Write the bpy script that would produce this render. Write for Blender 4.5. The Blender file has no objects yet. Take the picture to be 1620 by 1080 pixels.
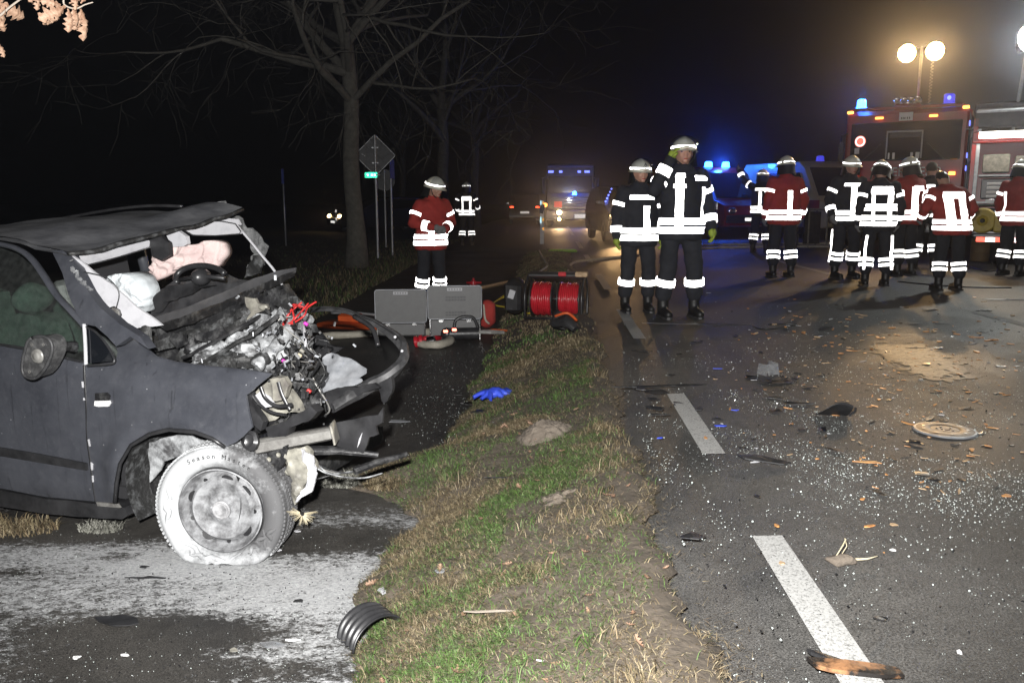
HAZE = 0.0026
import bpy, bmesh, math, random
import numpy as np
from mathutils import Vector, Matrix, Euler, noise
from mathutils.geometry import delaunay_2d_cdt
from mathutils.bvhtree import BVHTree
rnd = random.Random(7)
rng = np.random.default_rng(7)
S = bpy.context.scene
C = S.collection
R = math.radians

# ------------------------------------------------------------------ camera
CAM_H = 1.27; FPX = 1300.0; PITCH = math.atan(220 / 1300)
cd = bpy.data.cameras.new('camera'); cam = bpy.data.objects.new('camera', cd); C.objects.link(cam)
cam.location = (0, 0, CAM_H); cam.rotation_euler = (math.pi / 2 - PITCH, 0, 0)
cd.sensor_width = 36; cd.lens = 36 * FPX / 1620; cd.clip_start = 0.05; cd.clip_end = 1500
S.camera = cam
# ------------------------------------------------------------------ night sky
W = bpy.data.worlds.new('World'); S.world = W; W.use_nodes = True
wn = W.node_tree.nodes; wl = W.node_tree.links
sky = wn.new('ShaderNodeTexSky'); sky.sky_type = 'NISHITA'; sky.sun_disc = False
sky.sun_elevation = R(-4); sky.sun_rotation = R(200)
wn['Background'].inputs['Strength'].default_value = 0.012
wl.new(sky.outputs[0], wn['Background'].inputs['Color'])
# ------------------------------------------------------------------ exposure
S.view_settings.view_transform = 'Standard'; S.view_settings.look = 'None'
S.view_settings.exposure = 0; S.view_settings.gamma = 1; S.view_settings.use_curve_mapping = False
S.render.engine = 'CYCLES'
S.cycles.use_denoising = True
S.cycles.max_bounces = 6; S.cycles.diffuse_bounces = 2; S.cycles.glossy_bounces = 3
S.cycles.transmission_bounces = 4; S.cycles.transparent_max_bounces = 12; S.cycles.volume_bounces = 0
S.cycles.sample_clamp_indirect = 4.0
S.cycles.caustics_reflective = False; S.cycles.caustics_refractive = False

def lamp(name, kind, loc, energy, color, radius=.05, target=None, size=None, blend=.5):
    l = bpy.data.lights.new(name, kind); l.energy = energy; l.color = color
    l.shadow_soft_size = radius
    if kind == 'SPOT':
        l.spot_size = R(size or 90); l.spot_blend = blend
    o = bpy.data.objects.new(name, l); C.objects.link(o); o.location = loc
    if target is not None:
        o.rotation_euler = (Vector(target) - Vector(loc)).to_track_quat('-Z', 'Y').to_euler()
    return o
# the photographer's flash gun, mounted on a bracket above the lens
lamp('camera_flash', 'SPOT', (-.10, -.03, CAM_H + .20), 2650, (1, .985, .96), .035, (-.4, 10, .35), 116, 1.0)

# ------------------------------------------------------------------ picture <-> place
_c, _s = math.cos(PITCH), math.sin(PITCH)
def ray(px, py):
    a = (px - 810) / FPX; b = (540 - py) / FPX
    return Vector((a, _c + b * _s, -_s + b * _c))
def G(px, py, z=0.0):
    d = ray(px, py); t = (z - CAM_H) / d.z
    return Vector((d.x * t, d.y * t, z))
def D(px, py, y):
    d = ray(px, py); t = y / d.y
    return Vector((d.x * t, y, CAM_H + d.z * t))
def sstep(a, b, x):
    t = np.clip((x - a) / (b - a), 0, 1); return t * t * (3 - 2 * t)
ROADK = 62 / 1300
def so(x, y): return x - ROADK * y
def path_z(y): return np.interp(y, [-5, 6, 14, 25, 60], [-.38, -.38, -.22, -.05, 0])
def road_left(y): return np.interp(y, [-5, 21, 27, 60, 75, 200], [.33, .33, -6.5, -6.5, .4, .4])
def verge_left(y): return -.70 - .10 * np.exp(-((y - 3.4) / .7) ** 2) - .55 * np.exp(-((y - 4.75) / .36) ** 2) + .04 * np.sin(y * 5.1) + .03 * np.sin(y * 13.) + .018 * np.sin(y * 31.) + .012 * np.sin(y * 67.)
def road_z(s): return .022 * np.clip(s - .44, 0, 9)
def gz(x, y):
    """height of the ground at a place"""
    s = so(x, y)
    rl = float(road_left(y)); zp = float(path_z(y)); vl = float(verge_left(y))
    if s >= rl: return float(road_z(s))
    if s <= vl or y > 22: return zp
    t = min(1., (s - vl) / (.33 - vl))
    return zp * (1 - t) + float(verge_bump(s, y, t))
def verge_bump(s, y, t):
    return np.sin(np.pi * np.clip(t, 0, 1)) * (.03 + .17 * np.exp(-((y - 17) / 3.6) ** 2))
def GG(px, py):
    """where the picture ray meets the ground"""
    z = 0.0
    for _ in range(12):
        p = G(px, py, z); z = .5 * z + .5 * gz(p.x, p.y)
    p = G(px, py, z); return p

# ------------------------------------------------------------------ materials
def new_mat(name):
    m = bpy.data.materials.new(name); m.use_nodes = True
    return m, m.node_tree.nodes, m.node_tree.links, m.node_tree.nodes['Principled BSDF']
def mat(name, col, rough=.6, metal=0., col2=None, scale=6., sharp=(.35, .65), bump=0., bscale=40., spec=.5, coat=0., rough2=None, detail=6.):
    m, n, l, b = new_mat(name)
    b.inputs['Base Color'].default_value = (*col, 1); b.inputs['Roughness'].default_value = rough
    b.inputs['Metallic'].default_value = metal; b.inputs['Specular IOR Level'].default_value = spec
    b.inputs['Coat Weight'].default_value = coat
    tc = n.new('ShaderNodeTexCoord')
    if col2:
        t = n.new('ShaderNodeTexNoise'); t.inputs['Scale'].default_value = scale; t.inputs['Detail'].default_value = detail
        t.inputs['Roughness'].default_value = .65
        l.new(tc.outputs['Object'], t.inputs['Vector'])
        r = n.new('ShaderNodeValToRGB'); r.color_ramp.elements[0].position = sharp[0]; r.color_ramp.elements[1].position = sharp[1]
        r.color_ramp.elements[0].color = (*col, 1); r.color_ramp.elements[1].color = (*col2, 1)
        l.new(t.outputs['Fac'], r.inputs[0]); l.new(r.outputs[0], b.inputs['Base Color'])
        if rough2 is not None:
            mr = n.new('ShaderNodeMapRange'); mr.inputs[1].default_value = sharp[0]; mr.inputs[2].default_value = sharp[1]
            mr.inputs[3].default_value = rough; mr.inputs[4].default_value = rough2
            l.new(t.outputs['Fac'], mr.inputs[0]); l.new(mr.outputs[0], b.inputs['Roughness'])
    if bump:
        t2 = n.new('ShaderNodeTexNoise'); t2.inputs['Scale'].default_value = bscale; t2.inputs['Detail'].default_value = 5
        l.new(tc.outputs['Object'], t2.inputs['Vector'])
        bp = n.new('ShaderNodeBump'); bp.inputs['Strength'].default_value = bump; bp.inputs['Distance'].default_value = .01
        l.new(t2.outputs['Fac'], bp.inputs['Height']); l.new(bp.outputs[0], b.inputs['Normal'])
    return m
def glow(name, col, strength):
    m, n, l, b = new_mat(name)
    b.inputs['Base Color'].default_value = (*[min(1, c) * .5 for c in col], 1)
    b.inputs['Emission Color'].default_value = (*col, 1); b.inputs['Emission Strength'].default_value = strength
    return m
def retro(name, col, rough=.30, diffuse=(.5, .5, .5)):
    """glass-bead sheeting: a mirror lobe that sends light back towards its source"""
    m, n, l, b = new_mat(name)
    geo = n.new('ShaderNodeNewGeometry'); g = n.new('ShaderNodeBsdfAnisotropic')
    g.inputs['Color'].default_value = (*col, 1); g.inputs['Roughness'].default_value = rough
    l.new(geo.outputs['Incoming'], g.inputs['Normal'])
    b.inputs['Base Color'].default_value = (*diffuse, 1); b.inputs['Roughness'].default_value = .6
    mx = n.new('ShaderNodeMixShader'); mx.inputs[0].default_value = .5
    l.new(b.outputs[0], mx.inputs[1]); l.new(g.outputs[0], mx.inputs[2])
    l.new(mx.outputs[0], n['Material Output'].inputs['Surface'])
    return m
def glass(name, tint=(.8, .85, .83), dirt=.06, ior=1.5):
    m, n, l, b = new_mat(name)
    tr = n.new('ShaderNodeBsdfTransparent'); tr.inputs[0].default_value = (*tint, 1)
    lw = n.new('ShaderNodeLayerWeight'); pw_ = n.new('ShaderNodeMath'); pw_.operation = 'POWER'; pw_.inputs[1].default_value = 4; l.new(lw.outputs['Facing'], pw_.inputs[0])
    fr = n.new('ShaderNodeMath'); fr.operation = 'MULTIPLY_ADD'; fr.inputs[1].default_value = .9; fr.inputs[2].default_value = .05; l.new(pw_.outputs[0], fr.inputs[0])
    gl = n.new('ShaderNodeBsdfAnisotropic'); gl.inputs['Roughness'].default_value = .04
    mx = n.new('ShaderNodeMixShader'); l.new(fr.outputs[0], mx.inputs[0]); l.new(tr.outputs[0], mx.inputs[1]); l.new(gl.outputs[0], mx.inputs[2])
    df = n.new('ShaderNodeBsdfDiffuse'); df.inputs[0].default_value = (.4, .4, .4, 1)
    t = n.new('ShaderNodeTexNoise'); t.inputs['Scale'].default_value = 30
    tc = n.new('ShaderNodeTexCoord'); l.new(tc.outputs['Object'], t.inputs['Vector'])
    mu = n.new('ShaderNodeMath'); mu.operation = 'MULTIPLY'; mu.inputs[1].default_value = dirt; l.new(t.outputs[0], mu.inputs[0])
    m2 = n.new('ShaderNodeMixShader'); l.new(mu.outputs[0], m2.inputs[0]); l.new(mx.outputs[0], m2.inputs[1]); l.new(df.outputs[0], m2.inputs[2])
    l.new(m2.outputs[0], n['Material Output'].inputs['Surface'])
    return m
M = {}
def paint_mat():
    """dull dark paint under dust, fine specks and run marks"""
    m, n, l, b = new_mat('charcoal car paint'); tc = n.new('ShaderNodeTexCoord')
    def tx(sc, det, vec=None, ro=.65):
        t = n.new('ShaderNodeTexNoise'); t.inputs['Scale'].default_value = sc; t.inputs['Detail'].default_value = det; t.inputs['Roughness'].default_value = ro
        l.new(vec or tc.outputs['Object'], t.inputs['Vector']); return t.outputs['Fac']
    def rp(src, p0, p1, c0, c1):
        r = n.new('ShaderNodeValToRGB'); e = r.color_ramp.elements; e[0].position = p0; e[1].position = p1; e[0].color = (*c0, 1); e[1].color = (*c1, 1); l.new(src, r.inputs[0]); return r.outputs[0]
    def mx(f, a, c):
        x = n.new('ShaderNodeMix'); x.data_type = 'RGBA'; l.new(f, x.inputs[0]); l.new(a, x.inputs[6])
        if isinstance(c, tuple): x.inputs[7].default_value = (*c, 1)
        else: l.new(c, x.inputs[7])
        return x.outputs[2]
    c = rp(tx(2.2, 6), .3, .72, (.028, .030, .037), (.060, .063, .074))
    c = mx(rp(tx(24, 6, None, .8), .50, .78, (0, 0, 0), (.38, .38, .38)), c, (.085, .087, .097))
    mp = n.new('ShaderNodeMapping'); mp.inputs['Scale'].default_value = (30, 30, 2.2); l.new(tc.outputs['Object'], mp.inputs[0])
    c = mx(rp(tx(1., 3, mp.outputs[0]), .62, .70, (0, 0, 0), (.55, .55, .55)), c, (.016, .017, .020))
    vo = n.new('ShaderNodeTexVoronoi'); vo.inputs['Scale'].default_value = 38; l.new(tc.outputs['Object'], vo.inputs['Vector'])
    wh = n.new('ShaderNodeTexWhiteNoise'); l.new(vo.outputs['Position'], wh.inputs[0]); gt = n.new('ShaderNodeMath'); gt.operation = 'GREATER_THAN'; gt.inputs[1].default_value = .90; l.new(wh.outputs[0], gt.inputs[0])
    sp = n.new('ShaderNodeMath'); sp.operation = 'MULTIPLY'; l.new(rp(vo.outputs['Distance'], .06, .13, (1, 1, 1), (0, 0, 0)), sp.inputs[0]); l.new(gt.outputs[0], sp.inputs[1])
    c = mx(sp.outputs[0], c, (.30, .30, .31))
    l.new(c, b.inputs['Base Color']); l.new(rp(tx(6, 5), .35, .7, (.30,) * 3, (.60,) * 3), b.inputs['Roughness'])
    b.inputs['Coat Weight'].default_value = .25; b.inputs['Coat Roughness'].default_value = .25
    bp = n.new('ShaderNodeBump'); bp.inputs['Strength'].default_value = .05; bp.inputs['Distance'].default_value = .003; l.new(tx(70, 4), bp.inputs['Height']); l.new(bp.outputs[0], b.inputs['Normal'])
    return m
M['paint'] = paint_mat()
M['roof_paint'] = mat('dusty charcoal paint lightened for grazing flash', (.060, .062, .070), .6, col2=(.15, .152, .16), scale=5, sharp=(.35, .75), bump=.3, bscale=30)  # dusty copy of the paint, colour lightened to offset the grazing flash
M['cowl'] = mat('dusty grey cowl plastic', (.040, .040, .043), .55, col2=(.095, .095, .10), scale=5, sharp=(.3, .75), bump=.1, bscale=90)
M['soot'] = mat('sooty plastic', (.010, .010, .011), .5, col2=(.10, .10, .10), scale=14, sharp=(.5, .8), bump=.3, bscale=60)
M['black'] = mat('black plastic', (.012, .012, .013), .35, col2=(.03, .03, .032), scale=8, bump=.08)
M['rubber'] = mat('black rubber', (.014, .014, .015), .55, col2=(.045, .045, .047), scale=20, bump=.1)
M['powder'] = mat('powder covered metal', (.045, .045, .047), .75, col2=(.34, .35, .36), scale=11, sharp=(.40, .62), bump=.6, bscale=45)
M['powder_dark'] = mat('powder dusted black part', (.012, .012, .012), .6, col2=(.14, .145, .15), scale=16, sharp=(.5, .80), bump=.5, bscale=60)
M['steel'] = mat('bare steel', (.26, .255, .24), .4, .3, col2=(.12, .115, .11), scale=12, bump=.2)
M['alu'] = mat('aluminium sheet', (.36, .37, .39), .4, .25, col2=(.20, .21, .23), scale=10, sharp=(.35, .7), bump=.35, bscale=18)
M['zinc'] = mat('galvanised bracket', (.27, .26, .22), .5, .2, col2=(.12, .11, .10), scale=14)
M['trim'] = mat('light grey trim', (.40, .40, .42), .6, col2=(.30, .30, .32), scale=18, sharp=(.5, .8), bump=.05)
M['airbag'] = mat('white airbag cloth', (.52, .55, .57), .85, col2=(.42, .45, .47), scale=6, bump=1., bscale=13)
M['airbag_pink'] = mat('creased airbag cloth', (.52, .42, .40), .85, col2=(.42, .32, .31), scale=7, bump=1., bscale=14)
M['dash'] = mat('dark grey dashboard plastic', (.018, .018, .020), .5, col2=(.045, .045, .048), scale=9, bump=.15, bscale=150)
M['interior'] = mat('dark interior cloth', (.014, .014, .016), .9, bump=.2)
M['seat'] = mat('grey green seat cloth', (.080, .092, .086), .95, col2=(.15, .165, .155), scale=25, bump=.2)
M['red_plastic'] = mat('red insulation', (.42, .02, .02), .45, col2=(.25, .015, .015), scale=20)
M['magenta'] = mat('magenta plug', (.35, .02, .25), .5)
M['cream'] = mat('cream plastic', (.27, .26, .22), .5, col2=(.10, .095, .085), scale=12, sharp=(.35, .65), bump=.3)
M['straw'] = mat('dry straw', (.30, .25, .15), .9, col2=(.42, .38, .28), scale=20)
M['glass'] = glass('car window glass', (.66, .74, .70), .05)
M['clear'] = glass('clear plastic', (.85, .87, .9), .45)
M['visor'] = glass('helmet visor', (.85, .87, .9), .12)
M['torn_glass'] = glass('crazed laminated glass', (.55, .58, .6), .5)
M['retro'] = retro('silver reflective sheeting', (1, .99, .97))
M['retro_red'] = retro('red reflective sheeting', (.9, .12, .08), .3, (.4, .03, .02))
M['retro_green'] = retro('green reflective sheeting', (.05, .75, .42), .3, (.02, .3, .16))
M['retro_amber'] = retro('amber reflector', (1, .45, .05), .3, (.5, .2, .03))
M['retro_cyan'] = retro('pale blue reflector', (.5, .85, 1), .3, (.3, .4, .5))
M['navy'] = mat('dark navy turnout cloth', (.008, .009, .013), .9, col2=(.016, .017, .022), scale=8, bump=.5, bscale=30)
M['redcloth'] = mat('red turnout cloth', (.36, .030, .022), .85, col2=(.26, .02, .016), scale=8, bump=.5, bscale=30)
M['skin'] = mat('skin', (.45, .26, .19), .55, col2=(.40, .21, .15), scale=12)
M['hair'] = mat('dark hair', (.03, .022, .016), .7)
M['helmet'] = mat('cream helmet shell', (.72, .70, .58), .35, col2=(.60, .58, .50), scale=10, coat=.3)
M['leather'] = mat('black leather', (.010, .010, .010), .5, bump=.2)
M['glove'] = mat('yellow green glove', (.30, .38, .04), .7, col2=(.20, .26, .03), scale=20)
M['glove_grey'] = mat('grey work glove', (.16, .16, .16), .8)
M['fire_red'] = mat('fire engine red', (.30, .010, .007), .35, col2=(.22, .007, .005), scale=3, coat=.15)
M['white_paint'] = mat('white paint', (.72, .72, .72), .4, col2=(.6, .6, .6), scale=5)
M['beige_paint'] = mat('ivory vehicle paint', (.55, .50, .32), .35, col2=(.46, .42, .27), scale=4, coat=.3)
M['dark_glass'] = mat('dark window glass', (.006, .007, .009), .06, spec=.6)
M['dark_paint'] = mat('dark vehicle paint', (.010, .011, .016), .25, coat=.5)
M['silver_paint'] = mat('dark blue grey lorry paint', (.045, .05, .075), .4, col2=(.03, .034, .05), scale=3)
M['chrome'] = mat('chromed metal', (.7, .7, .7), .15, 1.0)
M['galv'] = mat('galvanised steel pole', (.40, .41, .42), .45, .5, col2=(.30, .31, .32), scale=12)
M['case_alu'] = mat('scuffed aluminium case', (.075, .075, .076), .5, .3, col2=(.125, .125, .125), scale=9, sharp=(.3, .7), bump=.12, bscale=90, rough2=.6)
M['orange'] = mat('orange plastic', (.62, .10, .02), .5, col2=(.45, .07, .015), scale=10)
M['canvas'] = mat('off white flat hose', (.42, .39, .33), .85, col2=(.30, .28, .23), scale=16, bump=.4, bscale=90)
M['yellow'] = mat('yellow rubber', (.50, .38, .03), .5, col2=(.36, .27, .03), scale=14)
M['hose_red'] = mat('red hydraulic hose', (.50, .015, .03), .3, col2=(.40, .012, .02), scale=10, coat=.3)
M['lime'] = mat('lime plastic', (.25, .55, .05), .5)
M['blue_nitrile'] = mat('blue nitrile glove', (.03, .06, .55), .5, col2=(.05, .10, .65), scale=14)
M['amber'] = mat('amber plastic fragment', (.60, .30, .10), .45, col2=(.30, .13, .05), scale=30)
M['tan'] = mat('tan splinter', (.50, .36, .22), .7, col2=(.28, .18, .10), scale=30)
M['leaf'] = mat('dry oak leaf', (.13, .065, .036), .75, col2=(.29, .20, .14), scale=42, sharp=(.35, .7))
M['twig'] = mat('grey twig', (.20, .17, .14), .8)
M['bark'] = mat('furrowed bark', (.065, .062, .053), .95, col2=(.115, .108, .092), scale=9, bump=.9, bscale=14)
M['blue_sign'] = mat('blue sign paint', (.012, .03, .22), .5)
M['lamp_white'] = glow('lit white lamp', (1, .97, .88), 30)
M['lamp_orange'] = glow('lit sodium lamp', (1, .62, .22), 45)
M['lamp_warm'] = glow('lit headlight', (1, .66, .30), 18)
M['lamp_blue'] = glow('lit blue beacon', (.02, .16, 1), 26)
M['lamp_blue_dim'] = glow('blue beacon housing', (.06, .06, .7), .9)
M['lamp_red'] = glow('lit tail light', (1, .06, .02), 5)
M['lamp_amber'] = glow('lit marker lamp', (1, .35, .06), 5)
M['lamp_strip'] = glow('lit light strip', (1, .95, .84), 9)
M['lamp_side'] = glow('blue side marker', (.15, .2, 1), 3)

# ------------------------------------------------------------------ mesh building
class MB:
    def __init__(s): s.v = []; s.f = []
    def add(s, vs, fs):
        b = len(s.v); s.v += [Vector(v) for v in vs]; s.f += [tuple(i + b for i in f) for f in fs]; return s
    def box(s, c, d, rot=None, bev=0):
        x, y, z = d[0] / 2, d[1] / 2, d[2] / 2
        if bev:
            e = bev
            vs = []
            for sz, k in ((-1, 1), (-1, 0), (1, 0), (1, 1)):
                zz = sz * (z if k else z - e); xx = x - (e if k else 0); yy = y - (e if k else 0)
                for qx, qy in ((-1, -1), (1, -1), (1, 1), (-1, 1)):
                    cx, cy = xx - e * .6, yy - e * .6
                    a = Vector((qx * cx, qy * yy, zz)); b2 = Vector((qx * xx, qy * cy, zz))
                    vs += [a, b2] if qx * qy < 0 else [b2, a]
            fs = [tuple(range(7, -1, -1)), tuple(range(24, 32))]
            for k in range(3):
                for i in range(8): fs.append((k * 8 + i, k * 8 + (i + 1) % 8, k * 8 + 8 + (i + 1) % 8, k * 8 + 8 + i))
        else:
            vs = [Vector((a * x, b * y, g * z)) for g in (-1, 1) for a, b in ((-1, -1), (1, -1), (1, 1), (-1, 1))]
            fs = [(3, 2, 1, 0), (4, 5, 6, 7), (0, 1, 5, 4), (1, 2, 6, 5), (2, 3, 7, 6), (3, 0, 4, 7)]
        m = rot if isinstance(rot, Matrix) else (Euler(rot).to_matrix() if rot else Matrix.Identity(3))
        c = Vector(c)
        return s.add([m @ v + c for v in vs], fs)
    def tube(s, pts, r, n=8, cap=True, flat=1.0):
        pts = [Vector(p) for p in pts]
        rs = r if hasattr(r, '__len__') else [r] * len(pts)
        up = None; vs = []
        for i, p in enumerate(pts):
            t = (pts[min(i + 1, len(pts) - 1)] - pts[max(i - 1, 0)])
            if t.length < 1e-7: t = Vector((0, 0, 1))
            t.normalize()
            if up is None:
                up = Vector((0, 0, 1)) if abs(t.z) < .9 else Vector((0, 1, 0))
            a = t.cross(up)
            if a.length < 1e-5: a = t.orthogonal()
            a.normalize(); b = a.cross(t); up = b
            for k in range(n):
                q = 2 * math.pi * k / n
                vs.append(p + (a * math.cos(q) + b * math.sin(q) * flat) * rs[i])
        fs = []
        for i in range(len(pts) - 1):
            for k in range(n):
                fs.append((i * n + k, i * n + (k + 1) % n, (i + 1) * n + (k + 1) % n, (i + 1) * n + k))
        if cap:
            fs.append(tuple(range(n - 1, -1, -1))); fs.append(tuple((len(pts) - 1) * n + k for k in range(n)))
        return s.add(vs, fs)
    def capsule(s, a, b, ra, rb, n=12):
        a, b = Vector(a), Vector(b); t = (b - a); L = t.length; t = t / L if L > 1e-6 else Vector((0, 0, 1))
        pts = []; rs = []
        for k in range(5):
            q = math.pi / 2 * k / 5; pts.append(a - t * ra * math.cos(q)); rs.append(max(.002, ra * math.sin(q)))
        for k in range(0, 6):
            q = math.pi / 2 * k / 5; pts.append(b + t * rb * math.sin(q)); rs.append(max(.002, rb * math.cos(q)))
        return s.tube(pts, rs, n)
    def ball(s, c, r, nu=14, nv=9, rot=None):
        r = Vector(r) if hasattr(r, '__len__') else Vector((r, r, r)); c = Vector(c)
        m = Euler(rot).to_matrix() if rot else Matrix.Identity(3)
        vs = []; fs = []
        for j in range(nv + 1):
            q = math.pi * (j * .998 + .001 * nv) / nv
            for i in range(nu):
                w = 2 * math.pi * i / nu
                vs.append(c + m @ Vector((math.sin(q) * math.cos(w) * r.x, math.sin(q) * math.sin(w) * r.y, math.cos(q) * r.z)))
        for j in range(nv):
            for i in range(nu):
                fs.append((j * nu + i, (j + 1) * nu + i, (j + 1) * nu + (i + 1) % nu, j * nu + (i + 1) % nu))
        fs.append(tuple(range(nu))); fs.append(tuple(nv * nu + i for i in range(nu - 1, -1, -1)))
        return s.add(vs, fs)
    def lathe(s, prof, n=32, m=None, arc=(0, 2 * math.pi)):
        """profile (radius, height) round local Z, then through matrix m"""
        full = abs(arc[1] - arc[0] - 2 * math.pi) < 1e-6
        nn = n if full else n + 1; vs = []; fs = []
        for r, h in prof:
            for k in range(nn):
                q = arc[0] + (arc[1] - arc[0]) * k / n
                v = Vector((r * math.cos(q), r * math.sin(q), h)); vs.append(m @ v if m else v)
        for j in range(len(prof) - 1):
            for k in range(n):
                k2 = (k + 1) % nn
                fs.append((j * nn + k, j * nn + k2, (j + 1) * nn + k2, (j + 1) * nn + k))
        return s.add(vs, fs)
    def grid(s, fn, nu, nv):
        vs = [fn(i / nu, j / nv) for j in range(nv + 1) for i in range(nu + 1)]
        fs = [(j * (nu + 1) + i, j * (nu + 1) + i + 1, (j + 1) * (nu + 1) + i + 1, (j + 1) * (nu + 1) + i) for j in range(nv) for i in range(nu)]
        return s.add(vs, fs)
    def prism(s, poly, off):
        """flat polygon thickened by the vector off"""
        n = len(poly); off = Vector(off); poly = [Vector(p) for p in poly]
        return s.add(poly + [p + off for p in poly], [tuple(range(n)), tuple(range(2 * n - 1, n - 1, -1))] + [(i, n + i, n + (i + 1) % n, (i + 1) % n) for i in range(n)])
    def noise(s, amp, scale, seed=0., start=0):
        for i in range(start, len(s.v)):
            s.v[i] = s.v[i] + noise.noise_vector(s.v[i] * scale + Vector((seed, seed * 1.7, seed * .3))) * amp
        return s
    def mesh(s, name):
        me = bpy.data.meshes.new(name); me.from_pydata([tuple(v) for v in s.v], [], s.f); me.validate(); return me
    def build(s, name, m, parent=None, smooth=False, angle=None, fix=True):
        me = s.mesh(name)
        if fix:
            bm = bmesh.new(); bm.from_mesh(me); bmesh.ops.recalc_face_normals(bm, faces=bm.faces); bm.to_mesh(me); bm.free()
        me.materials.append(M[m] if isinstance(m, str) else m)
        if smooth: me.polygons.foreach_set('use_smooth', [True] * len(me.polygons))
        if angle: me.set_sharp_from_angle(angle=R(angle))
        o = bpy.data.objects.new(name, me); C.objects.link(o)
        if parent is not None: o.parent = parent
        return o
def tag(o, label=None, cat=None, group=None, kind=None):
    if label: o['label'] = label
    if cat: o['category'] = cat
    if group: o['group'] = group
    if kind: o['kind'] = kind
    return o
def thing(name, label, cat, loc=(0, 0, 0), rz=0., group=None):
    o = bpy.data.objects.new(name, None); C.objects.link(o); o.empty_display_size = .2
    o.location = loc; o.rotation_euler = (0, 0, rz); return tag(o, label, cat, group)
def evaluated(o, mods):
    for kind, kw in mods:
        md = o.modifiers.new(kind, kind)
        for k, v in kw.items(): setattr(md, k, v)
    dg = bpy.context.evaluated_depsgraph_get()
    me = bpy.data.meshes.new_from_object(o.evaluated_get(dg))
    o.modifiers.clear(); old = o.data; o.data = me; bpy.data.meshes.remove(old)
    return o
def text_mesh(txt, size, depth=.002):
    cu = bpy.data.curves.new('lettering', 'FONT'); cu.body = txt; cu.size = size; cu.extrude = depth; cu.align_x = 'CENTER'; cu.align_y = 'CENTER'
    cu.resolution_u = 3
    o = bpy.data.objects.new('lettering', cu); C.objects.link(o)
    me = bpy.data.meshes.new_from_object(o.evaluated_get(bpy.context.evaluated_depsgraph_get()))
    bpy.data.objects.remove(o); bpy.data.curves.remove(cu)
    return me
def lettering(txt, size, m, parent, loc, rot=(math.pi / 2, 0, 0), name='lettering', depth=.002):
    me = text_mesh(txt, size, depth); me.materials.clear(); me.materials.append(M[m])
    o = bpy.data.objects.new(name, me); C.objects.link(o); o.parent = parent; o.location = loc; o.rotation_euler = rot
    return o
def smooth_path(pts, n=8):
    pts = [Vector(p) for p in pts]; out = []
    for i in range(len(pts) - 1):
        p0, p1, p2, p3 = pts[max(i - 1, 0)], pts[i], pts[i + 1], pts[min(i + 2, len(pts) - 1)]
        for k in range(n):
            t = k / n
            out.append(.5 * ((2 * p1) + (p2 - p0) * t + (2 * p0 - 5 * p1 + 4 * p2 - p3) * t * t + (3 * p1 - p0 - 3 * p2 + p3) * t ** 3))
    out.append(pts[-1]); return out
# ================================================================== GROUND
def grid_obj(name, xs_of, ys, nx, zfn, m, kind='structure', noise_amp=0., nscale=3.):
    """sheet whose rows run from xs_of(y)[0] to xs_of(y)[1]; zfn is vectorised"""
    ys = np.asarray(ys, float); u = np.linspace(0, 1, nx)
    lo, hi = xs_of(ys); X = lo[:, None] + (hi - lo)[:, None] * u[None]; Y = np.repeat(ys[:, None], nx, 1)
    Z = zfn(X, Y, u[None] + 0 * X)
    v = np.stack([X, Y, Z], -1).reshape(-1, 3)
    if noise_amp:
        for i in range(len(v)):
            v[i, 2] += noise_amp * (noise.noise(Vector((v[i, 0] * nscale, v[i, 1] * nscale, 3.))) + .5 * noise.noise(Vector((v[i, 0] * nscale * 3.1, v[i, 1] * nscale * 3.1, 9.))))
    a = np.arange(len(ys) - 1)[:, None] * nx + np.arange(nx - 1)[None]
    f = np.stack([a, a + 1, a + nx + 1, a + nx], -1).reshape(-1, 4)
    me = bpy.data.meshes.new(name); me.from_pydata(v.tolist(), [], f.tolist())
    me.polygons.foreach_set('use_smooth', [True] * len(me.polygons)); me.materials.append(m)
    o = bpy.data.objects.new(name, me); C.objects.link(o); tag(o, kind=kind); return o, v
def rows(*segs):
    out = []
    for a, b, d in segs: out += list(np.arange(a, b, d))
    return np.array(out + [segs[-1][1]])

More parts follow.
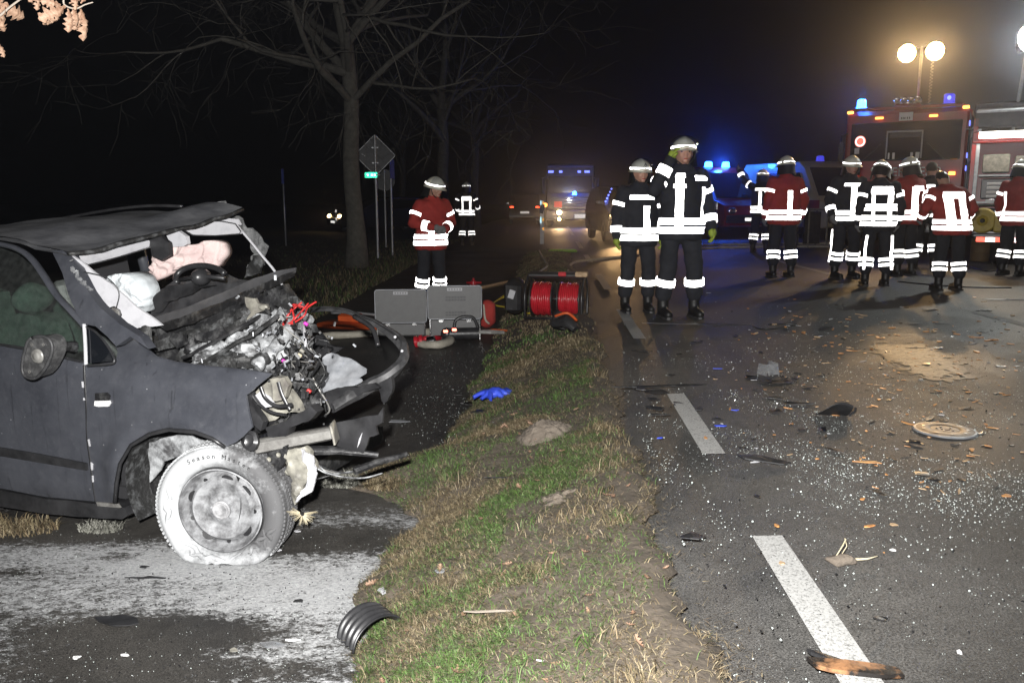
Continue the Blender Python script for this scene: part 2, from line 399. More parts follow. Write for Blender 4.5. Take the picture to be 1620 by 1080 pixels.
def asphalt_mat(name, dark, light, speck, rough, wet=0., powder=False):
    m, n, l, b = new_mat(name)
    tc = n.new('ShaderNodeTexCoord')
    def tex(scale, detail=4, rou=.6):
        t = n.new('ShaderNodeTexNoise'); t.inputs['Scale'].default_value = scale; t.inputs['Detail'].default_value = detail; t.inputs['Roughness'].default_value = rou
        l.new(tc.outputs['Object'], t.inputs['Vector']); return t
    def ramp(src, p0, p1, c0, c1):
        r = n.new('ShaderNodeValToRGB'); e = r.color_ramp.elements; e[0].position = p0; e[1].position = p1; e[0].color = (*c0, 1); e[1].color = (*c1, 1)
        l.new(src, r.inputs[0]); return r
    def mix(fac, a, bb, mode='MIX'):
        x = n.new('ShaderNodeMix'); x.data_type = 'RGBA'; x.blend_type = mode
        if isinstance(fac, float): x.inputs[0].default_value = fac
        else: l.new(fac, x.inputs[0])
        for s_, i in ((a, 6), (bb, 7)):
            if isinstance(s_, tuple): x.inputs[i].default_value = (*s_, 1)
            else: l.new(s_, x.inputs[i])
        return x
    big = tex(.9, 5); grain = tex(160, 2, .8); mid = tex(14, 5)
    base = ramp(big.outputs[0], .35, .68, dark, light)
    g = ramp(grain.outputs[0], .38, .62, (.45, .45, .45), (1.55, 1.55, 1.55))
    c1 = mix(1., base.outputs[0], g.outputs[0], 'MULTIPLY')
    vo = n.new('ShaderNodeTexVoronoi'); vo.inputs['Scale'].default_value = 95; l.new(tc.outputs['Object'], vo.inputs['Vector'])
    sp = ramp(vo.outputs['Distance'], .10, .17, (1, 1, 1), (0, 0, 0))
    wn_ = n.new('ShaderNodeTexWhiteNoise'); l.new(vo.outputs['Position'], wn_.inputs[0])
    th = n.new('ShaderNodeMath'); th.operation = 'GREATER_THAN'; th.inputs[1].default_value = .86; l.new(wn_.outputs[0], th.inputs[0])
    ml = n.new('ShaderNodeMath'); ml.operation = 'MULTIPLY'; l.new(sp.outputs[0], ml.inputs[0]); l.new(th.outputs[0], ml.inputs[1])
    c2 = mix(ml.outputs[0], c1.outputs[2], speck)
    st = ramp(mid.outputs[0], .52, .70, (0, 0, 0), (1, 1, 1)); sm = n.new('ShaderNodeMath'); sm.operation = 'MULTIPLY'; sm.inputs[1].default_value = .45; l.new(st.outputs[0], sm.inputs[0])
    c3 = mix(sm.outputs[0], c2.outputs[2], tuple(d * .6 for d in dark))
    out = c3.outputs[2]; rr = ramp(big.outputs[0], .4, .62, (rough - wet,) * 3, (rough,) * 3)
    hgt = grain.outputs[0]
    if powder:
        at = n.new('ShaderNodeAttribute'); at.attribute_name = 'powder'
        mp = n.new('ShaderNodeMapping'); mp.inputs['Scale'].default_value = (1, 1.7, 1); mp.inputs['Rotation'].default_value = (0, 0, R(-12)); l.new(tc.outputs['Object'], mp.inputs[0])
        t1 = tex(19, 8, .75); l.new(mp.outputs[0], t1.inputs['Vector']); t2 = tex(70, 4, .7); l.new(mp.outputs[0], t2.inputs['Vector'])
        ad = n.new('ShaderNodeMath'); ad.operation = 'MULTIPLY_ADD'; ad.inputs[1].default_value = 1.1; l.new(t2.outputs[0], ad.inputs[0]); t19 = n.new('ShaderNodeMath'); t19.operation = 'MULTIPLY'; t19.inputs[1].default_value = 1.9; l.new(t1.outputs[0], t19.inputs[0]); l.new(t19.outputs[0], ad.inputs[2])
        a2 = n.new('ShaderNodeMath'); a2.operation = 'ADD'; l.new(ad.outputs[0], a2.inputs[0]); l.new(at.outputs['Fac'], a2.inputs[1])
        fc = ramp(a2.outputs[0], 1.0, 1.32, (0, 0, 0), (1, 1, 1)); fc.color_ramp.interpolation = 'EASE'
        # ramp positions stop at 1: bring the sum into range first
        mr = n.new('ShaderNodeMapRange'); mr.inputs[1].default_value = 1.74; mr.inputs[2].default_value = 2.20; l.new(a2.outputs[0], mr.inputs[0])
        for k in list(fc.inputs[0].links): l.remove(k)
        fc.color_ramp.elements[0].position = 0.; fc.color_ramp.elements[1].position = 1.; l.new(mr.outputs[0], fc.inputs[0])
        pc = ramp(t2.outputs[0], .3, .7, (.20, .205, .21), (.46, .465, .47))
        cm = mix(fc.outputs[0], out, pc.outputs[0]); out = cm.outputs[2]
        rm = mix(fc.outputs[0], rr.outputs[0], (.9, .9, .9)); l.new(rm.outputs[2], b.inputs['Roughness'])
        hh = n.new('ShaderNodeMath'); hh.operation = 'MULTIPLY_ADD'; hh.inputs[1].default_value = .9; l.new(fc.outputs[0], hh.inputs[0]); l.new(grain.outputs[0], hh.inputs[2]); hgt = hh.outputs[0]
    else:
        l.new(rr.outputs[0], b.inputs['Roughness'])
    l.new(out, b.inputs['Base Color'])
    bp = n.new('ShaderNodeBump'); bp.inputs['Strength'].default_value = .7; bp.inputs['Distance'].default_value = .006
    l.new(hgt, bp.inputs['Height']); l.new(bp.outputs[0], b.inputs['Normal'])
    return m
M['asphalt'] = asphalt_mat('road asphalt', (.052, .0505, .048), (.108, .104, .098), (.28, .28, .28), .64, .10)
M['path_asphalt'] = asphalt_mat('cycle path asphalt', (.022, .0205, .019), (.052, .048, .043), (.12, .12, .12), .64, .2, powder=True)
M['soil'] = mat('bare sandy soil', (.045, .036, .026), .95, col2=(.095, .076, .058), scale=11, sharp=(.3, .7), bump=1., bscale=30)
M['field_soil'] = mat('dark field soil', (.020, .020, .013), .95, col2=(.045, .042, .025), scale=7, bump=1., bscale=20)

go_, _ = grid_obj('ground', lambda y: (np.full_like(y, -500.), np.full_like(y, 500.)), np.array([-20., 0, 900]), 3, lambda X, Y, U: -.8 + 0 * X, M['field_soil'])
# road: rows from its left edge to well past the emergency vehicles
grid_obj('road', lambda y: (road_left(y) + ROADK * y, 34. + ROADK * y), rows((-4, 0, 1), (0, 12, .25), (12, 30, .6), (30, 180, 5.)), 44,
         lambda X, Y, U: road_z(X - ROADK * Y) - .10 * (U <= 0), M['asphalt'])
# cycle path, lower than the road by the camera
PL = -3.15
po, pv = grid_obj('path', lambda y: (PL + ROADK * y, verge_left(y) + .10 + ROADK * y), rows((-4, 1.8, .5), (1.8, 6, .04), (6, 14, .25), (14, 60, 2.)), 90,
                  lambda X, Y, U: path_z(Y), M['path_asphalt'], noise_amp=.004, nscale=9.)
# fire-extinguisher powder: heavy by the wheel, washed away in the wet patches
pw = np.where(pv[:, 1] < 4.4, .44, .0) * sstep(4.75, 4.2, pv[:, 1]) if False else .56 * (1 - sstep(3.95, 4.5, pv[:, 1]))
def blob(px, py, rx, ry, amt, ang=0.):
    c = G(px, py, -.38); dx = pv[:, 0] - c.x; dy = pv[:, 1] - c.y
    ca, sa = math.cos(R(ang)), math.sin(R(ang))
    a = (dx * ca + dy * sa) / rx; b_ = (-dx * sa + dy * ca) / ry
    return amt * np.exp(-(a * a + b_ * b_) ** 1.5)
for args in [(300, 895, .35, .12, .45), (470, 935, .42, .20, .26), (200, 880, .5, .15, .12), (560, 925, .2, .22, .15),
             (190, 1015, .42, .20, -.55), (310, 1000, .34, .13, -.45), (90, 1070, .5, .12, -.35), (330, 1062, .45, .08, -.40), (190, 880, .10, .05, -.35),
             (545, 852, .36, .16, -.75), (430, 868, .16, .08, -.45), (120, 832, .75, .20, -.9), (330, 830, .5, .2, -.2), (590, 1055, .3, .1, -.15), (20, 905, .14, .05, -.3), (60, 985, .3, .10, -.18)]:
    pw += blob(*args)
at = po.data.attributes.new('powder', 'FLOAT', 'POINT'); at.data.foreach_set('value', pw.astype(np.float32))
# verge between path and road
def vz(X, Y, U):
    S_ = X - ROADK * Y; VL = verge_left(Y); zp = path_z(Y); z = zp * (1 - np.clip((S_ - VL) / (.33 - VL), 0, 1)) + verge_bump(0, Y, U)
    return z + .010 * sstep(.02, .15, U) * (1 - sstep(.85, .95, U)) + .008 * (U > .88) * (U < .96) - .032 * (U >= 1) - .06 * (U <= 0)
vo_, _ = grid_obj('verge', lambda y: (verge_left(y) + ROADK * y, .445 + .035 * np.sin(y * 3.7) + .025 * np.sin(y * 9.1 + 1) + .02 * np.sin(y * 23) + .012 * np.sin(y * 51) + ROADK * y), rows((-4, 1.5, .4), (1.5, 7, .05), (7, 22, .2)), 34, vz, M['soil'], noise_amp=.012, nscale=5.)
# rough grass field to the left of the path
fo_, _ = grid_obj('field', lambda y: (np.full_like(y, -90.), PL + .08 + ROADK * y), rows((-4, 30, .5), (30, 160, 6.)), 60,
                  lambda X, Y, U: path_z(Y) - .02 + .10 * (1 - sstep(.97, 1, U)) - .02 * (U >= 1), M['field_soil'], noise_amp=.03, nscale=1.5)

# painted edge line and centre line: worn dashes 4 mm above the asphalt
mk, n, l, b = new_mat('worn road paint')
tc = n.new('ShaderNodeTexCoord'); t = n.new('ShaderNodeTexNoise'); t.inputs['Scale'].default_value = 120; t.inputs['Detail'].default_value = 6; t.inputs['Roughness'].default_value = .7
l.new(tc.outputs['Object'], t.inputs['Vector'])
r = n.new('ShaderNodeValToRGB'); r.color_ramp.elements[0].position = .36; r.color_ramp.elements[1].position = .50
r.color_ramp.elements[0].color = (.12, .12, .115, 1); r.color_ramp.elements[1].color = (.40, .40, .39, 1)
l.new(t.outputs[0], r.inputs[0]); l.new(r.outputs[0], b.inputs['Base Color']); b.inputs['Roughness'].default_value = .75
bp = n.new('ShaderNodeBump'); bp.inputs['Strength'].default_value = .5; bp.inputs['Distance'].default_value = .004; l.new(t.outputs[0], bp.inputs['Height']); l.new(bp.outputs[0], b.inputs['Normal'])
def dash(s, w, y0, y1, group='painted dashes on the road'):
    v = []
    k = 6
    for i in range(k + 1):
        y = y0 + (y1 - y0) * i / k
        for q in (-w / 2, w / 2):
            ss = s + q; v.append((ss + ROADK * y, y, float(road_z(ss)) + .004))
    o = MB().add(v, [(2 * i, 2 * i + 1, 2 * i + 3, 2 * i + 2) for i in range(k)]).build('road_marking', mk)
    return tag(o, kind='structure')
for y0, y1 in [(1.25, 2.98), (4.02, 5.35), (7.6, 9.75), (12.0, 14.6), (17.5, 20), (23, 27), (32, 44)]: dash(.835, .115, y0, y1)
for y0, y1 in [(4.0, 6.3), (7.55, 8.9), (13.6, 16.8), (21, 25)]: dash(4.62, .13, y0, y1)
for y0, y1 in [(27, 29), (33, 37)]: dash(2.9, .13, y0, y1)

mk2, n, l, b = new_mat('worn road paint with warm light in colour')  # worn marking; the warm light on this patch is put into its colour
tc = n.new('ShaderNodeTexCoord'); t = n.new('ShaderNodeTexNoise'); t.inputs['Scale'].default_value = 26; t.inputs['Detail'].default_value = 8; t.inputs['Roughness'].default_value = .75; l.new(tc.outputs['Object'], t.inputs['Vector'])
wa = n.new('ShaderNodeAttribute'); wa.attribute_name = 'wear'; su = n.new('ShaderNodeMath'); su.operation = 'SUBTRACT'; l.new(t.outputs[0], su.inputs[0]); l.new(wa.outputs['Fac'], su.inputs[1])
r = n.new('ShaderNodeValToRGB'); r.color_ramp.elements[0].position = .34; r.color_ramp.elements[1].position = .58; r.color_ramp.elements[0].color = (.060, .058, .055, 1); r.color_ramp.elements[1].color = (.42, .37, .29, 1)
l.new(su.outputs[0], r.inputs[0]); l.new(r.outputs[0], b.inputs['Base Color']); b.inputs['Roughness'].default_value = .58
q = [G(a, b_, .07) for a, b_ in [(1335, 532), (1482, 538), (1580, 608), (1462, 610)]]
NU, NV = 70, 60; vs = []; wv = []
for jj in range(NV + 1):
    for ii in range(NU + 1):
        u, v = ii / NU, jj / NV; p = (q[0] * (1 - u) + q[1] * u) * (1 - v) + (q[3] * (1 - u) + q[2] * u) * v
        vs.append((p.x, p.y, float(road_z(so(p.x, p.y))) + .0045)); wv.append(.42 * (1 - float(sstep(0, .30, min(u, 1 - u)))) + .42 * (1 - float(sstep(0, .25, min(v, 1 - v)))) + .10 * noise.noise(Vector((p.x * 4, p.y * 3, 2.))))
o = MB().add(vs, [(a * (NU + 1) + k, a * (NU + 1) + k + 1, (a + 1) * (NU + 1) + k + 1, (a + 1) * (NU + 1) + k) for a in range(NV) for k in range(NU) if wv[a * (NU + 1) + k] + .30 * noise.noise(Vector(vs[a * (NU + 1) + k]) * 9.) + .2 * noise.noise(Vector(vs[a * (NU + 1) + k]) * 23.) < .24]).build('road_marking', mk2); tag(o, kind='structure')
at = o.data.attributes.new('wear', 'FLOAT', 'POINT'); at.data.foreach_set('value', np.array(wv, np.float32))

# ------------------------------------------------------------------ grass blades (one uncountable mass)
PAL = {'green': [(.042, .092, .013), (.062, .115, .02), (.032, .070, .011), (.085, .125, .04)],
       'straw': [(.15, .12, .066), (.12, .088, .046), (.21, .17, .105), (.08, .056, .03)],
       'moss': [(.042, .044, .018), (.055, .050, .022), (.03, .034, .014)],
       'pale': [(.17, .17, .145), (.22, .215, .19), (.12, .12, .10)]}
gm, n, l, b = new_mat('grass blade')
at_ = n.new('ShaderNodeAttribute'); at_.attribute_name = 'tint'; l.new(at_.outputs['Color'], b.inputs['Base Color']); b.inputs['Roughness'].default_value = .7
def grass(name, pts, hmin, hmax, pal_of, width=.0035, lean=.6, label=None, lie=0.):
    N = len(pts); pts = np.asarray(pts, float)
    h = rng.uniform(hmin, hmax, N) * np.clip(.55 + .6 * rng.random(N), .5, 1.2); a = rng.uniform(0, 2 * np.pi, N)
    L = rng.uniform(.15, 1., N) * lean
    hl = h * L + rng.uniform(.3, 1., N) * lie
    dx, dy = np.cos(a), np.sin(a); w = width * rng.uniform(.6, 1.3, N)
    q = rng.uniform(0, np.pi, N); wx, wy = np.cos(q) * w, np.sin(q) * w
    V = np.zeros((N, 5, 3))
    V[:, 0] = pts + np.stack([-wx, -wy, 0 * w], 1); V[:, 1] = pts + np.stack([wx, wy, 0 * w], 1)
    m = pts + np.stack([dx * hl * .35, dy * hl * .35, h * .6], 1)
    V[:, 2] = m + np.stack([-wx, -wy, 0 * w], 1) * .8; V[:, 3] = m + np.stack([wx, wy, 0 * w], 1) * .8
    V[:, 4] = pts + np.stack([dx * hl, dy * hl, h * (1 - .35 * L)], 1)
    col = np.ones((N, 4)); col[:, :3] = np.array([pal_of(p) for p in pts])
    col[:, :3] *= rng.uniform(.75, 1.25, (N, 1))
    me = bpy.data.meshes.new(name)
    k = np.arange(N)[:, None] * 5
    me.vertices.add(N * 5); me.vertices.foreach_set('co', V.reshape(-1).astype(np.float32))
    F4 = k + np.array([[0, 1, 3, 2]]); F3 = k + np.array([[2, 3, 4]])
    loops = np.concatenate([F4, F3], 1).reshape(-1)
    me.loops.add(len(loops)); me.loops.foreach_set('vertex_index', loops.astype(np.int32))
    st = np.stack([np.arange(N) * 7, np.arange(N) * 7 + 4], 1).reshape(-1)
    me.polygons.add(2 * N); me.polygons.foreach_set('loop_start', st.astype(np.int32))
    me.update(calc_edges=True); me.validate()
    ca = me.attributes.new('tint', 'FLOAT_COLOR', 'POINT'); ca.data.foreach_set('color', np.repeat(col, 5, 0).reshape(-1).astype(np.float32))
    me.materials.append(gm); o = bpy.data.objects.new(name, me); C.objects.link(o)
    return tag(o, label, 'grass', kind='stuff')
def vnoise(x, y, sc, sd): return noise.noise(Vector((x * sc, y * sc, sd)))
bv = BVHTree.FromObject(vo_, bpy.context.evaluated_depsgraph_get())
def on_verge(x, y):
    h = bv.ray_cast(Vector((x, y, 2)), Vector((0, 0, -1)))
    return None if h[0] is None else h[0]
def scatter_verge(N, y0, y1, bias=1.5, keep=.80):
    out = []
    while len(out) < N:
        y = y0 + (y1 - y0) * rnd.random() ** bias
        vl = float(verge_left(y)); s = vl - .02 + (.52 - vl) * rnd.random()
        if s > .31 + .12 * vnoise(0, y, 3, 2) and rnd.random() < .8: continue
        x = s + ROADK * y
        d = vnoise(x, y, 1.7, 1.) + .5 * vnoise(x, y, 6., 4.)
        if d < -.12 + .12 * (s > -.2) and rnd.random() < keep: continue
        h = on_verge(x, y)
        if h: out.append((x, y, h.z - .004))
    return out
def verge_pal(p):
    a = vnoise(p[0], p[1], 1.5, 7.) + .45 * vnoise(p[0], p[1], 7., 8.) + .07 - .20 * float(sstep(4.2, 6, p[1])) - .25 * float(sstep(.15, .45, so(p[0], p[1])))
    a += rnd.gauss(0, .22)
    return rnd.choice(PAL['green'] if a > .12 else PAL['moss'] if a > -.06 else PAL['straw'])
grass('grass', scatter_verge(150000, 1.7, 8., 1.3), .010, .038, verge_pal, .0014, 1.5, 'short worn green and straw grass on the verge between path and road', lie=.02)
tc_ = []
for k in range(75):
    y = 1.9 + 5.5 * rnd.random() ** 1.3; vl = float(verge_left(y)); s0 = vl + .03 + (.42 - vl) * rnd.random()
    for _ in range(rnd.randint(25, 80)):
        yy = y + rnd.gauss(0, .035); x = s0 + rnd.gauss(0, .035) + ROADK * yy; h = on_verge(x, yy)
        if h: tc_.append((x, yy, h.z - .004))
grass('grass', tc_, .035, .085, verge_pal, .0017, 1.1, 'taller grass clumps dotted over the worn verge', lie=.01)
PAL['thatch'] = [(.13, .10, .06), (.18, .145, .09), (.075, .055, .035), (.05, .04, .025), (.22, .19, .13), (.055, .06, .022)]
grass('thatch', scatter_verge(70000, 1.7, 8., 1.3, .25), .003, .012, lambda p: rnd.choice(PAL['thatch']), .0016, .6, 'flattened dead grass lying between the green blades of the verge', lie=.055)
grass('grass', scatter_verge(14000, 7., 22, 1.2), .02, .06, verge_pal, .005, 1.2, 'darker grass on the far hump of the verge')
lp = []
while len(lp) < 22000:
    y = 4 + 24 * rnd.random() ** 1.3; x = PL + ROADK * y + .05 - 5. * rnd.random() ** 1.6
    lp.append((x, y, float(path_z(y)) + .02))
grass('grass', lp, .05, .16, lambda p: rnd.choice(PAL['moss'] + PAL['straw'][:2] + PAL['green'][:1]), .006, 1., 'rough dark grass along the left edge of the path')
ep = []
while len(ep) < 3200:
    y = 1.7 + 7 * rnd.random() ** 1.4; s = .36 + abs(rnd.gauss(0, .085)) + .03 * math.sin(y * 3.7)
    if vnoise(s * 2, y, 2.2, 6.) + rnd.gauss(0, .2) < -.02: continue
    ep.append((s + ROADK * y, y, float(road_z(s)) + .002))
grass('thatch', ep, .002, .010, lambda p: rnd.choice(PAL['thatch'][:4]), .0016, .6, 'dead stalks and crumbs spilling from the verge onto the asphalt edge', lie=.045)
def tuft(px, py, z, n_, r_, h0, h1, pal, label, flat=.5):
    c = G(px, py, z); pts = []
    for _ in range(n_):
        q = rnd.random() * 6.283; d = r_ * rnd.random() ** .7; pts.append((c.x + d * math.cos(q), c.y + d * flat * math.sin(q), z))
    o = grass('grass_tuft', pts, h0, h1, lambda p: rnd.choice(PAL[pal]), .0026, 1.5, label)
    o['kind'] = 'stuff'; return o
tuft(160, 838, -.375, 420, .11, .03, .075, 'pale', 'powder whitened grass tuft growing below the car sill')
tuft(25, 838, -.375, 700, .22, .03, .08, 'straw', 'straw and green grass strip at the left picture edge below the car')
tuft(545, 765, -.37, 1500, .17, .04, .10, 'pale', 'powdered straw tangle under the crushed front end')
tuft(620, 770, -.34, 900, .16, .03, .09, 'straw', 'dry grass tongue in front of the wreck')
# ================================================================== WRECKED MINIVAN
ZC = -.38
TH = R(19)
_w = G(340, 885, ZC)
CO = Vector((_w.x, _w.y, ZC)); CF = Vector((math.cos(TH), -math.sin(TH), 0)); CL = Vector((math.sin(TH), math.cos(TH), 0))
def P(px, py, w):
    """point of the car (forward, inward, up) seen at a picture point, on the plane w metres in from its near side"""
    if not callable(w):
        d = ray(px, py); o = Vector((0, 0, CAM_H))
        t = (w - (o - CO).dot(CL)) / d.dot(CL); q = o + d * t - CO
        return Vector((q.dot(CF), w, q.z))
    ww = 0.05
    for _ in range(5):
        q = P(px, py, ww); ww = w(q.x, q.z)
    return P(px, py, ww)
def side(u, z):
    """bulge of the bodyside: sill tucks under, glass leans in"""
    w = .0
    if z < .30: w += .05 * ((.30 - z) / .2) ** 2
    if z > .86: w += .40 * (z - .86) + .10 * (z - .86) ** 2
    else: w += .012 * abs(z - .6)
    if u > .05: w += .55 * (u - .05) ** 2
    return w
def fender_side(u, z):
    w = side(u, min(z, .86))
    if z > .76: w += 1.3 * (z - .76) ** 2 * 3
    d = math.hypot(u + .21, z - .30)
    w -= .022 * math.exp(-((d - .36) / .05) ** 2)
    return w
car = thing('wrecked_car', 'dark grey minivan with crushed front, torn open windscreen and powder covered front wheel', 'car', CO, -TH)
def inside(pt, poly):
    x, y = pt; c = False; n = len(poly)
    for i in range(n):
        x1, y1 = poly[i]; x2, y2 = poly[(i + 1) % n]
        if (y1 > y) != (y2 > y) and x < (x2 - x1) * (y - y1) / (y2 - y1) + x1: c = not c
    return c
def panel(name, poly, w, m, t=.012, step=9, amp=0., ascale=9., seed=0., smooth=True, parent=None, fold=0., angle=45):
    """sheet-metal panel with the traced outline poly, lying at depth w, thickened by t towards the far side"""
    pts = [Vector((a, b_)) for a, b_ in poly]
    # densify the outline
    dn = []
    for i in range(len(pts)):
        a, b_ = pts[i], pts[(i + 1) % len(pts)]; k = max(1, int((b_ - a).length / step))
        dn += [a.lerp(b_, j / k) for j in range(k)]
    nb = len(dn); xs = [p.x for p in pts]; ys = [p.y for p in pts]
    y = min(ys) + step * .5; row = 0
    while y < max(ys):
        x = min(xs) + step * (.5 if row % 2 else 0)
        while x < max(xs):
            q = (x + rnd.uniform(-.1, .1) * step, y)
            if inside(q, poly) and min((Vector(q) - d).length for d in dn) > step * .45: dn.append(Vector(q))
            x += step
        y += step * .87; row += 1
    r_ = delaunay_2d_cdt(dn, [(i, (i + 1) % nb) for i in range(nb)], [], 1, 1e-5)
    v2, fs = r_[0], r_[2]
    v3 = []
    for p in v2:
        if callable(w) and w.__code__.co_argcount == 2 and w.__code__.co_varnames[0] == 'px': q = P(p.x, p.y, w(p.x, p.y))
        else: q = P(p.x, p.y, w)
        v3.append(q)
    nrm = Vector((0, 1, 0))
    if amp:
        out = []
        for q in v3:
            nv = noise.noise_vector(q * ascale + Vector((seed, seed * 2.3, 1))) + .5 * noise.noise_vector(q * ascale * 2.7 + Vector((seed, 3, seed)))
            rg = abs(noise.noise(q * ascale * .8 + Vector((9, seed, 2)))) * fold
            out.append(q + nv * amp + nrm * rg)
        v3 = out
    n = len(v3); edges = {}
    for f in fs:
        for i in range(len(f)):
            e = (f[i], f[(i + 1) % len(f)]); k = tuple(sorted(e)); edges[k] = None if k in edges else e
    off = nrm * t
    F = [tuple(f) for f in fs] + [tuple(i + n for i in reversed(f)) for f in fs]
    for e in edges.values():
        if e: F.append((e[1], e[0], e[0] + n, e[1] + n))
    mb = MB().add(v3 + [q + off for q in v3], F)
    o = mb.build(name, m, parent or car, smooth, angle if smooth else None)
    return o
def strip(name, pts, w, width, m, t=.015, parent=None):
    """a bar following a traced line"""
    q = [P(a, b_, w) for a, b_ in pts]
    return MB().tube(smooth_path(q, 5), width, 8, flat=.7).build(name, m, parent or car, True, 50)

# --- near side body ---
arch = [(182, 795), (184, 765), (190, 733), (207, 704), (237, 686), (267, 679), (308, 683), (335, 693), (356, 707)]
fender = [(134, 577), (182, 573), (186, 558), (182, 545), (205, 530), (228, 548), (246, 563), (275, 572), (310, 577), (350, 580), (395, 585), (432, 592), (412, 607), (388, 625), (392, 650), (398, 676), (385, 690), (372, 700)] + arch[::-1] + [(152, 795), (148, 770), (143, 720), (139, 690), (137, 640), (135, 605)]
fe = panel('fender', fender, fender_side, 'paint', .012, 8, .004, 5., 3.)
MB().tube([P(a, b_, lambda u, z: fender_side(u, z) - .002) for a, b_ in arch], .010, 6).build('arch_lip', 'black', fe, True)
door_pts = [(-210, 520), (-100, 536), (0, 547), (60, 558), (129, 574), (132, 605), (134, 640), (136, 690), (141, 730), (146, 775), (150, 793), (75, 786), (0, 772), (-210, 735)]
dr = panel('door', door_pts, side, 'paint', .03, 11, .002, 5., 1.)
panel('rub_strip', [(-210, 690), (0, 708), (60, 718), (136, 733), (137, 744), (60, 731), (0, 721), (-210, 702)], lambda u, z: side(u, z) - .012, 'black', .014, 12, parent=dr)
sill = panel('sill', [(-210, 742), (0, 775), (75, 789), (152, 796), (196, 803), (203, 815), (193, 822), (75, 813), (0, 801), (-210, 770)], lambda u, z: .02, 'black', .12, 12, .004, 8, 2.)
panel('sill_end', [(152, 794), (186, 797), (190, 803), (154, 800)], lambda u, z: .008, 'steel', .01, 8, parent=sill)
strip('door_gap', [(133, 578), (134, 606), (137, 645), (138, 690), (143, 730), (148, 770), (152, 794)], lambda u, z: side(u, z) + .002, .0065, 'black')
for (a, b_) in [(131, 608), (133, 631), (141, 700), (146, 738), (145, 736), (147, 757)]:
    MB().box(P(a, b_, lambda u, z: side(u, z) - .004), (.008, .004, rnd.uniform(.01, .035)), (0, rnd.uniform(-.2, .2), 0)).noise(.002, 90).build('paint_chip', 'trim', car)
# door window frame, pillar, glass
frame = [(-210, 362), (-90, 370), (0, 386), (32, 396), (52, 412), (70, 437), (89, 466), (112, 491), (133, 514)]
strip('window_frame', frame, side, .020, 'paint', parent=dr)
strip('window_seal', [(-210, 522), (0, 545), (60, 556), (130, 572)], lambda u, z: side(u, z) - .004, .010, 'black', parent=dr)
strip('window_divider', [(133, 513), (135, 545), (136, 577)], lambda u, z: side(u, z) - .004, .008, 'trim')
panel('door_glass', [(-210, 368), (-90, 376), (0, 392), (28, 402), (50, 420), (85, 468), (131, 518), (132, 572), (60, 555), (0, 544), (-210, 518)], lambda u, z: side(u, z) + .02, 'glass', .005, 14, parent=dr)
panel('quarter_glass', [(138, 519), (150, 526), (164, 543), (175, 560), (178, 571), (137, 575)], lambda u, z: side(u, z) + .01, 'dark_glass', .006, 9)
strip('quarter_seal', [(137, 517), (150, 524), (166, 541), (178, 560), (181, 571), (172, 576), (138, 578)], lambda u, z: side(u, z) - .002, .007, 'black')
panel('windscreen_pillar', [(82, 397), (98, 395), (112, 406), (124, 430), (140, 462), (158, 486), (190, 512), (222, 533), (236, 552), (206, 532), (184, 548), (170, 532), (152, 516), (136, 513), (122, 498), (110, 468), (98, 432)], lambda u, z: side(u, z) - .006, 'paint', .05, 9, .004, 7, 5.)
# glass crumbs still hanging in the windscreen edge
mbk = MB()
for k in range(42):
    tt = rnd.random(); px = 106 + 60 * tt + rnd.uniform(-3, 5); py = 412 + 88 * tt + rnd.uniform(-5, 3)
    mbk.box(P(px, py, side(-.8, 1.2) + .02), [rnd.uniform(.006, .016) for _ in range(3)], (rnd.random() * 3, rnd.random() * 3, 0))
o = mbk.build('glass_crumbs', 'clear', car); tag(o, kind='stuff')
# mirror: housing with the glass gone
M['mirror_grey'] = mat('scuffed mirror housing', (.030, .030, .031), .6, col2=(.085, .085, .085), scale=30, sharp=(.45, .7), bump=.3, bscale=80)
mo_ = [(45, 536), (62, 531), (77, 534), (84, 548), (80, 566), (70, 586), (57, 599), (44, 598), (35, 590), (35, 572), (40, 552)]
for _ in range(2): mo_ = [q for i in range(len(mo_)) for q in ((mo_[i][0] * .75 + mo_[(i + 1) % len(mo_)][0] * .25, mo_[i][1] * .75 + mo_[(i + 1) % len(mo_)][1] * .25), (mo_[i][0] * .25 + mo_[(i + 1) % len(mo_)][0] * .75, mo_[i][1] * .25 + mo_[(i + 1) % len(mo_)][1] * .75))]
mir = panel('mirror', mo_, lambda u, z: -.15, 'mirror_grey', .08, 5, .001, 14, 1., angle=60)
MB().tube([P(a, b_, -.152) for a, b_ in mo_ + mo_[:1]], .008, 6).build('mirror_rim', 'rubber', mir, True)
for a, b_ in ((50, 545), (68, 545), (46, 588)): MB().lathe([(.004, -.004), (.007, -.004), (.007, 0), (.004, 0)], 10, Matrix.Translation(P(a, b_, -.153)) @ Matrix.Rotation(R(90), 4, 'X')).build('screw_socket', 'steel', mir)
MB().lathe([(0, -.012), (.018, -.014), (.022, -.004), (.030, -.010), (.034, 0)], 20, Matrix.Translation(P(60, 563, -.16)) @ Matrix.Rotation(R(90), 4, 'X') @ Matrix.Rotation(R(180), 4, 'X')).build('mirror_motor', 'steel', mir, True)
MB().tube([P(78, 548, -.13), P(95, 546, -.06), P(118, 549, .02)], [.025, .018, .03], 8).noise(.006, 30).build('mirror_arm', 'powder_dark', mir, True)
# turn repeater
rp = panel('side_repeater', [(150, 622), (168, 621), (173, 626), (172, 633), (150, 633)], lambda u, z: fender_side(u, z) - .008, 'soot', .012, 6)
panel('repeater_lens', [(149, 634), (172, 634), (174, 639), (171, 643), (150, 642)], lambda u, z: fender_side(u, z) - .009, 'white_paint', .012, 6, .004, 30, parent=rp)

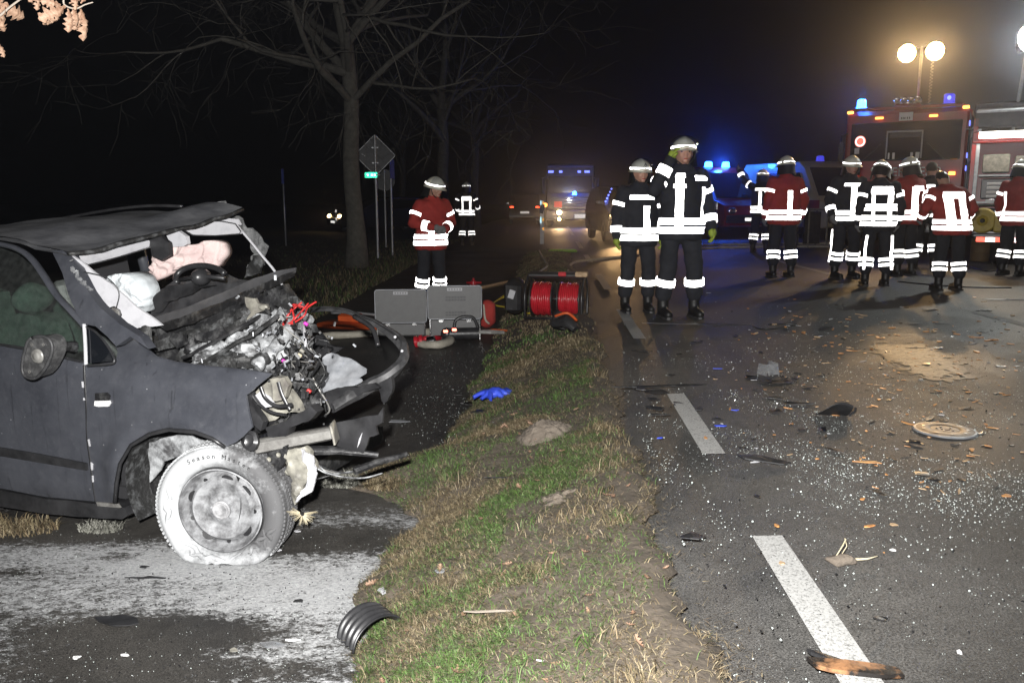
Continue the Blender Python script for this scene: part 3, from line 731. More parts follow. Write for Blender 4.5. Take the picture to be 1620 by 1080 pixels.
# --- roof: sheet in car space, lifted at the far front corner ---
nearz = ([-3.4, -2.6, -1.9, -1.39, -1.12, -1.02, -.96], [1.38, 1.42, 1.47, 1.480, 1.42, 1.405, 1.395])
_ff = [P(a, b_, 1.5) for a, b_ in [(0, 361), (45, 356), (100, 346), (180, 332), (240, 326), (290, 327), (332, 319), (350, 322)]]
farz = ([-3.4] + [q.x for q in _ff] + [-.6], [1.42] + [q.z for q in _ff] + [_ff[-1].z - .09])
def roof_pt(a, b_):
    w = .22 + 1.28 * b_
    uf = -.97 + .10 * b_ + .03 * math.sin(b_ * 3.1)
    u = -3.4 + (uf + 3.4) * a
    z0, z1 = float(np.interp(u, *nearz)), float(np.interp(u, *farz))
    z = z0 + (z1 - z0) * b_ ** 1.25 - .028 * float(sstep(.55, .9, b_)) * (1 - float(sstep(-1.35, -1.1, u))) + .012 * math.sin(math.pi * b_)
    z -= .010 * (1 - abs(noise.noise(Vector((u * 3.1, w * 1.6, 4.))))) ** 5 - .006
    q = Vector((u, w, z))
    q += noise.noise_vector(q * 5) * .012 * a * a + Vector((0, 0, noise.noise(q * Vector((14, 3, 1)).length * .4) * .006))
    return q
mr_ = MB().grid(roof_pt, 46, 22)
n0 = len(mr_.v); f0 = list(mr_.f); vs0 = list(mr_.v)
mr_.add([v + Vector((0, 0, -.022)) for v in vs0], [tuple(reversed(f)) for f in f0])
ro = mr_.build('roof', 'roof_paint', car, True)
MB().tube(smooth_path([Vector((q.x, 1.49, q.z + .002)) for q in _ff[1:6]], 5), .011, 6).build('roof_rail', 'black', ro, True)
_e = [roof_pt(1, k / 14) + Vector((.006, 0, -.012)) for k in range(15)]
MB().tube(_e, .012, 6).noise(.006, 30).build('header_edge', 'powder_dark', ro, True)
def wxf(px, py): return .28 + (px - 105) / 273 * 1.2
def wx(px, py): return wxf(px, py)
panel('headliner', [(108, 405), (150, 388), (200, 373), (250, 359), (300, 348), (345, 344), (375, 347), (380, 356), (345, 353), (300, 358), (250, 369), (200, 386), (160, 402), (122, 416)], wx, 'trim', .02, 8, .003, 9)
v1 = [(121, 404), (150, 397), (226, 371), (238, 381), (237, 391), (190, 406), (139, 419), (128, 413)]
panel('sun_visor', v1, lambda px, py: wxf(px, py) - .03, 'trim', .022, 8)
v2 = [(281, 357), (320, 349), (350, 350), (372, 354), (381, 366), (379, 370), (340, 373), (305, 372), (296, 367)]
panel('sun_visor', v2, lambda px, py: wxf(px, py) - .03, 'trim', .022, 8)
for vv, oo in ((v1, 0), (v2, 0)):
    MB().tube([P(a, b_, wxf(a, b_) - .034) for a, b_ in vv + vv[:1]], .004, 5).build('visor_shadow_line', 'dash', car, True)  # dark outline standing in for an edge shadow the frontal flash doesn't cast
panel('console_bracket', [(262, 370), (280, 364), (294, 374), (296, 386), (290, 390), (270, 391), (267, 380)], lambda px, py: .95, 'trim', .03, 8)
im = panel('interior_mirror', [(236, 376), (252, 372), (266, 384), (268, 404), (255, 412), (240, 405)], lambda px, py: .82, 'black', .03, 8, .004)
# far windscreen pillar: bare rod, and the crumpled laminated glass hanging outside
strip('far_pillar', [(374, 356), (395, 380), (415, 405), (434, 428), (446, 450), (462, 478)], lambda u, z: 1.50, .011, 'trim')
MB().tube(smooth_path([P(460, 474, 1.45), P(468, 486, 1.1), P(476, 504, .75), P(481, 520, .5), P(484, 548, .40)], 5), .0075, 8).build('bent_rod', 'trim', car, True)
panel('windscreen_remnant', [(330, 320), (352, 321), (372, 340), (392, 360), (428, 391), (420, 400), (412, 418), (398, 432), (386, 441), (391, 420), (404, 400), (384, 366), (366, 346)], lambda px, py: 1.60, 'torn_glass', .008, 5, .03, 13, 2., smooth=False)
panel('torn_pillar_trim', [(392, 420), (402, 406), (412, 404), (417, 414), (408, 430), (396, 438), (386, 440)], lambda px, py: 1.55, 'powder_dark', .02, 5, .015, 14, 6.)
# near pillar trim: long white plate with a round hole
tp = panel('pillar_trim', [(113, 404), (128, 412), (150, 432), (176, 450), (215, 484), (257, 514), (240, 517), (213, 520), (205, 515), (190, 508), (193, 498), (190, 490), (180, 484), (172, 487), (165, 480), (150, 468), (133, 444)], lambda px, py: .24 + .0005 * (px - 113), 'trim', .012, 7, .004, 9)
MB().lathe([(0, .0), (.016, -.004), (.022, 0), (.026, -.012), (.032, .004)], 18, Matrix.Translation(P(182, 496, .26)) @ Matrix.Rotation(R(90), 4, 'X')).build('pillar_socket', 'steel', tp, True)
MB().tube(smooth_path([P(133, 430, .22), P(170, 440, .25), P(188, 462, .27), P(184, 487, .26)], 6), .003, 5).build('dangling_cable', 'black', tp, True)
# hinge lump at the end of the cowl
MB().ball(P(230, 533, .20), (.035, .03, .05), 12, 8).noise(.025, 22).build('bonnet_hinge', 'powder_dark', car, True, 40)

# --- cabin ---
MB().box((-1.9, .85, .22), (2.6, 1.5, .06)).box((-.62, .85, .45), (.05, 1.45, .5)).build('floor_pan', 'interior', car)
MB().box((-3.35, .85, .85), (.12, 1.55, 1.1), bev=.03).build('tailgate', 'paint', car)
MB().grid(lambda a, b_: Vector((-3.4 + 1.65 * a, .0 + side(0, .3 + 1.15 * b_), .3 + 1.18 * b_)), 10, 14).build('rear_side', 'paint', car, True)
MB().grid(lambda a, b_: Vector((-3.4 + 2.5 * a, 1.72 - side(0, .2 + .78 * b_), .2 + .78 * b_)), 10, 14).build('far_side', 'paint', car, True)
MB().tube([(-3.2, 1.55, 1.42), (-3.3, 1.70, .95)], .04, 8).tube([(-1.75, 1.5, 1.5), (-1.8, 1.68, .95)], .035, 8).build('far_pillar', 'paint', car, True)
rwm = Matrix.Translation((-2.72, .1, .31)) @ Matrix.Rotation(R(90), 4, 'X')
MB().lathe([(.10, -.1), (.20, -.09), (.30, -.08), (.315, -.04), (.315, .1), (.28, .12), (.1, .12)], 32, rwm).build('rear_wheel', 'rubber', car, True)
def seat(w):
    st = MB().box((-1.62, w, .52), (.5, .48, .14), bev=.04).box((-1.92, w, .85), (.14, .46, .62), (0, R(-14), 0), bev=.04).build('seat', 'seat', car, True, 40)
    MB().ball(Vector((-1.93, w, 1.22)), (.07, .14, .10), 16, 10).build('headrest', 'seat', st, True)
seat(.45); seat(1.25)
# seat back and headrest seen through the door glass
sb_ = panel('seat_back', [(12, 505), (30, 494), (58, 500), (72, 512), (82, 536), (86, 556), (40, 556), (18, 545)], lambda px, py: .42, 'seat', .14, 8, .008, 12, 3.)
MB().ball(P(52, 472, .5), (.06, .13, .085), 16, 12).noise(.02, 7).build('headrest', 'seat', sb_, True)
# rear view into the cabin: dark far seats and a belt buckle block
MB().box(P(225, 415, 1.0) + Vector((-.35, 0, 0)), (.12, .42, .50), (0, R(-10), 0), bev=.05).ball(P(215, 405, 1.0) + Vector((-.3, 0, .05)), (.06, .13, .09)).noise(.01, 6).build('driver_seat', 'interior', car, True, 40)

# --- dashboard, torn loose and pointing out at the far side ---
panel('cowl_panel', [(238, 503), (300, 483), (350, 463), (400, 441), (440, 428), (462, 424), (461, 432), (446, 442), (400, 463), (350, 484), (300, 505), (270, 514), (248, 516)], lambda px, py: .30 + (px - 238) / 224 * 1.30, 'cowl', .05, 8, .003, 5, 2.)
panel('cowl_edge', [(248, 514), (300, 497), (350, 477), (400, 455), (461, 430), (463, 436), (450, 444), (400, 468), (350, 490), (300, 512), (262, 524)], lambda px, py: .27 + (px - 238) / 224 * 1.30, 'soot', .03, 8, .008, 14, 4.)
panel('dashboard', [(236, 498), (246, 470), (262, 452), (285, 440), (330, 437), (352, 444), (380, 446), (410, 440), (380, 455), (330, 475), (290, 488), (250, 503)], lambda px, py: .66 + (px - 236) / 200 * 1.0, 'dash', .16, 8, .014, 9, 7.)
panel('dashboard_pad', [(240, 470), (258, 455), (290, 448), (322, 440), (335, 452), (300, 462), (262, 476), (246, 494)], lambda px, py: .60 + (px - 236) / 200 * .9, 'black', .05, 6, .018, 13, 3.)
stw = []
for k in range(20):
    q = R(200) + R(-235) * k / 25
    stw.append(P(318 + 40 * math.cos(q), 441 - 21 * math.sin(q), 0.90 + .05 * math.sin(q)))
sw = MB().tube(stw, .017, 10).build('steering_wheel', 'black', car, True)
MB().ball(P(318, 438, .93), (.05, .07, .05)).tube([P(283, 443, .91), P(318, 436, .93), P(355, 440, .90)], .013, 8).build('steering_hub', 'black', sw, True)
def cloth(name, poly, w, m, seed, t=.09):
    """soft swollen bag: two skins bulging apart"""
    for _ in range(2): poly = [q for i in range(len(poly)) for q in ((poly[i][0] * .75 + poly[(i + 1) % len(poly)][0] * .25, poly[i][1] * .75 + poly[(i + 1) % len(poly)][1] * .25), (poly[i][0] * .25 + poly[(i + 1) % len(poly)][0] * .75, poly[i][1] * .25 + poly[(i + 1) % len(poly)][1] * .75))]
    o = panel(name, poly, w, m, .01, 2.6, .010, 9, seed, fold=.012, angle=180)
    me = o.data; n = len(me.vertices) // 2
    cen = sum((v.co for v in me.vertices), Vector()) / len(me.vertices)
    rad = max((v.co - cen).length for v in me.vertices)
    for i, v in enumerate(me.vertices):
        d = (v.co - cen).length / rad; b_ = t * max(0, 1 - d * d)
        wv = v.co + noise.noise_vector(v.co * 7 + Vector((seed, 0, 4))) * .05
        rid = -.030 * (1 - abs(noise.noise(wv * 11 + Vector((seed, 0, 0))))) ** 4 - .018 * (1 - abs(noise.noise(wv * 23 + Vector((seed, 5, 0))))) ** 4
        v.co += Vector((0, (-b_ + rid) if i < n else b_, 0))
    return o
cloth('airbag', [(170, 445), (180, 434), (200, 431), (222, 434), (238, 446), (243, 460), (240, 478), (236, 494), (226, 492), (215, 480), (200, 468), (184, 456)], lambda px, py: .62, 'airbag', 4.)
cloth('airbag', [(226, 442), (245, 428), (252, 412), (246, 408), (260, 394), (285, 388), (310, 388), (330, 381), (352, 380), (362, 390), (361, 404), (350, 416), (346, 424), (325, 420), (300, 420), (280, 430), (255, 444), (238, 446)], lambda px, py: .95 + (px - 226) / 136 * .2, 'airbag_pink', 9., .07)

# --- front wheel, flat, white with powder ---
wheel_c = P(345, 803, -.01)
whl = thing('front_wheel', None, None); whl.parent = car; whl.location = (wheel_c.x - .005, .02, 0); whl.rotation_euler = (0, 0, TH - R(6))
ZA = .244
tm, n, l, b = new_mat('tyre under powder')
tc = n.new('ShaderNodeTexCoord'); sx = n.new('ShaderNodeSeparateXYZ'); l.new(tc.outputs['Object'], sx.inputs[0])
t = n.new('ShaderNodeTexNoise'); t.inputs['Scale'].default_value = 7; t.inputs['Detail'].default_value = 7; t.inputs['Roughness'].default_value = .7; l.new(tc.outputs['Object'], t.inputs['Vector'])
ma = n.new('ShaderNodeMath'); ma.operation = 'MULTIPLY_ADD'; ma.inputs[1].default_value = -.75; l.new(sx.outputs['X'], ma.inputs[0]); l.new(t.outputs[0], ma.inputs[2])
r = n.new('ShaderNodeValToRGB'); r.color_ramp.elements[0].position = .36; r.color_ramp.elements[1].position = .60
r.color_ramp.elements[0].color = (.085, .085, .088, 1); r.color_ramp.elements[1].color = (.40, .41, .42, 1)
l.new(ma.outputs[0], r.inputs[0]); l.new(r.outputs[0], b.inputs['Base Color']); b.inputs['Roughness'].default_value = .85
bp = n.new('ShaderNodeBump'); bp.inputs['Strength'].default_value = .35; bp.inputs['Distance'].default_value = .006; l.new(t.outputs[0], bp.inputs['Height']); l.new(bp.outputs[0], b.inputs['Normal'])
M['tyre_powder'] = tm
wmm = Matrix.Translation((0, 0, ZA)) @ Matrix.Rotation(R(90), 4, 'X')
def flat(v):
    """the deflated tyre: squashed at the ground, bulging sideways"""
    v = Vector(v); d = v.z
    if d < .10:
        k = (.10 - d)
        v.y -= .24 * max(0, k) * (1 if v.y < .08 else -.6)
        v.z = max(d, 0.004) if d < .02 else d
    return v
prof = [(.198, -.035), (.205, .000), (.216, .020), (.245, .034), (.275, .036), (.294, .028), (.303, .012), (.307, -.012), (.309, -.05), (.309, -.13), (.303, -.17), (.28, -.19), (.20, -.18)]
tmb = MB().lathe([(a, b_) for a, b_ in prof], 72, wmm)
tmb.v = [flat(v) for v in tmb.v]
ty = tmb.build('tyre', tm, whl, True)
# creases where the wall folds
mbc = MB()
for (a0, a1, rr) in [(-150, -62, .226), (-128, -80, .238), (-55, -20, .232), (-40, -8, .262), (150, 205, .25)]:
    pts = []
    for k in range(15):
        q = R(a0 + (a1 - a0) * k / 14); r2 = rr + .012 * math.sin(k * 1.3) + .006 * math.sin(k * 3.1)
        pts.append(flat((r2 * math.cos(q), -.030 - .006 * math.sin(k * .9), ZA + r2 * math.sin(q))))
    mbc.tube(pts, [.003 + .011 * math.sin(math.pi * k / 14) for k in range(15)], 6)
mbc.build('sidewall_crease', tm, ty, True)
mbt = MB()
for k in range(96):
    q = 2 * math.pi * k / 96
    for j, (a, h) in enumerate([(.3095, .004), (.312, -.035), (.312, -.075), (.312, -.115)]):
        q2 = q + (.03 if j % 2 else 0)
        c = Vector((a * math.cos(q2), 0, ZA + a * math.sin(q2))); c.y = -h
        if c.z < .03: continue
        rot = Matrix.Rotation(-q2, 3, 'Y') @ Matrix.Rotation(.5 if j % 2 else -.3, 3, 'X')
        mbt.box(c, (.008, .030, .0125), rot)
tag(mbt.build('tread_blocks', tm, ty), kind='stuff')
for k, ch in enumerate('Season Master'):
    if ch == ' ': continue
    q = R(118 - 4.6 * k * 1.16)
    me = text_mesh(ch, .030, .0015); me.materials.clear(); me.materials.append(M['rubber'])
    lo = bpy.data.objects.new('lettering', me); C.objects.link(lo); lo.parent = ty
    lo.location = (.268 * math.cos(q), -.0365, ZA + .268 * math.sin(q)); lo.rotation_euler = (R(90), -(q - R(90)), 0)
rim_prof = [(.200, -.02), (.203, .014), (.196, .018), (.192, .004), (.186, -.022), (.176, -.034), (.165, -.030), (.152, -.010), (.140, .002), (.122, -.003), (.100, -.014), (.085, -.020), (.072, -.014), (.060, -.006), (.045, -.004), (.042, .004), (.030, .006), (.028, -.004), (.015, -.002), (0, .0)]
rmm, n, l, b = new_mat('steel rim under powder')
tc = n.new('ShaderNodeTexCoord'); t = n.new('ShaderNodeTexNoise'); t.inputs['Scale'].default_value = 13; t.inputs['Detail'].default_value = 8; t.inputs['Roughness'].default_value = .7; l.new(tc.outputs['Object'], t.inputs['Vector'])
r = n.new('ShaderNodeValToRGB'); r.color_ramp.elements[0].position = .36; r.color_ramp.elements[1].position = .60; r.color_ramp.elements[0].color = (.07, .07, .073, 1); r.color_ramp.elements[1].color = (.28, .285, .295, 1)
l.new(t.outputs[0], r.inputs[0]); l.new(r.outputs[0], b.inputs['Base Color']); b.inputs['Roughness'].default_value = .8
rim = MB().lathe(rim_prof, 64, wmm).build('rim', rmm, whl, True, 50)
for k in range(9):
    q = R(78 + 40 * k); rr = .158
    big = k % 2 == 0
    sz = (.027 if big else .010, .014 if big else .008)
    pts = [Vector((sz[0] * math.cos(a) * (1 + .15 * math.sin(3 * a)), sz[1] * math.sin(a), 0)) for a in [2 * math.pi * i / 12 for i in range(12)]]
    m4 = wmm @ Matrix.Rotation(q, 4, 'Z') @ Matrix.Translation((rr, 0, -.010)) @ Matrix.Rotation(R(90), 4, 'Z') @ Matrix.Rotation(R(-24), 4, 'X')
    MB().prism([m4 @ p for p in pts], m4.to_3x3() @ Vector((0, 0, .004))).build('vent_hole', 'black', rim)
for k in range(5):
    q = R(30 + 72 * k)
    MB().lathe([(.0075, -.01), (.0075, .004), (.004, .006), (0, .006)], 8, wmm @ Matrix.Rotation(q, 4, 'Z') @ Matrix.Translation((.052, 0, -.006))).build('wheel_bolt', rmm, rim, True)
MB().lathe([(.196, .012), (.203, .0155), (.2045, .006)], 60, wmm).build('rim_gap', 'black', rim, True)
MB().lathe([(.044, -.002), (.044, .008), (.038, .011), (.030, .008), (.026, .009), (.018, .004), (0, .003)], 30, wmm).build('hub_cap', mat('hub under powder', (.16, .16, .165), .7, col2=(.36, .36, .37), scale=30), rim, True, 40)
# wheel housing
lm = Matrix.Translation((-.21, 0, .30)) @ Matrix.Rotation(R(90), 4, 'X')
MB().lathe([(.335, -.05), (.335, -.5), (.05, -.5)], 30, lm, (R(-35), R(215))).build('wheel_housing', 'powder_dark', car, True)
panel('housing_liner', [(237, 700), (262, 690), (300, 690), (330, 700), (350, 712), (300, 716), (262, 730), (240, 762), (236, 745)], lambda px, py: .10, 'powder', .01, 7, .012, 12, 6.)
MB().box((-.3, .8, .24), (.9, 1.2, .10)).tube([(-.05, .2, .26), (-.1, .9, .25), (-.1, 1.5, .27)], .035, 8).build('subframe', 'soot', car)

# --- crushed engine bay ---
def lump(px, py, w, r_, m, seed, amp=.5, name='engine_part'):
    mb = MB().ball(P(px, py, w), r_, 22, 16)
    c = P(px, py, w); out = []
    for v in mb.v:
        d = v - c; f = 1 + amp * noise.noise(d.normalized() * 2.1 + Vector((seed, seed, 0))) + amp * .5 * abs(noise.noise(d.normalized() * 5. + Vector((0, seed, 3))))
        out.append(c + d * f)
    mb.v = out
    return mb.build(name, m, car, True, 35)
panel('firewall', [(245, 560), (232, 525), (262, 512), (330, 495), (400, 468), (445, 450), (470, 478), (480, 540), (470, 580), (400, 590), (300, 578)], lambda px, py: .45 + (px - 232) / 240 * 1.0, 'soot', .06, 9, .04, 7, 1.)
panel('scuttle_rail', [(236, 540), (280, 528), (330, 512), (375, 492), (402, 480), (410, 488), (380, 506), (335, 526), (285, 543), (246, 556)], lambda px, py: .30 + (px - 232) / 240 * .9, 'powder_dark', .04, 7, .02, 10, 3., fold=.03)
panel('wiper_linkage', [(300, 545), (340, 528), (380, 505), (404, 478), (414, 488), (398, 510), (392, 530), (360, 548), (330, 562), (290, 572), (276, 566)], lambda px, py: .28 + (px - 232) / 240 * .8, 'powder_dark', .05, 6, .02, 13, 8., fold=.03)
panel('brake_lever', [(388, 470), (404, 472), (408, 480), (420, 482), (424, 490), (404, 496), (398, 510), (388, 515), (396, 494), (388, 484)], lambda px, py: .75, 'zinc', .02, 5, .008, 20, 5.)
MB().ball(P(416, 486, .7), (.028, .012, .014)).noise(.004, 40).build('yellow_cap', 'cream', car, True)
for i, (px, py, w, r_, m) in enumerate([(420, 545, .55, (.12, .12, .10), 'powder'), (390, 560, .40, (.10, .10, .07), 'powder'), (360, 572, .30, (.10, .08, .05), 'powder_dark'), (440, 520, .7, (.08, .10, .09), 'powder'),
                                     (465, 545, .6, (.07, .09, .10), 'powder'), (478, 590, .5, (.08, .10, .12), 'powder_dark'), (450, 595, .45, (.10, .10, .08), 'soot'), (480, 640, .45, (.08, .08, .08), 'soot'),
                                     (330, 560, .32, (.09, .06, .05), 'powder'), (500, 610, .7, (.05, .09, .12), 'soot'), (465, 500, 1.0, (.08, .10, .07), 'powder'), (455, 640, .5, (.08, .08, .06), 'soot'), (430, 660, .35, (.08, .12, .06), 'soot')]):
    lump(px, py, w, r_, m, i * 3.7 + 1, .55)
# corrugated intake hose and loose sheet pieces
mb = MB(); hp = smooth_path([P(300, 590, .35), P(322, 572, .3), P(350, 562, .3), P(372, 548, .35)], 14)
mb.tube(hp, [.028 + .005 * (k % 2) for k in range(len(hp))], 12).build('intake_hose', 'powder', car, True, 30)
sttw = Matrix.Translation(P(412, 556, .42)) @ Matrix.Rotation(R(62), 4, 'X') @ Matrix.Rotation(R(-24), 4, 'Y')
MB().lathe([(.118, -.16), (.112, -.06), (.098, .0), (.075, .035), (.05, .045), (.045, .06), (.03, .064), (.028, .05), (0, .05)], 28, sttw).noise(.010, 9).build('strut_tower', 'powder', car, True, 40)
MB().tube(smooth_path([P(300, 588, .22), P(345, 560, .26), P(400, 528, .34), P(440, 500, .5)], 6), [.020] * 19, 8, flat=.6).noise(.008, 11).build('inner_rail', 'powder_dark', car, True, 40)
MB().tube(smooth_path([P(290, 566, .25), P(340, 540, .30), P(390, 512, .42), P(425, 492, .6)], 6), .016, 8, flat=.6).noise(.006, 12).build('inner_rail', 'soot', car, True, 40)
mb = MB(); hp = smooth_path([P(405, 580, .3), P(430, 555, .38), P(452, 530, .45), P(462, 505, .6)], 12)
mb.tube(hp, [.032 + .004 * math.sin(k * .8) for k in range(len(hp))], 12).build('coolant_pipe', 'powder', car, True, 30)
sheets = [(415, 515, 52, .5), (445, 565, 46, .45), (372, 540, 48, .38), (482, 565, 40, .6), (350, 556, 40, .32), (470, 620, 42, .42), (496, 640, 30, .6), (440, 635, 34, .33), (408, 570, 36, .3), (455, 480, 36, .9), (484, 520, 34, .8), (330, 535, 44, .4), (300, 550, 40, .35), (280, 538, 34, .32), (500, 590, 28, .5), (470, 660, 30, .4)]
for i, (px, py, sz, w) in enumerate(sheets):
    k = rnd.randint(5, 8); a0 = rnd.random() * 6
    poly = [(px + sz * rnd.uniform(.35, .75) * math.cos(a0 + 6.283 * j / k), py + sz * .62 * rnd.uniform(.35, .75) * math.sin(a0 + 6.283 * j / k)) for j in range(k)]
    panel('crumpled_sheet', poly, lambda px, py: w, rnd.choice(['powder', 'powder', 'powder_dark', 'soot', 'soot', 'powder_dark']), .006, 5, .022, 9, i * 2.1, smooth=True, fold=.05, angle=30)
def wire(name, pts, r_, m, jig=6, parent=None):
    q = [P(a + rnd.uniform(-jig, jig), b_ + rnd.uniform(-jig, jig), c) for a, b_, c in pts]
    return MB().tube(smooth_path(q, 6), r_, 6).build(name, m, parent or car, True)
for k in range(5):
    x0 = rnd.uniform(440, 462)
    wire('cable', [(x0, 520, .5), (x0 + 12, 500, .5), (x0 + 20, 488, .55), (x0 + 36, 480 + k, .6)], .005, 'red_plastic', 7)
for k in range(20):
    x0 = rnd.uniform(430, 505); y0 = rnd.uniform(500, 660); w0 = rnd.uniform(.25, .5)
    wire('cable', [(x0, y0, w0), (x0 + rnd.uniform(-25, 25), y0 + rnd.uniform(8, 30), w0 - .03), (x0 + rnd.uniform(-30, 30), y0 + rnd.uniform(25, 60), w0), (x0 + rnd.uniform(-30, 30), y0 + rnd.uniform(40, 80), w0 + .05)], rnd.choice([.002, .003, .004, .005]), rnd.choice(['black', 'soot', 'soot', 'soot', 'powder_dark', 'steel']))
for (px, py, m) in [(449, 571, 'magenta'), (484, 512, 'magenta'), (489, 618, 'red_plastic'), (478, 555, 'cream'), (470, 545, 'cream'), (474, 562, 'straw')]:
    MB().box(P(px, py, .25), (.022, .014, .014), (.3, .6, .2), bev=.003).build('plug', m, car)
# far-side struts and the black wing at the bonnet line
panel('far_wing', [(486, 545), (505, 528), (520, 545), (542, 552), (528, 562), (516, 575), (498, 585), (478, 575)], lambda px, py: 1.1, 'black', .03, 6, .012, 10, 3.)
panel('heat_shield', [(500, 575), (520, 558), (548, 566), (578, 581), (578, 590), (566, 598), (572, 606), (552, 612), (528, 616), (506, 622), (510, 600)], lambda px, py: .85 + (py - 560) * -.003, 'alu', .008, 5, .014, 12, 4., fold=.03)
panel('heat_shield_underside', [(505, 622), (530, 613), (565, 612), (590, 606), (600, 612), (570, 625), (545, 640), (518, 648), (508, 640)], lambda px, py: .72, 'black', .02, 6, .01, 10, 8.)
# bumper skin bent into a loop
lo_ = [(492, 490, 1.25), (520, 489, 1.25), (553, 494, 1.25), (580, 505, 1.22), (606, 520, 1.18), (628, 537, 1.1), (637, 553, 1.0), (632, 575, .92), (610, 596, .85), (580, 612, .80), (550, 628, .72), (525, 645, .65)]
sp_ = smooth_path([P(*a) for a in lo_], 7); mb = MB(); nb_ = len(sp_); vs = []
for i, q in enumerate(sp_):
    f = i / nb_; h = .030 + .055 * float(sstep(.15, .6, f)) - .03 * float(sstep(.85, 1, f))
    t_ = (sp_[min(i + 1, nb_ - 1)] - sp_[max(i - 1, 0)]).normalized(); o_ = t_.cross(Vector((0, 0, 1))).normalized()
    for (dz, dd) in ((h * .5, 0), (h * .38, .028), (0, .040), (-h * .38, .028), (-h * .5, 0), (-h * .4, -.006), (0, .012), (h * .4, -.006)):
        vs.append(q + Vector((0, 0, dz)) - o_ * dd)
mb.add(vs, [(i * 8 + k, i * 8 + (k + 1) % 8, (i + 1) * 8 + (k + 1) % 8, (i + 1) * 8 + k) for i in range(nb_ - 1) for k in range(8)] + [tuple(range(8)), tuple((nb_ - 1) * 8 + k for k in range(7, -1, -1))])
mb.noise(.013, 8); bs = mb.build('bumper_skin', 'rubber', car, True, 45)
for px, py in [(625, 533), (636, 555), (612, 590), (560, 618)]:
    MB().ball(P(px, py, .9), .008, 8, 6).build('bumper_clip', 'trim', bs)
wire('bumper_stay', [(560, 500, 1.15), (590, 520, 1.05), (600, 545, .98)], .014, 'black', 2)
panel('bumper_end', [(596, 606), (618, 596), (622, 612), (614, 636), (606, 640), (602, 622)], lambda px, py: .80, 'black', .03, 7, .012, 9, 5.)
# bumper beam, headlight remains, brackets
bm0, bm1 = P(404, 707, .10), P(527, 684, .24)
bb = MB(); dirv = (bm1 - bm0); L_ = dirv.length; dirv.normalize(); rotb = dirv.to_track_quat('X', 'Z').to_matrix()
bb.box((bm0 + bm1) / 2, (L_, .07, .062), rotb, bev=.010).noise(.006, 12).build('bumper_beam', 'steel', car, True, 40)
MB().box(bm1 + dirv * .005, (.012, .11, .10), rotb, bev=.004).noise(.008, 25).build('beam_end_plate', 'zinc', car, True, 40)
panel('beam_bracket', [(420, 676), (450, 665), (492, 642), (502, 652), (490, 664), (456, 676), (452, 690), (424, 692)], lambda px, py: .12, 'black', .06, 6, .008, 12)
hl = panel('headlight_bowl', [(388, 627), (408, 612), (430, 598), (450, 606), (462, 630), (470, 652), (440, 660), (412, 668), (400, 660), (392, 645)], lambda px, py: .12 + .002 * (470 - abs(px - 430)) * .1, 'cream', .05, 6, .02, 9, 2., fold=.03)
for ra_ in ([(398, 622), (412, 640), (430, 652), (452, 656)], [(412, 612), (420, 630), (438, 642), (462, 640)], [(440, 604), (446, 624), (458, 648)]):
    strip('headlight_rib', ra_, .10, .010, 'black', parent=hl)
panel('lens_remnant', [(398, 628), (410, 616), (424, 626), (436, 642), (418, 644), (404, 640)], lambda px, py: .105, 'trim', .008, 5, .012, 15, 3., parent=hl)
panel('headlight_shell', [(428, 600), (448, 596), (458, 610), (448, 632), (432, 634)], lambda px, py: .13, 'zinc', .03, 5, .01, 14, 2., parent=hl)
panel('headlight_rim', [(386, 626), (394, 620), (404, 650), (416, 668), (412, 680), (400, 672), (391, 648)], lambda px, py: .08, 'black', .04, 6, .01, 14, 2., parent=hl)
MB().lathe([(.0, .0), (.025, .002), (.042, .014), (.045, .035), (.03, .045)], 20, Matrix.Translation(P(402, 697, .07)) @ Matrix.Rotation(R(75), 4, 'X')).noise(.006, 30).build('fog_lamp', 'black', car, True, 40)
sh_ = panel('holed_bracket', [(420, 712), (455, 704), (452, 730), (436, 748), (428, 738)], lambda px, py: .12, 'soot', .02, 6, .006, 14)
for px, py in [(426, 726), (441, 719), (430, 738)]:
    MB().lathe([(0, -.004), (.011, -.004), (.012, .004)], 12, Matrix.Translation(P(px, py, .112)) @ Matrix.Rotation(R(90), 4, 'X')).build('bracket_hole', 'cream', sh_, True)
panel('torn_liner', [(448, 752), (456, 712), (478, 706), (496, 716), (496, 736), (486, 760), (478, 782), (462, 800), (455, 790), (466, 765), (458, 750)], lambda px, py: .12, 'cream', .02, 5, .025, 12, 7., fold=.05)
panel('cloth_strip', [(474, 712), (492, 724), (498, 752), (490, 778), (474, 790), (462, 792), (482, 768), (484, 744)], lambda px, py: .08, 'trim', .01, 5, .02, 16, 4., fold=.03)
MB().tube([P(435, 705, .15), P(475, 712, .2), P(540, 712, .3), P(600, 720, .35)], [.02, .025, .022, .012], 8).noise(.012, 14).build('lower_rail', 'soot', car, True, 40)
panel('undertray', [(520, 668), (560, 664), (597, 655), (606, 644), (606, 668), (594, 674), (598, 688), (584, 692), (574, 716), (552, 712), (530, 706), (524, 690)], lambda px, py: .30, 'black', .014, 6, .01, 9, 3.)
panel('undertray_slot', [(568, 694), (573, 684), (569, 700), (565, 708)], lambda px, py: .288, 'trim', .006, 4)
MB().tube([P(560, 745, .2), P(600, 730, .3), P(644, 718, .45)], [.02, .016, .010], 7).noise(.01, 20).build('splintered_rail', 'soot', car, True, 40)
for k in range(5):
    wire('brake_line', [(470 + 8 * k, 730, .2), (500 + 6 * k, 748, .2), (520 + 12 * k, 752, .22), (545 + 14 * k, 745, .3)], .004, rnd.choice(['soot', 'steel', 'powder']), 8)
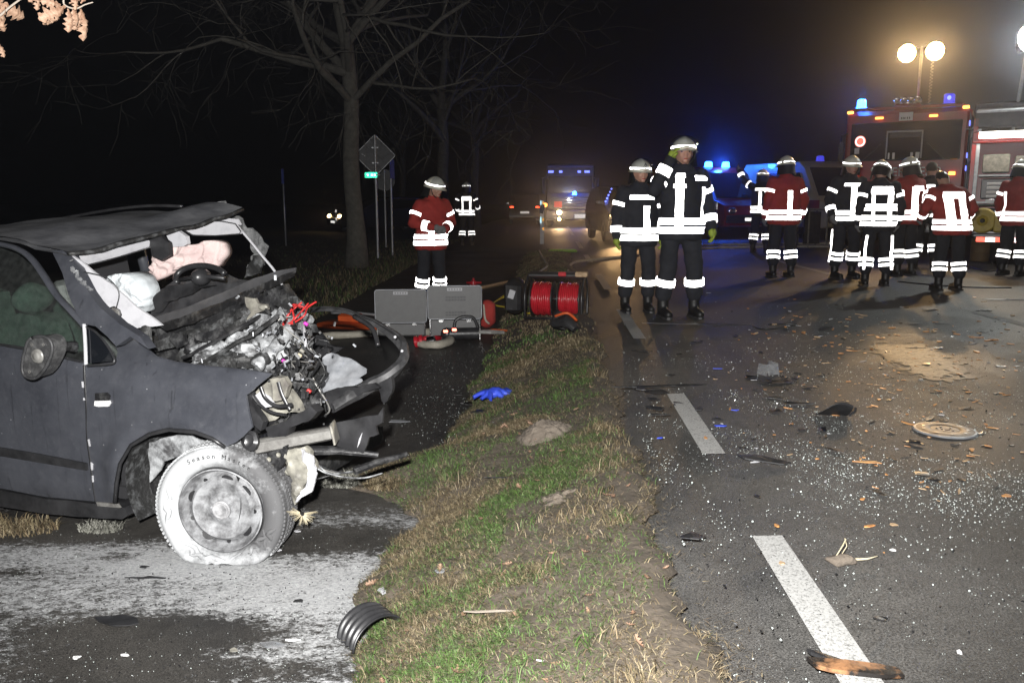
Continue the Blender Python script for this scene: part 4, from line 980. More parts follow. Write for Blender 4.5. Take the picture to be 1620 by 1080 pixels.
# wire fan: frayed brush end near the wheel
fb = MB(); c0 = P(478, 812, .06)
for k in range(60):
    q = R(rnd.uniform(-200, 20)); L_ = rnd.uniform(.05, .075)
    fb.tube([c0 + Vector((math.cos(q), 0, math.sin(q))) * .012, c0 + Vector((math.cos(q) * L_, rnd.uniform(-.02, .02), math.sin(q) * L_ * .75))], [.0016, .0006], 4)
tag(fb.build('frayed_fibres', 'straw', car), kind='stuff')
# number of loose bits hanging in the bay (too small to pick apart)
mbk = MB()
for k in range(170):
    px, py = rnd.gauss(465, 26), rnd.gauss(590, 48)
    if py < 470 or py > 720: continue
    mbk.box(P(px, py, rnd.uniform(.18, .5)), [rnd.uniform(.006, .035), rnd.uniform(.003, .012), rnd.uniform(.004, .02)], [rnd.random() * 3 for _ in range(3)])
tag(mbk.noise(.004, 40).build('broken_bits', 'soot', car), kind='stuff')
mbk = MB()
for k in range(50):
    px, py = rnd.gauss(440, 45), rnd.gauss(560, 40)
    mbk.box(P(px, py, rnd.uniform(.18, .4)), [rnd.uniform(.005, .03), rnd.uniform(.003, .008), rnd.uniform(.003, .012)], [rnd.random() * 3 for _ in range(3)])
tag(mbk.build('broken_bits', 'alu', car), kind='stuff')
MB().box(P(107, 349, .9), (.02, .02, .012), bev=.003).build('roof_red_glint', 'lamp_red', ro)  # glowing block standing in for a red glint on the roof
# ================================================================== FIRE CREW
TORSO = [(.78, .225, .165), (.84, .228, .168), (.95, .222, .160), (1.08, .215, .150), (1.20, .220, .152), (1.30, .228, .150), (1.38, .225, .140), (1.44, .180, .118), (1.49, .095, .085), (1.53, .078, .080)]
TZ, TX, TY = [np.array(a) for a in zip(*TORSO)]
DEF = {'sR': (-.195, 0, 1.40), 'eR': (-.275, .03, 1.13), 'wR': (-.265, -.06, .90), 'sL': (.195, 0, 1.40), 'eL': (.275, .03, 1.13), 'wL': (.265, -.06, .90),
       'hR': (-.10, 0, .90), 'kR': (-.125, -.02, .50), 'aR': (-.14, .02, .12), 'hL': (.10, 0, .90), 'kL': (.125, -.02, .50), 'aL': (.14, .02, .12)}
def person(label, px, py, top, face, jacket='navy', pose=None, lean=0., head=(0, 0), helmet=True, visor=False, glove='glove_grey', strips=((0, .86, 1.38, .055),), yoke=None,
           legstrip=False, one_band=False, arm_bands=True, dist=None, cap=False, helmet_letter=None, wide=1.0, back_text=None, bands_up=None, shin2=True):
    """px,py = where the feet meet the ground in the picture, top = picture row of the helmet crown"""
    g = GG(px, py) if dist is None else None
    if g is None:
        q = ray(px, 500); t_ = dist / q.y; g = Vector((q.x * t_, dist, gz(q.x * t_, dist)))
    topz = D(px, top, g.y).z
    # bend shortens the figure; work the scale from the upright height
    H = (topz - g.z) / ((1.77 if helmet else 1.72) - abs(lean) * .10)
    T = thing('person', label, 'person', g, R(face), 'fire crew on the road'); T.scale = (H * wide ** .0,) * 3
    J = {k: Vector(v) for k, v in DEF.items()}
    for k, v in (pose or {}).items(): J[k] = Vector(v)
    def Ln(v):
        v = Vector(v); d = max(0., v.z - .9); v.y -= lean * d * (1 + .25 * d); v.z -= abs(lean) * d * d * .22; return v
    def body_mesh(name, mb, m, vox, wr=0., seed=0., iters=4):
        mb.v = [Ln(v) for v in mb.v]
        o = mb.build(name, m, T, True)
        evaluated(o, [('REMESH', {'mode': 'VOXEL', 'voxel_size': vox, 'use_smooth_shade': True}), ('SMOOTH', {'iterations': iters, 'factor': .5})])
        if wr:
            me = o.data
            for v in me.vertices:
                a = noise.noise(v.co * 9 + Vector((seed, seed, 0))) + .6 * noise.noise(Vector((v.co.x * 16, v.co.y * 16, v.co.z * 26 + seed)))
                v.co += v.normal * a * wr
        if not o.data.materials: o.data.materials.append(M[m])
        o.data.polygons.foreach_set('use_smooth', [True] * len(o.data.polygons))
        return o
    seed = px * .37
    # --- head direction
    HM = Matrix.Translation((0, -.015, 1.50)) @ Euler((R(head[0]), 0, R(head[1]))).to_matrix().to_4x4()
    def hd(v): return HM @ Vector(v)
    mb = MB()
    mb.ball((0, 0, 0), (.078, .098, .115), 22, 16); mb.v = [hd(v + Vector((0, -.005, .125))) for v in mb.v]
    for c, r_ in [((0, -.105, .105), (.014, .020, .024)), ((0, -.098, .13), (.010, .012, .03)), ((0, -.085, .045), (.032, .024, .022)), ((-.082, .0, .115), (.010, .018, .030)), ((.082, .0, .115), (.010, .018, .030)),
                  ((0, -.088, .158), (.055, .016, .012)), ((-.04, -.078, .10), (.022, .018, .018)), ((.04, -.078, .10), (.022, .018, .018)), ((0, -.098, .068), (.024, .010, .009))]:
        k0 = len(mb.v); mb.ball((0, 0, 0), r_, 10, 8)
        for i in range(k0, len(mb.v)): mb.v[i] = hd(mb.v[i] + Vector(c))
    mb.capsule((0, .0, 1.36), hd((0, .01, .06)), .066, .056)
    mb.ball((0, 0, 1.18), (.16, .095, .26)); mb.ball((0, 0, .92), (.15, .10, .14))
    for sd in 'RL':
        mb.capsule(J['s' + sd], J['e' + sd], .055, .042); mb.capsule(J['e' + sd], J['w' + sd], .040, .030)
        mb.capsule(J['h' + sd], J['k' + sd], .080, .055); mb.capsule(J['k' + sd], J['a' + sd], .052, .036)
        hdv = (J['w' + sd] - J['e' + sd]).normalized(); mb.capsule(J['w' + sd], J['w' + sd] + hdv * .07, .030, .034)
    body = body_mesh('body', mb, 'skin', .0125, iters=2)
    for sx_ in (-1, 1):
        e = MB().ball(Ln(hd((sx_ * .034, -.088, .135))), (.014, .008, .008), 10, 6).build('eye', 'hair', body, True)
    MB().ball(Ln(hd((0, -.108, .066))), (.024, .006, .005), 10, 6).build('mouth', 'redcloth', body, True)
    # --- trousers and boots
    mb = MB(); mb.ball((0, 0, .90), (.172, .128, .14))
    for sd in 'RL':
        mb.capsule(J['h' + sd], J['k' + sd], .108, .088); mb.capsule(J['k' + sd], J['a' + sd] + Vector((0, 0, .12)), .088, .088)
    tr = body_mesh('trousers', mb, 'navy', .02, .011, seed)
    for sd in 'RL':
        a = J['a' + sd]; mb = MB(); f0 = a.copy(); f0.z = 0
        mb.capsule(a + Vector((0, 0, .18)), a + Vector((0, .0, -.04)), .066, .056, 14)
        for k in range(7):
            tt = k / 6; mb.ball(f0 + Vector((0, .04 - .20 * tt, .045 + .012 * math.sin(3 * tt))), (.048 - .006 * abs(tt - .6), .05, .045 + .012 * (1 - tt)), 12, 8)
        mb.v = [Vector((v.x, v.y, max(v.z, .022))) for v in mb.v]
        bo = mb.build('boot', 'leather', T, True)
        evaluated(bo, [('REMESH', {'mode': 'VOXEL', 'voxel_size': .014, 'use_smooth_shade': True})]); bo.data.materials.clear(); bo.data.materials.append(M['leather'])
        MB().prism([f0 + Vector((x_, y_, 0)) for x_, y_ in [(-.035, .09), (.035, .09), (.045, .03), (.042, -.06), (.05, -.13), (.03, -.205), (0, -.215), (-.03, -.205), (-.05, -.13), (-.042, -.06), (-.045, .03)]], (0, 0, .026)).build('sole', 'rubber', bo)
    # --- jacket
    mb = MB(); n_ = 22; vs = []; fs = []
    for z, rx, ry in TORSO:
        for k in range(n_):
            q = 2 * math.pi * k / n_; vs.append((rx * wide * math.sin(q), -ry * wide * math.cos(q), z))
    for j in range(len(TORSO) - 1):
        for k in range(n_): fs.append((j * n_ + k, j * n_ + (k + 1) % n_, (j + 1) * n_ + (k + 1) % n_, (j + 1) * n_ + k))
    fs += [tuple(range(n_ - 1, -1, -1)), tuple((len(TORSO) - 1) * n_ + k for k in range(n_))]
    mb.add(vs, fs)
    for sd in 'RL':
        mb.capsule(J['s' + sd], J['e' + sd], .086, .070); mb.capsule(J['e' + sd], J['w' + sd], .070, .056)
    jk = body_mesh('jacket', mb, jacket, .019, .015, seed + 5)
    bvh = BVHTree.FromObject(jk, bpy.context.evaluated_depsgraph_get())
    def skin_pt(ang, z, off=.008):
        rx, ry = float(np.interp(z, TZ, TX)) * wide, float(np.interp(z, TZ, TY)) * wide
        d = Vector((rx * math.sin(ang), -ry * math.cos(ang), 0)); c = Vector((0, 0, z))
        a, b_ = Ln(c), Ln(c + d); dr_ = (b_ - a).normalized(); h = bvh.ray_cast(a, dr_)
        L0 = (b_ - a).length; L_ = L0 if h[0] is None else min(max(h[3], L0 * .85), L0 * 1.12)
        return a + dr_ * (L_ + off)
    def patch(name, a0, a1, z0, z1, na, nz, m='retro', off=.008):
        mbp = MB().grid(lambda u, v: skin_pt(R(a0 + (a1 - a0) * u), z0 + (z1 - z0) * v, off), na, nz)
        return mbp.build(name, m, jk, True, fix=False)
    hem = .855
    zz = [(hem - .005, hem + .058), (hem + .082, hem + .143)]
    for z0, z1 in zz[:1 if one_band else 2]: patch('reflective_band', -180, 180, z0, z1, 48, 2)
    for b0, b1 in (bands_up or ()): patch('reflective_band', -180, 180, b0, b1, 48, 2)
    for a, z0, z1, w_ in strips:
        da = math.degrees(w_ * 1.15 / .2); patch('reflective_stripe', a - da / 2, a + da / 2, z0, z1, 4, 14)
    if yoke:
        for a0, a1, z0, z1 in yoke: patch('reflective_yoke', a0, a1, z0, z1, 14, 4, off=.010)
    if back_text:
        for row, w_ in enumerate((.9,)):
            me = text_mesh('FEUERWEHR', .055, .001); me.materials.clear(); me.materials.append(M['black'])
            lo = bpy.data.objects.new('lettering', me); C.objects.link(lo); lo.parent = jk
            lo.location = skin_pt(math.pi, 1.34, .016); lo.rotation_euler = (R(90), 0, R(180))
    def limb_band(a, b_, t0, t1, r0, r1, par, m='retro'):
        a, b_ = Vector(a), Vector(b_)
        pts = [Ln(a.lerp(b_, t0 + (t1 - t0) * k / 3)) for k in range(4)]
        MB().tube(pts, [r0 + (r1 - r0) * (t0 + (t1 - t0) * k / 3) for k in range(4)], 20, False).build('reflective_band', m, par, True, fix=False)
    for sd in 'RL':
        if arm_bands:
            limb_band(J['e' + sd], J['w' + sd], .52, .80, .078, .067, jk)
            limb_band(J['s' + sd], J['e' + sd], .42, .58, .094, .079, jk)
        ak = J['a' + sd] + Vector((0, 0, .12))
        limb_band(J['k' + sd], ak, .40, .57 if shin2 else .66, .099, .099, tr)
        if shin2: limb_band(J['k' + sd], ak, .70, .86, .099, .099, tr)
        if legstrip:
            for k_, (j0, j1, r0) in enumerate(((J['h' + sd], J['k' + sd], .116), (J['k' + sd], ak, .097))):
                o_ = Vector((r0 * (1 if sd == 'L' else -1) * .5, r0 * .87, 0))
                p_ = [j0.lerp(j1, .45 if k_ == 0 else 0) + o_, j1 + o_]
                MB().tube(p_, .018, 6).build('reflective_stripe', 'retro', tr, True)
        # glove: palm, four fingers of different length, thumb from the side
        w_ = J['w' + sd]; dv = (w_ - J['e' + sd]).normalized(); sgn = 1 if sd == 'L' else -1
        acr = dv.cross(Vector((sgn, 0, 0)));
        if acr.length < .2: acr = dv.cross(Vector((0, 1, 0)))
        acr.normalize(); pal = acr.cross(dv).normalized()
        if pal.dot(Vector((-J['w' + sd].x, .0, 0))) < 0: pal = -pal
        mb = MB(); mb.capsule(w_ - dv * .05, w_ + dv * .02, .046, .038, 10)
        mb.ball(w_ + dv * .06, (.042, .042, .05), 12, 8)
        for i, L_ in enumerate((.062, .074, .068, .052)):
            b0 = w_ + dv * .09 + acr * (.026 - .0175 * i); p1 = b0 + dv * L_ * .45 + pal * .006; p2 = p1 + dv * L_ * .32 + pal * .018; p3 = p2 + dv * L_ * .18 + pal * .022
            mb.tube([b0 - dv * .02, b0, p1, p2, p3], [.011, .012, .0115, .0105, .008], 7)
        t0_ = w_ + dv * .04 + acr * .036; mb.tube([t0_ - acr * .01, t0_ + acr * .018 + dv * .018, t0_ + acr * .024 + dv * .042 + pal * .012, t0_ + acr * .018 + dv * .058 + pal * .02], [.015, .014, .012, .009], 7)
        mb.v = [Ln(v) for v in mb.v]; mb.build('glove', glove, T, True)
    # --- helmet
    def hL(v): return Ln(hd(v))
    if helmet:
        mb = MB()
        def shell(u, v):
            q = 2 * math.pi * u; t_ = v * R(92)
            x, y, z = .118 * math.sin(t_) * math.sin(q), .148 * math.sin(t_) * -math.cos(q), .125 * math.cos(t_)
            if t_ > R(80): x *= 1.05; y *= 1.08
            return hL((x, y + .01, z + .155 + .012 * math.exp(-(x / .03) ** 2)))
        mb.grid(shell, 28, 12); hm = mb.build('helmet', 'helmet', T, True)
        mb = MB().grid(lambda u, v: hL(((.122 + .022 * v) * math.sin(2 * math.pi * u), -(.156 + (.035 if math.cos(2 * math.pi * u) > .3 else .012) * v) * math.cos(2 * math.pi * u) + .01, .153 - .016 * v)), 28, 2)
        mb.build('helmet_brim', 'helmet', hm, True)
        MB().grid(lambda u, v: hL(((.1225 - .004 * v) * math.sin(R(-120 + 240 * u)), -(.153 - .004 * v) * math.cos(R(-120 + 240 * u)) + .01, .166 + .026 * v)), 24, 2).build('helmet_band', 'retro', hm, True, fix=False)
        MB().grid(lambda u, v: hL(((.1225 - .004 * v) * math.sin(R(135 + 90 * u)), -(.155 - .004 * v) * math.cos(R(135 + 90 * u)) + .01, .166 + .026 * v)), 12, 2).build('helmet_band', 'retro', hm, True, fix=False)
        MB().grid(lambda u, v: hL(((.115 + .02 * v) * math.sin(R(80 + 200 * u)), -(.145 + .03 * v) * math.cos(R(80 + 200 * u)) + .01, .15 - .15 * v)), 16, 4).build('neck_guard', 'leather', hm, True)
        for sx_ in (-1, 1): MB().tube([hL((sx_ * .112, -.01, .15)), hL((sx_ * .088, -.05, .06)), hL((sx_ * .03, -.085, .012))], .007, 6).build('chin_strap', 'leather', hm, True)
        if visor:
            MB().grid(lambda u, v: hL((.14 * math.sin(R(-85 + 170 * u)) * (1 - .62 * v * v), -.17 * math.cos(R(-85 + 170 * u)) * (1 - .85 * v * v) + .0, .19 + .115 * v * (1 - .25 * v) * 1.2)), 16, 5).build('visor', 'visor', hm, True)
        if helmet_letter:
            me = text_mesh(helmet_letter, .06, .003); me.materials.clear(); me.materials.append(M['black'])
            lo = bpy.data.objects.new('lettering', me); C.objects.link(lo); lo.parent = hm; lo.location = hL((0, -.142, .222)); lo.rotation_euler = (R(62), 0, 0)
    else:
        mb = MB().ball((0, 0, 0), (.088, .105, .10), 18, 12)
        mb.v = [hL(v * (1 + .08 * noise.noise(v * 40)) + Vector((0, .014, .155))) for v in mb.v if True]
        mb.build('cap' if cap else 'hair', 'black' if cap else 'hair', T, True)
        if cap: MB().prism([hL(p) for p in [(-.06, -.08, .17), (-.05, -.15, .155), (0, -.17, .15), (.05, -.15, .155), (.06, -.08, .17)]], (0, 0, .01)).build('cap_peak', 'black', T)
    return T
# arms bent in front of the body, arms raised, and so on
BOTH_FRONT = {'eR': (-.30, -.04, 1.15), 'wR': (-.10, -.24, 1.10), 'eL': (.30, -.04, 1.15), 'wL': (.08, -.25, 1.07)}
person('smaller firefighter in dark coat with lettered cream helmet, left of the tall one', 1007, 493, 254, 6, visor=True, glove='glove', helmet_letter='A',
       strips=((14, .90, 1.25, .06),), yoke=((-38, 38, 1.325, 1.375),), pose={'eR': (-.27, .0, 1.14), 'wR': (-.27, -.03, .90)}, head=(4, 6), shin2=False)
person('tall firefighter in dark coat pointing with raised arm, visor lifted', 1072, 502, 219, 10, visor=True, glove='glove',
       strips=((-20, .90, 1.40, .062), (58, .98, 1.30, .05)), yoke=((-32, -6, 1.39, 1.43), (22, 62, 1.36, 1.41), (-36, -4, 1.29, 1.325)),
       pose={'eR': (-.31, -.06, 1.27), 'wR': (-.17, -.08, 1.55), 'eL': (.29, .03, 1.14), 'wL': (.30, -.06, .91), 'aR': (-.15, .03, .12), 'aL': (.17, 0, .12), 'kL': (.145, -.03, .50)}, head=(-2, -10), shin2=False)
person('firefighter in red jacket looking down behind the two aluminium cases', 683, 484, 281, 32, 'redcloth', lean=.10, head=(14, 25), visor=True,
       strips=((-18, .88, 1.14, .06), (40, .88, 1.14, .03)), pose=BOTH_FRONT, glove='glove_grey', wide=1.06)
person('distant firefighter seen from behind on the dark path', 740, 389, 289, 180, strips=((150, .88, 1.36, .05), (210, .88, 1.36, .06)), yoke=((146, 214, 1.26, 1.38),), dist=25.0,
       pose={'eL': (.30, .02, 1.16), 'wL': (.24, -.10, .95), 'eR': (-.30, .02, 1.16), 'wR': (-.33, -.08, 1.02)})
person('firefighter in red jacket seen from behind beside the ivory van', 1235, 438, 248, 186, 'redcloth', strips=((182, .88, 1.28, .055),), head=(6, 0), wide=1.08,
       pose={'eR': (-.29, .03, 1.14), 'wR': (-.29, -.07, .90)})
person('firefighter in dark coat facing the camera in front of the fire engine', 1334, 440, 248, 10, strips=((-4, .90, 1.36, .065),), yoke=((-40, 40, 1.345, 1.39),), legstrip=True,
       pose={'eR': (-.30, .03, 1.16), 'wR': (-.30, -.08, .95), 'eL': (.28, .0, 1.14), 'wL': (.14, -.20, 1.02)}, head=(8, -8), wide=1.06)
person('firefighter in dark coat from behind with lettered white shoulder yoke', 1383, 452, 253, 172, strips=((148, .92, 1.36, .035), (206, .88, 1.36, .06)), yoke=((140, 220, 1.29, 1.40),), legstrip=True, head=(22, -30), lean=.08, back_text=True, bands_up=((1.06, 1.10), (1.12, 1.155)))
person('firefighter in red jacket with two wide back stripes, behind the lettered yoke', 1428, 436, 250, 200, 'redcloth', strips=((172, .9, 1.34, .09), (215, .9, 1.34, .03)), yoke=((166, 214, 1.28, 1.36),), head=(10, 10), wide=1.05)
person('bareheaded crew member in dark coat half hidden behind red jackets', 1461, 424, 259, 150, strips=((150, .9, 1.3, .05),), yoke=((130, 200, 1.32, 1.38),), helmet=False, head=(16, 0))
person('firefighter in red jacket bending forward, back with broad white frame', 1498, 459, 268, 180, 'redcloth', lean=.34, head=(40, 0), helmet=False, cap=True, wide=1.16,
       strips=((158, .90, 1.36, .085), (202, .90, 1.36, .085)), yoke=((146, 214, 1.30, 1.40),), pose={'eR': (-.34, -.02, 1.16), 'wR': (-.33, -.22, 1.02), 'eL': (.34, -.02, 1.16), 'wL': (.33, -.22, 1.02)})
person('firefighter in red jacket seen from the side at the right picture edge', 1598, 436, 254, 118, 'redcloth', strips=((-82, .88, 1.30, .05), (150, .88, 1.30, .04)), head=(10, 0), pose={'eR': (-.28, -.02, 1.15), 'wR': (-.22, -.24, 1.12)})
person('distant firefighter in dark coat raising an arm by the blue lit van', 1196, 398, 268, 150, strips=((180, .9, 1.3, .05),), yoke=((150, 210, 1.32, 1.38),), dist=19.5,
       pose={'eL': (.40, -.02, 1.52), 'wL': (.52, -.05, 1.74), 'eR': (-.29, .02, 1.14), 'wR': (-.3, -.08, .92)})
# ================================================================== VEHICLES
def wheel(par, loc, r_=.48, w=.28, name='wheel'):
    m = Matrix.Rotation(R(90), 4, 'Y')
    o = MB().lathe([(r_ * .5, -w / 2), (r_ * .92, -w / 2), (r_, -w * .3), (r_, w * .3), (r_ * .92, w / 2), (r_ * .5, w / 2)], 26, m).build(name, 'rubber', par, True, 40)
    o.location = loc
    rr = MB().lathe([(r_ * .56, -w * .42), (r_ * .5, -w * .30), (r_ * .25, -w * .36), (.02, -w * .30), (.02, w * .30), (r_ * .25, w * .36), (r_ * .5, w * .30), (r_ * .56, w * .42)], 26, m).build('rim', 'steel', o, True, 40)
    return o
def plate(par, loc, w=.52, h=.11, rz=0):
    o = MB().box((0, 0, 0), (w, .012, h), bev=.004).build('number_plate', 'retro', par); o.location = loc; o.rotation_euler = (0, 0, rz); return o
def beacon(par, loc, r_=.09, h=.17, lit=True, square=False):
    o = MB().lathe([(r_ * 1.1, 0), (r_ * 1.1, .03), (r_, .035), (r_ * .95, h * .8), (r_ * .6, h), (0, h)], 18).build('blue_beacon', 'lamp_blue' if lit else 'lamp_blue_dim', par, True, 40); o.location = loc
    return o
def on_ground(px, y):
    q = ray(px, 400); t_ = y / q.y; return Vector((q.x * t_, y, gz(q.x * t_, y)))
def dirlamp(name, loc, target, e, col, r_=.05, size=60, blend=.6): return lamp(name, 'SPOT', loc, e, col, r_, target, size, blend)
def loc_of(T, p): return Matrix.LocRotScale(T.location, T.rotation_euler, T.scale) @ Vector(p)

# --- fire engine, front to the camera ---
FE = thing('fire_engine', 'red fire engine facing the camera with orange lit mast lamps above its cab', 'fire engine', on_ground(1417, 19.0), R(-30)); FE.scale = (1, 1, 1.07)
Wd = 2.5
def cab_sec(y0, y1, z0, z1, w0, w1): return None
body = MB().box((0, 1.05, 1.80), (Wd, 2.05, 2.30), bev=.09).build('cab', 'fire_red', FE, True, 35)
MB().box((0, 5.0, 1.85), (Wd, 5.6, 2.5), bev=.04).build('equipment_body', 'fire_red', FE, True, 35)
MB().box((0, 4, .55), (1.1, 7.4, .25)).build('chassis', 'black', FE)
MB().box((0, -.03, .62), (Wd - .04, .30, .42), bev=.05).build('bumper', 'white_paint', FE, True, 35)
ws = MB().box((0, .015, 2.30), (2.26, .05, .80), bev=.02).build('windscreen', 'dark_glass', FE)
for x in (-.40, .38): MB().tube([(x * 2.2, -.03, 1.90), (x * 1.2, -.035, 2.25)], .012, 6).build('wiper', 'black', ws)
fr = MB()
for a in ((-.36, 1.0), (.36, 1.0)): fr.box((a[0], -.02, 2.22), (.03, .012, .56))
fr.box((0, -.02, 2.50), (.75, .012, .035)).build('cab_bulkhead_frame', 'trim', ws)
for x, w_ in ((-.30, .035), (-.20, .05), (.17, .05), (.29, .08)): MB().box((x, -.024, 2.0), (w_, .01, .13)).build('windscreen_sticker', 'white_paint', ws)
bn = MB().box((0, -.03, 2.42), (.62, .012, .09)).build('destination_strip', 'dash', ws)
pl = MB().box((.0, -.045, 2.80), (.28, .014, .17), bev=.004).build('roof_plate', 'white_paint', FE)
for x in (-.09, -.055, -.02, .03, .075): MB().box((x, -.055, 2.765), (.022, .008, .045)).build('plate_mark', 'black', pl)
# red round stop disc behind the screen corner
sd_ = MB().lathe([(.0, .0), (.085, .0), (.085, .015)], 26, Matrix.Translation((-.92, -.035, 2.32)) @ Matrix.Rotation(R(90), 4, 'X')).build('stop_disc', 'retro_red', FE)
MB().lathe([(.062, .018), (.118, .018), (.118, .0)], 28, Matrix.Translation((-.92, -.036, 2.32)) @ Matrix.Rotation(R(90), 4, 'X')).build('disc_ring', 'retro_red', sd_)
MB().lathe([(.075, .021), (.105, .021), (.105, .018)], 28, Matrix.Translation((-.92, -.037, 2.32)) @ Matrix.Rotation(R(90), 4, 'X')).build('disc_ring', 'retro', sd_)
MB().box((-.98, -.04, 2.12), (.10, .01, .12)).build('disc_label', 'white_paint', sd_)
lettering('FEUERWEHR', .26, 'white_paint', FE, (.08, -.012, 1.66))
gr_ = MB()
for k in range(4): gr_.box((0, -.012, 1.20 - k * .07), (1.5, .02, .03))
gr_.build('grille_slats', 'black', FE)
for x in (-.9, .9):
    h = MB().lathe([(0, .02), (.10, .02), (.12, .0)], 20, Matrix.Translation((x, -.18, .70)) @ Matrix.Rotation(R(90), 4, 'X')).build('headlight', 'chrome', FE)
for x in (-1.17, 1.17):
    MB().box((x, -.04, 2.93), (.13, .05, .06), bev=.012).build('marker_lamp', 'lamp_amber', FE)
    MB().box((x * .47, -.045, 2.79), (.17, .03, .045), bev=.01).build('marker_lamp', 'lamp_amber', FE)
    MB().box((x * .86, -.04, 1.62), (.13, .04, .07), bev=.01).build('marker_lamp', 'lamp_amber', FE)
MB().box((0, .35, 3.0), (.55, .5, .14), bev=.03).build('roof_hump', 'fire_red', FE, True, 35)
MB().box((0, -.02, 2.985), (2.3, .10, .06), bev=.02).build('roof_visor', 'fire_red', FE)
for k in range(4):
    x = -.21 + .14 * k
    MB().lathe([(.02, -.12), (.045, -.06), (.075, 0), (.06, .0), (0, -.03)], 16, Matrix.Translation((x, .12, 3.14)) @ Matrix.Rotation(R(90), 4, 'X')).build('air_horn', 'chrome', FE, True)
bs = MB().lathe([(.12, 0), (.12, .03), (.10, .04), (.095, .17), (.07, .20), (0, .20)], 20).build('blue_beacon', 'lamp_blue', FE, True, 40); bs.location = (-.98, .22, 3.02)
sq = MB().box((0, 0, .15), (.22, .22, .20), bev=.03).box((0, 0, .02), (.26, .26, .06)).build('blue_beacon', 'lamp_blue_dim', FE, True, 35); sq.location = (.82, .25, 2.99)
mbi = MB().ball((0, 0, 0), .045, 10, 8).build('beacon_bulb', 'lamp_side', sq, True); mbi.location = (0, -.10, .16)
MB().box((-1.32, -.02, 2.1), (.12, .10, .42), bev=.03).tube([(-1.2, .05, 2.5), (-1.34, -.02, 2.45), (-1.34, -.02, 2.2)], .018, 6).build('wing_mirror', 'black', FE, True, 35)
MB().box((1.42, -.02, 2.08), (.24, .12, .50), bev=.03).tube([(1.2, .05, 2.5), (1.40, -.02, 2.48), (1.42, -.02, 2.2)], .018, 6).build('wing_mirror', 'black', FE, True, 35)
sg = MB().box((1.255, .75, 2.15), (.012, .95, .85), bev=.004).build('side_window', 'dark_glass', FE)
for z, m in ((2.62, 'lamp_side'), (1.98, 'lamp_side'), (1.72, 'lamp_side'), (1.2, 'lamp_side')): MB().box((1.262, .10, z), (.02, .06, .10), bev=.004).build('side_marker', m, FE)
MB().box((1.255, 1.0, 1.2), (.014, 1.6, .12)).build('white_stripe', 'white_paint', FE)
MB().tube([(1.29, .20, 1.0), (1.29, .20, 2.0)], .018, 8).build('grab_handle', 'galv', FE, True)
MB().tube([(1.29, 1.5, 1.0), (1.29, 1.5, 2.0)], .018, 8).build('grab_handle', 'galv', FE, True)
sh = MB()
for k in range(22): sh.box((1.262, 3.6, .9 + k * .085), (.03, 2.0, .078))
sh.build('roller_shutter', 'alu', FE)
for x in (-1.1, 1.1):
    for y in (1.2, 5.6): wheel(FE, (x, y, .48))
# light mast
mast = MB().tube([(.02, 2.4, 3.05), (.02, 2.4, 4.55)], .035, 10).tube([(-.32, 2.4, 4.55), (.42, 2.4, 4.55)], .03, 8).build('light_mast', 'galv', FE, True)
cp = [Vector((.28 + .03 * math.cos(k * 1.0), 2.4 + .03 * math.sin(k * 1.0), 3.05 + 1.45 * k / 130)) for k in range(131)]
MB().tube(cp, .009, 5).build('coiled_cable', 'galv', mast, True)
for x in (-.30, .32):
    lh = MB().box((x, 2.38, 4.42), (.46, .14, .38), (R(12), 0, 0), bev=.09).build('floodlight', 'black', mast)
    MB().lathe([(0, .03), (.13, .022), (.20, 0), (.20, -.02)], 28, Matrix.Translation((x, 2.31, 4.41)) @ Matrix.Rotation(R(102), 4, 'X')).build('floodlight_lens', 'lamp_orange', lh)
    q = loc_of(FE, (x, 2.27, 4.40)); tg = loc_of(FE, (x, -7., 0))
    dirlamp('mast_floodlight', q, tg, 400, (1, .62, .26), .10, 150, .8)
dirlamp('added_road_patch_beam', loc_of(FE, (.32, 2.24, 4.36)), G(1462, 574, .1), 1300, (1, .62, .28), .06, 4.6, .5)  # added beam to brighten the warm road patch, no such lamp known
lamp('beacon_light', 'POINT', loc_of(FE, (-.98, .15, 3.3)), 40, (.05, .2, 1), .08)

# --- equipment lorry standing broadside, hatch open ---
EL = thing('equipment_truck', 'red equipment lorry broadside with open lit locker and long white light strip', 'truck', on_ground(1522, 15.0), R(-30)); EL.scale = (1, 1, .89)
MB().box((3.6, 1.2, 2.95), (7.2, 2.35, .50), bev=.04).build('roof_box', 'dash', EL, True, 35)
MB().box((3.6, 1.75, 1.75), (7.2, 1.25, 1.95)).build('body', 'fire_red', EL)
MB().box((3.6, .60, .62), (7.2, 1.1, .10)).build('locker_floor', 'alu', EL)
MB().box((.04, .60, 1.75), (.08, 1.15, 2.3), bev=.01).build('end_wall', 'fire_red', EL)
for x in (.10, 1.22, 1.30, 2.5): MB().box((x, .04, 1.68), (.06, .05, 2.02), bev=.008).build('locker_post', 'alu', EL)
MB().box((2.2, .0, 2.52), (4.4, .09, .22), bev=.02).build('fascia', 'fire_red', EL)
MB().box((2.25, -.055, 2.56), (4.3, .03, .13), bev=.008).build('light_strip', 'lamp_strip', EL)
MB().box((2.2, -.5, 2.98), (4.3, 1.0, .04), (R(8), 0, 0)).build('raised_flap', 'alu', EL)
for z in (1.25, 1.78): MB().box((.67, .55, z), (1.05, .95, .03)).box((1.9, .55, z), (1.1, .95, .03)).build('shelf', 'alu', EL)
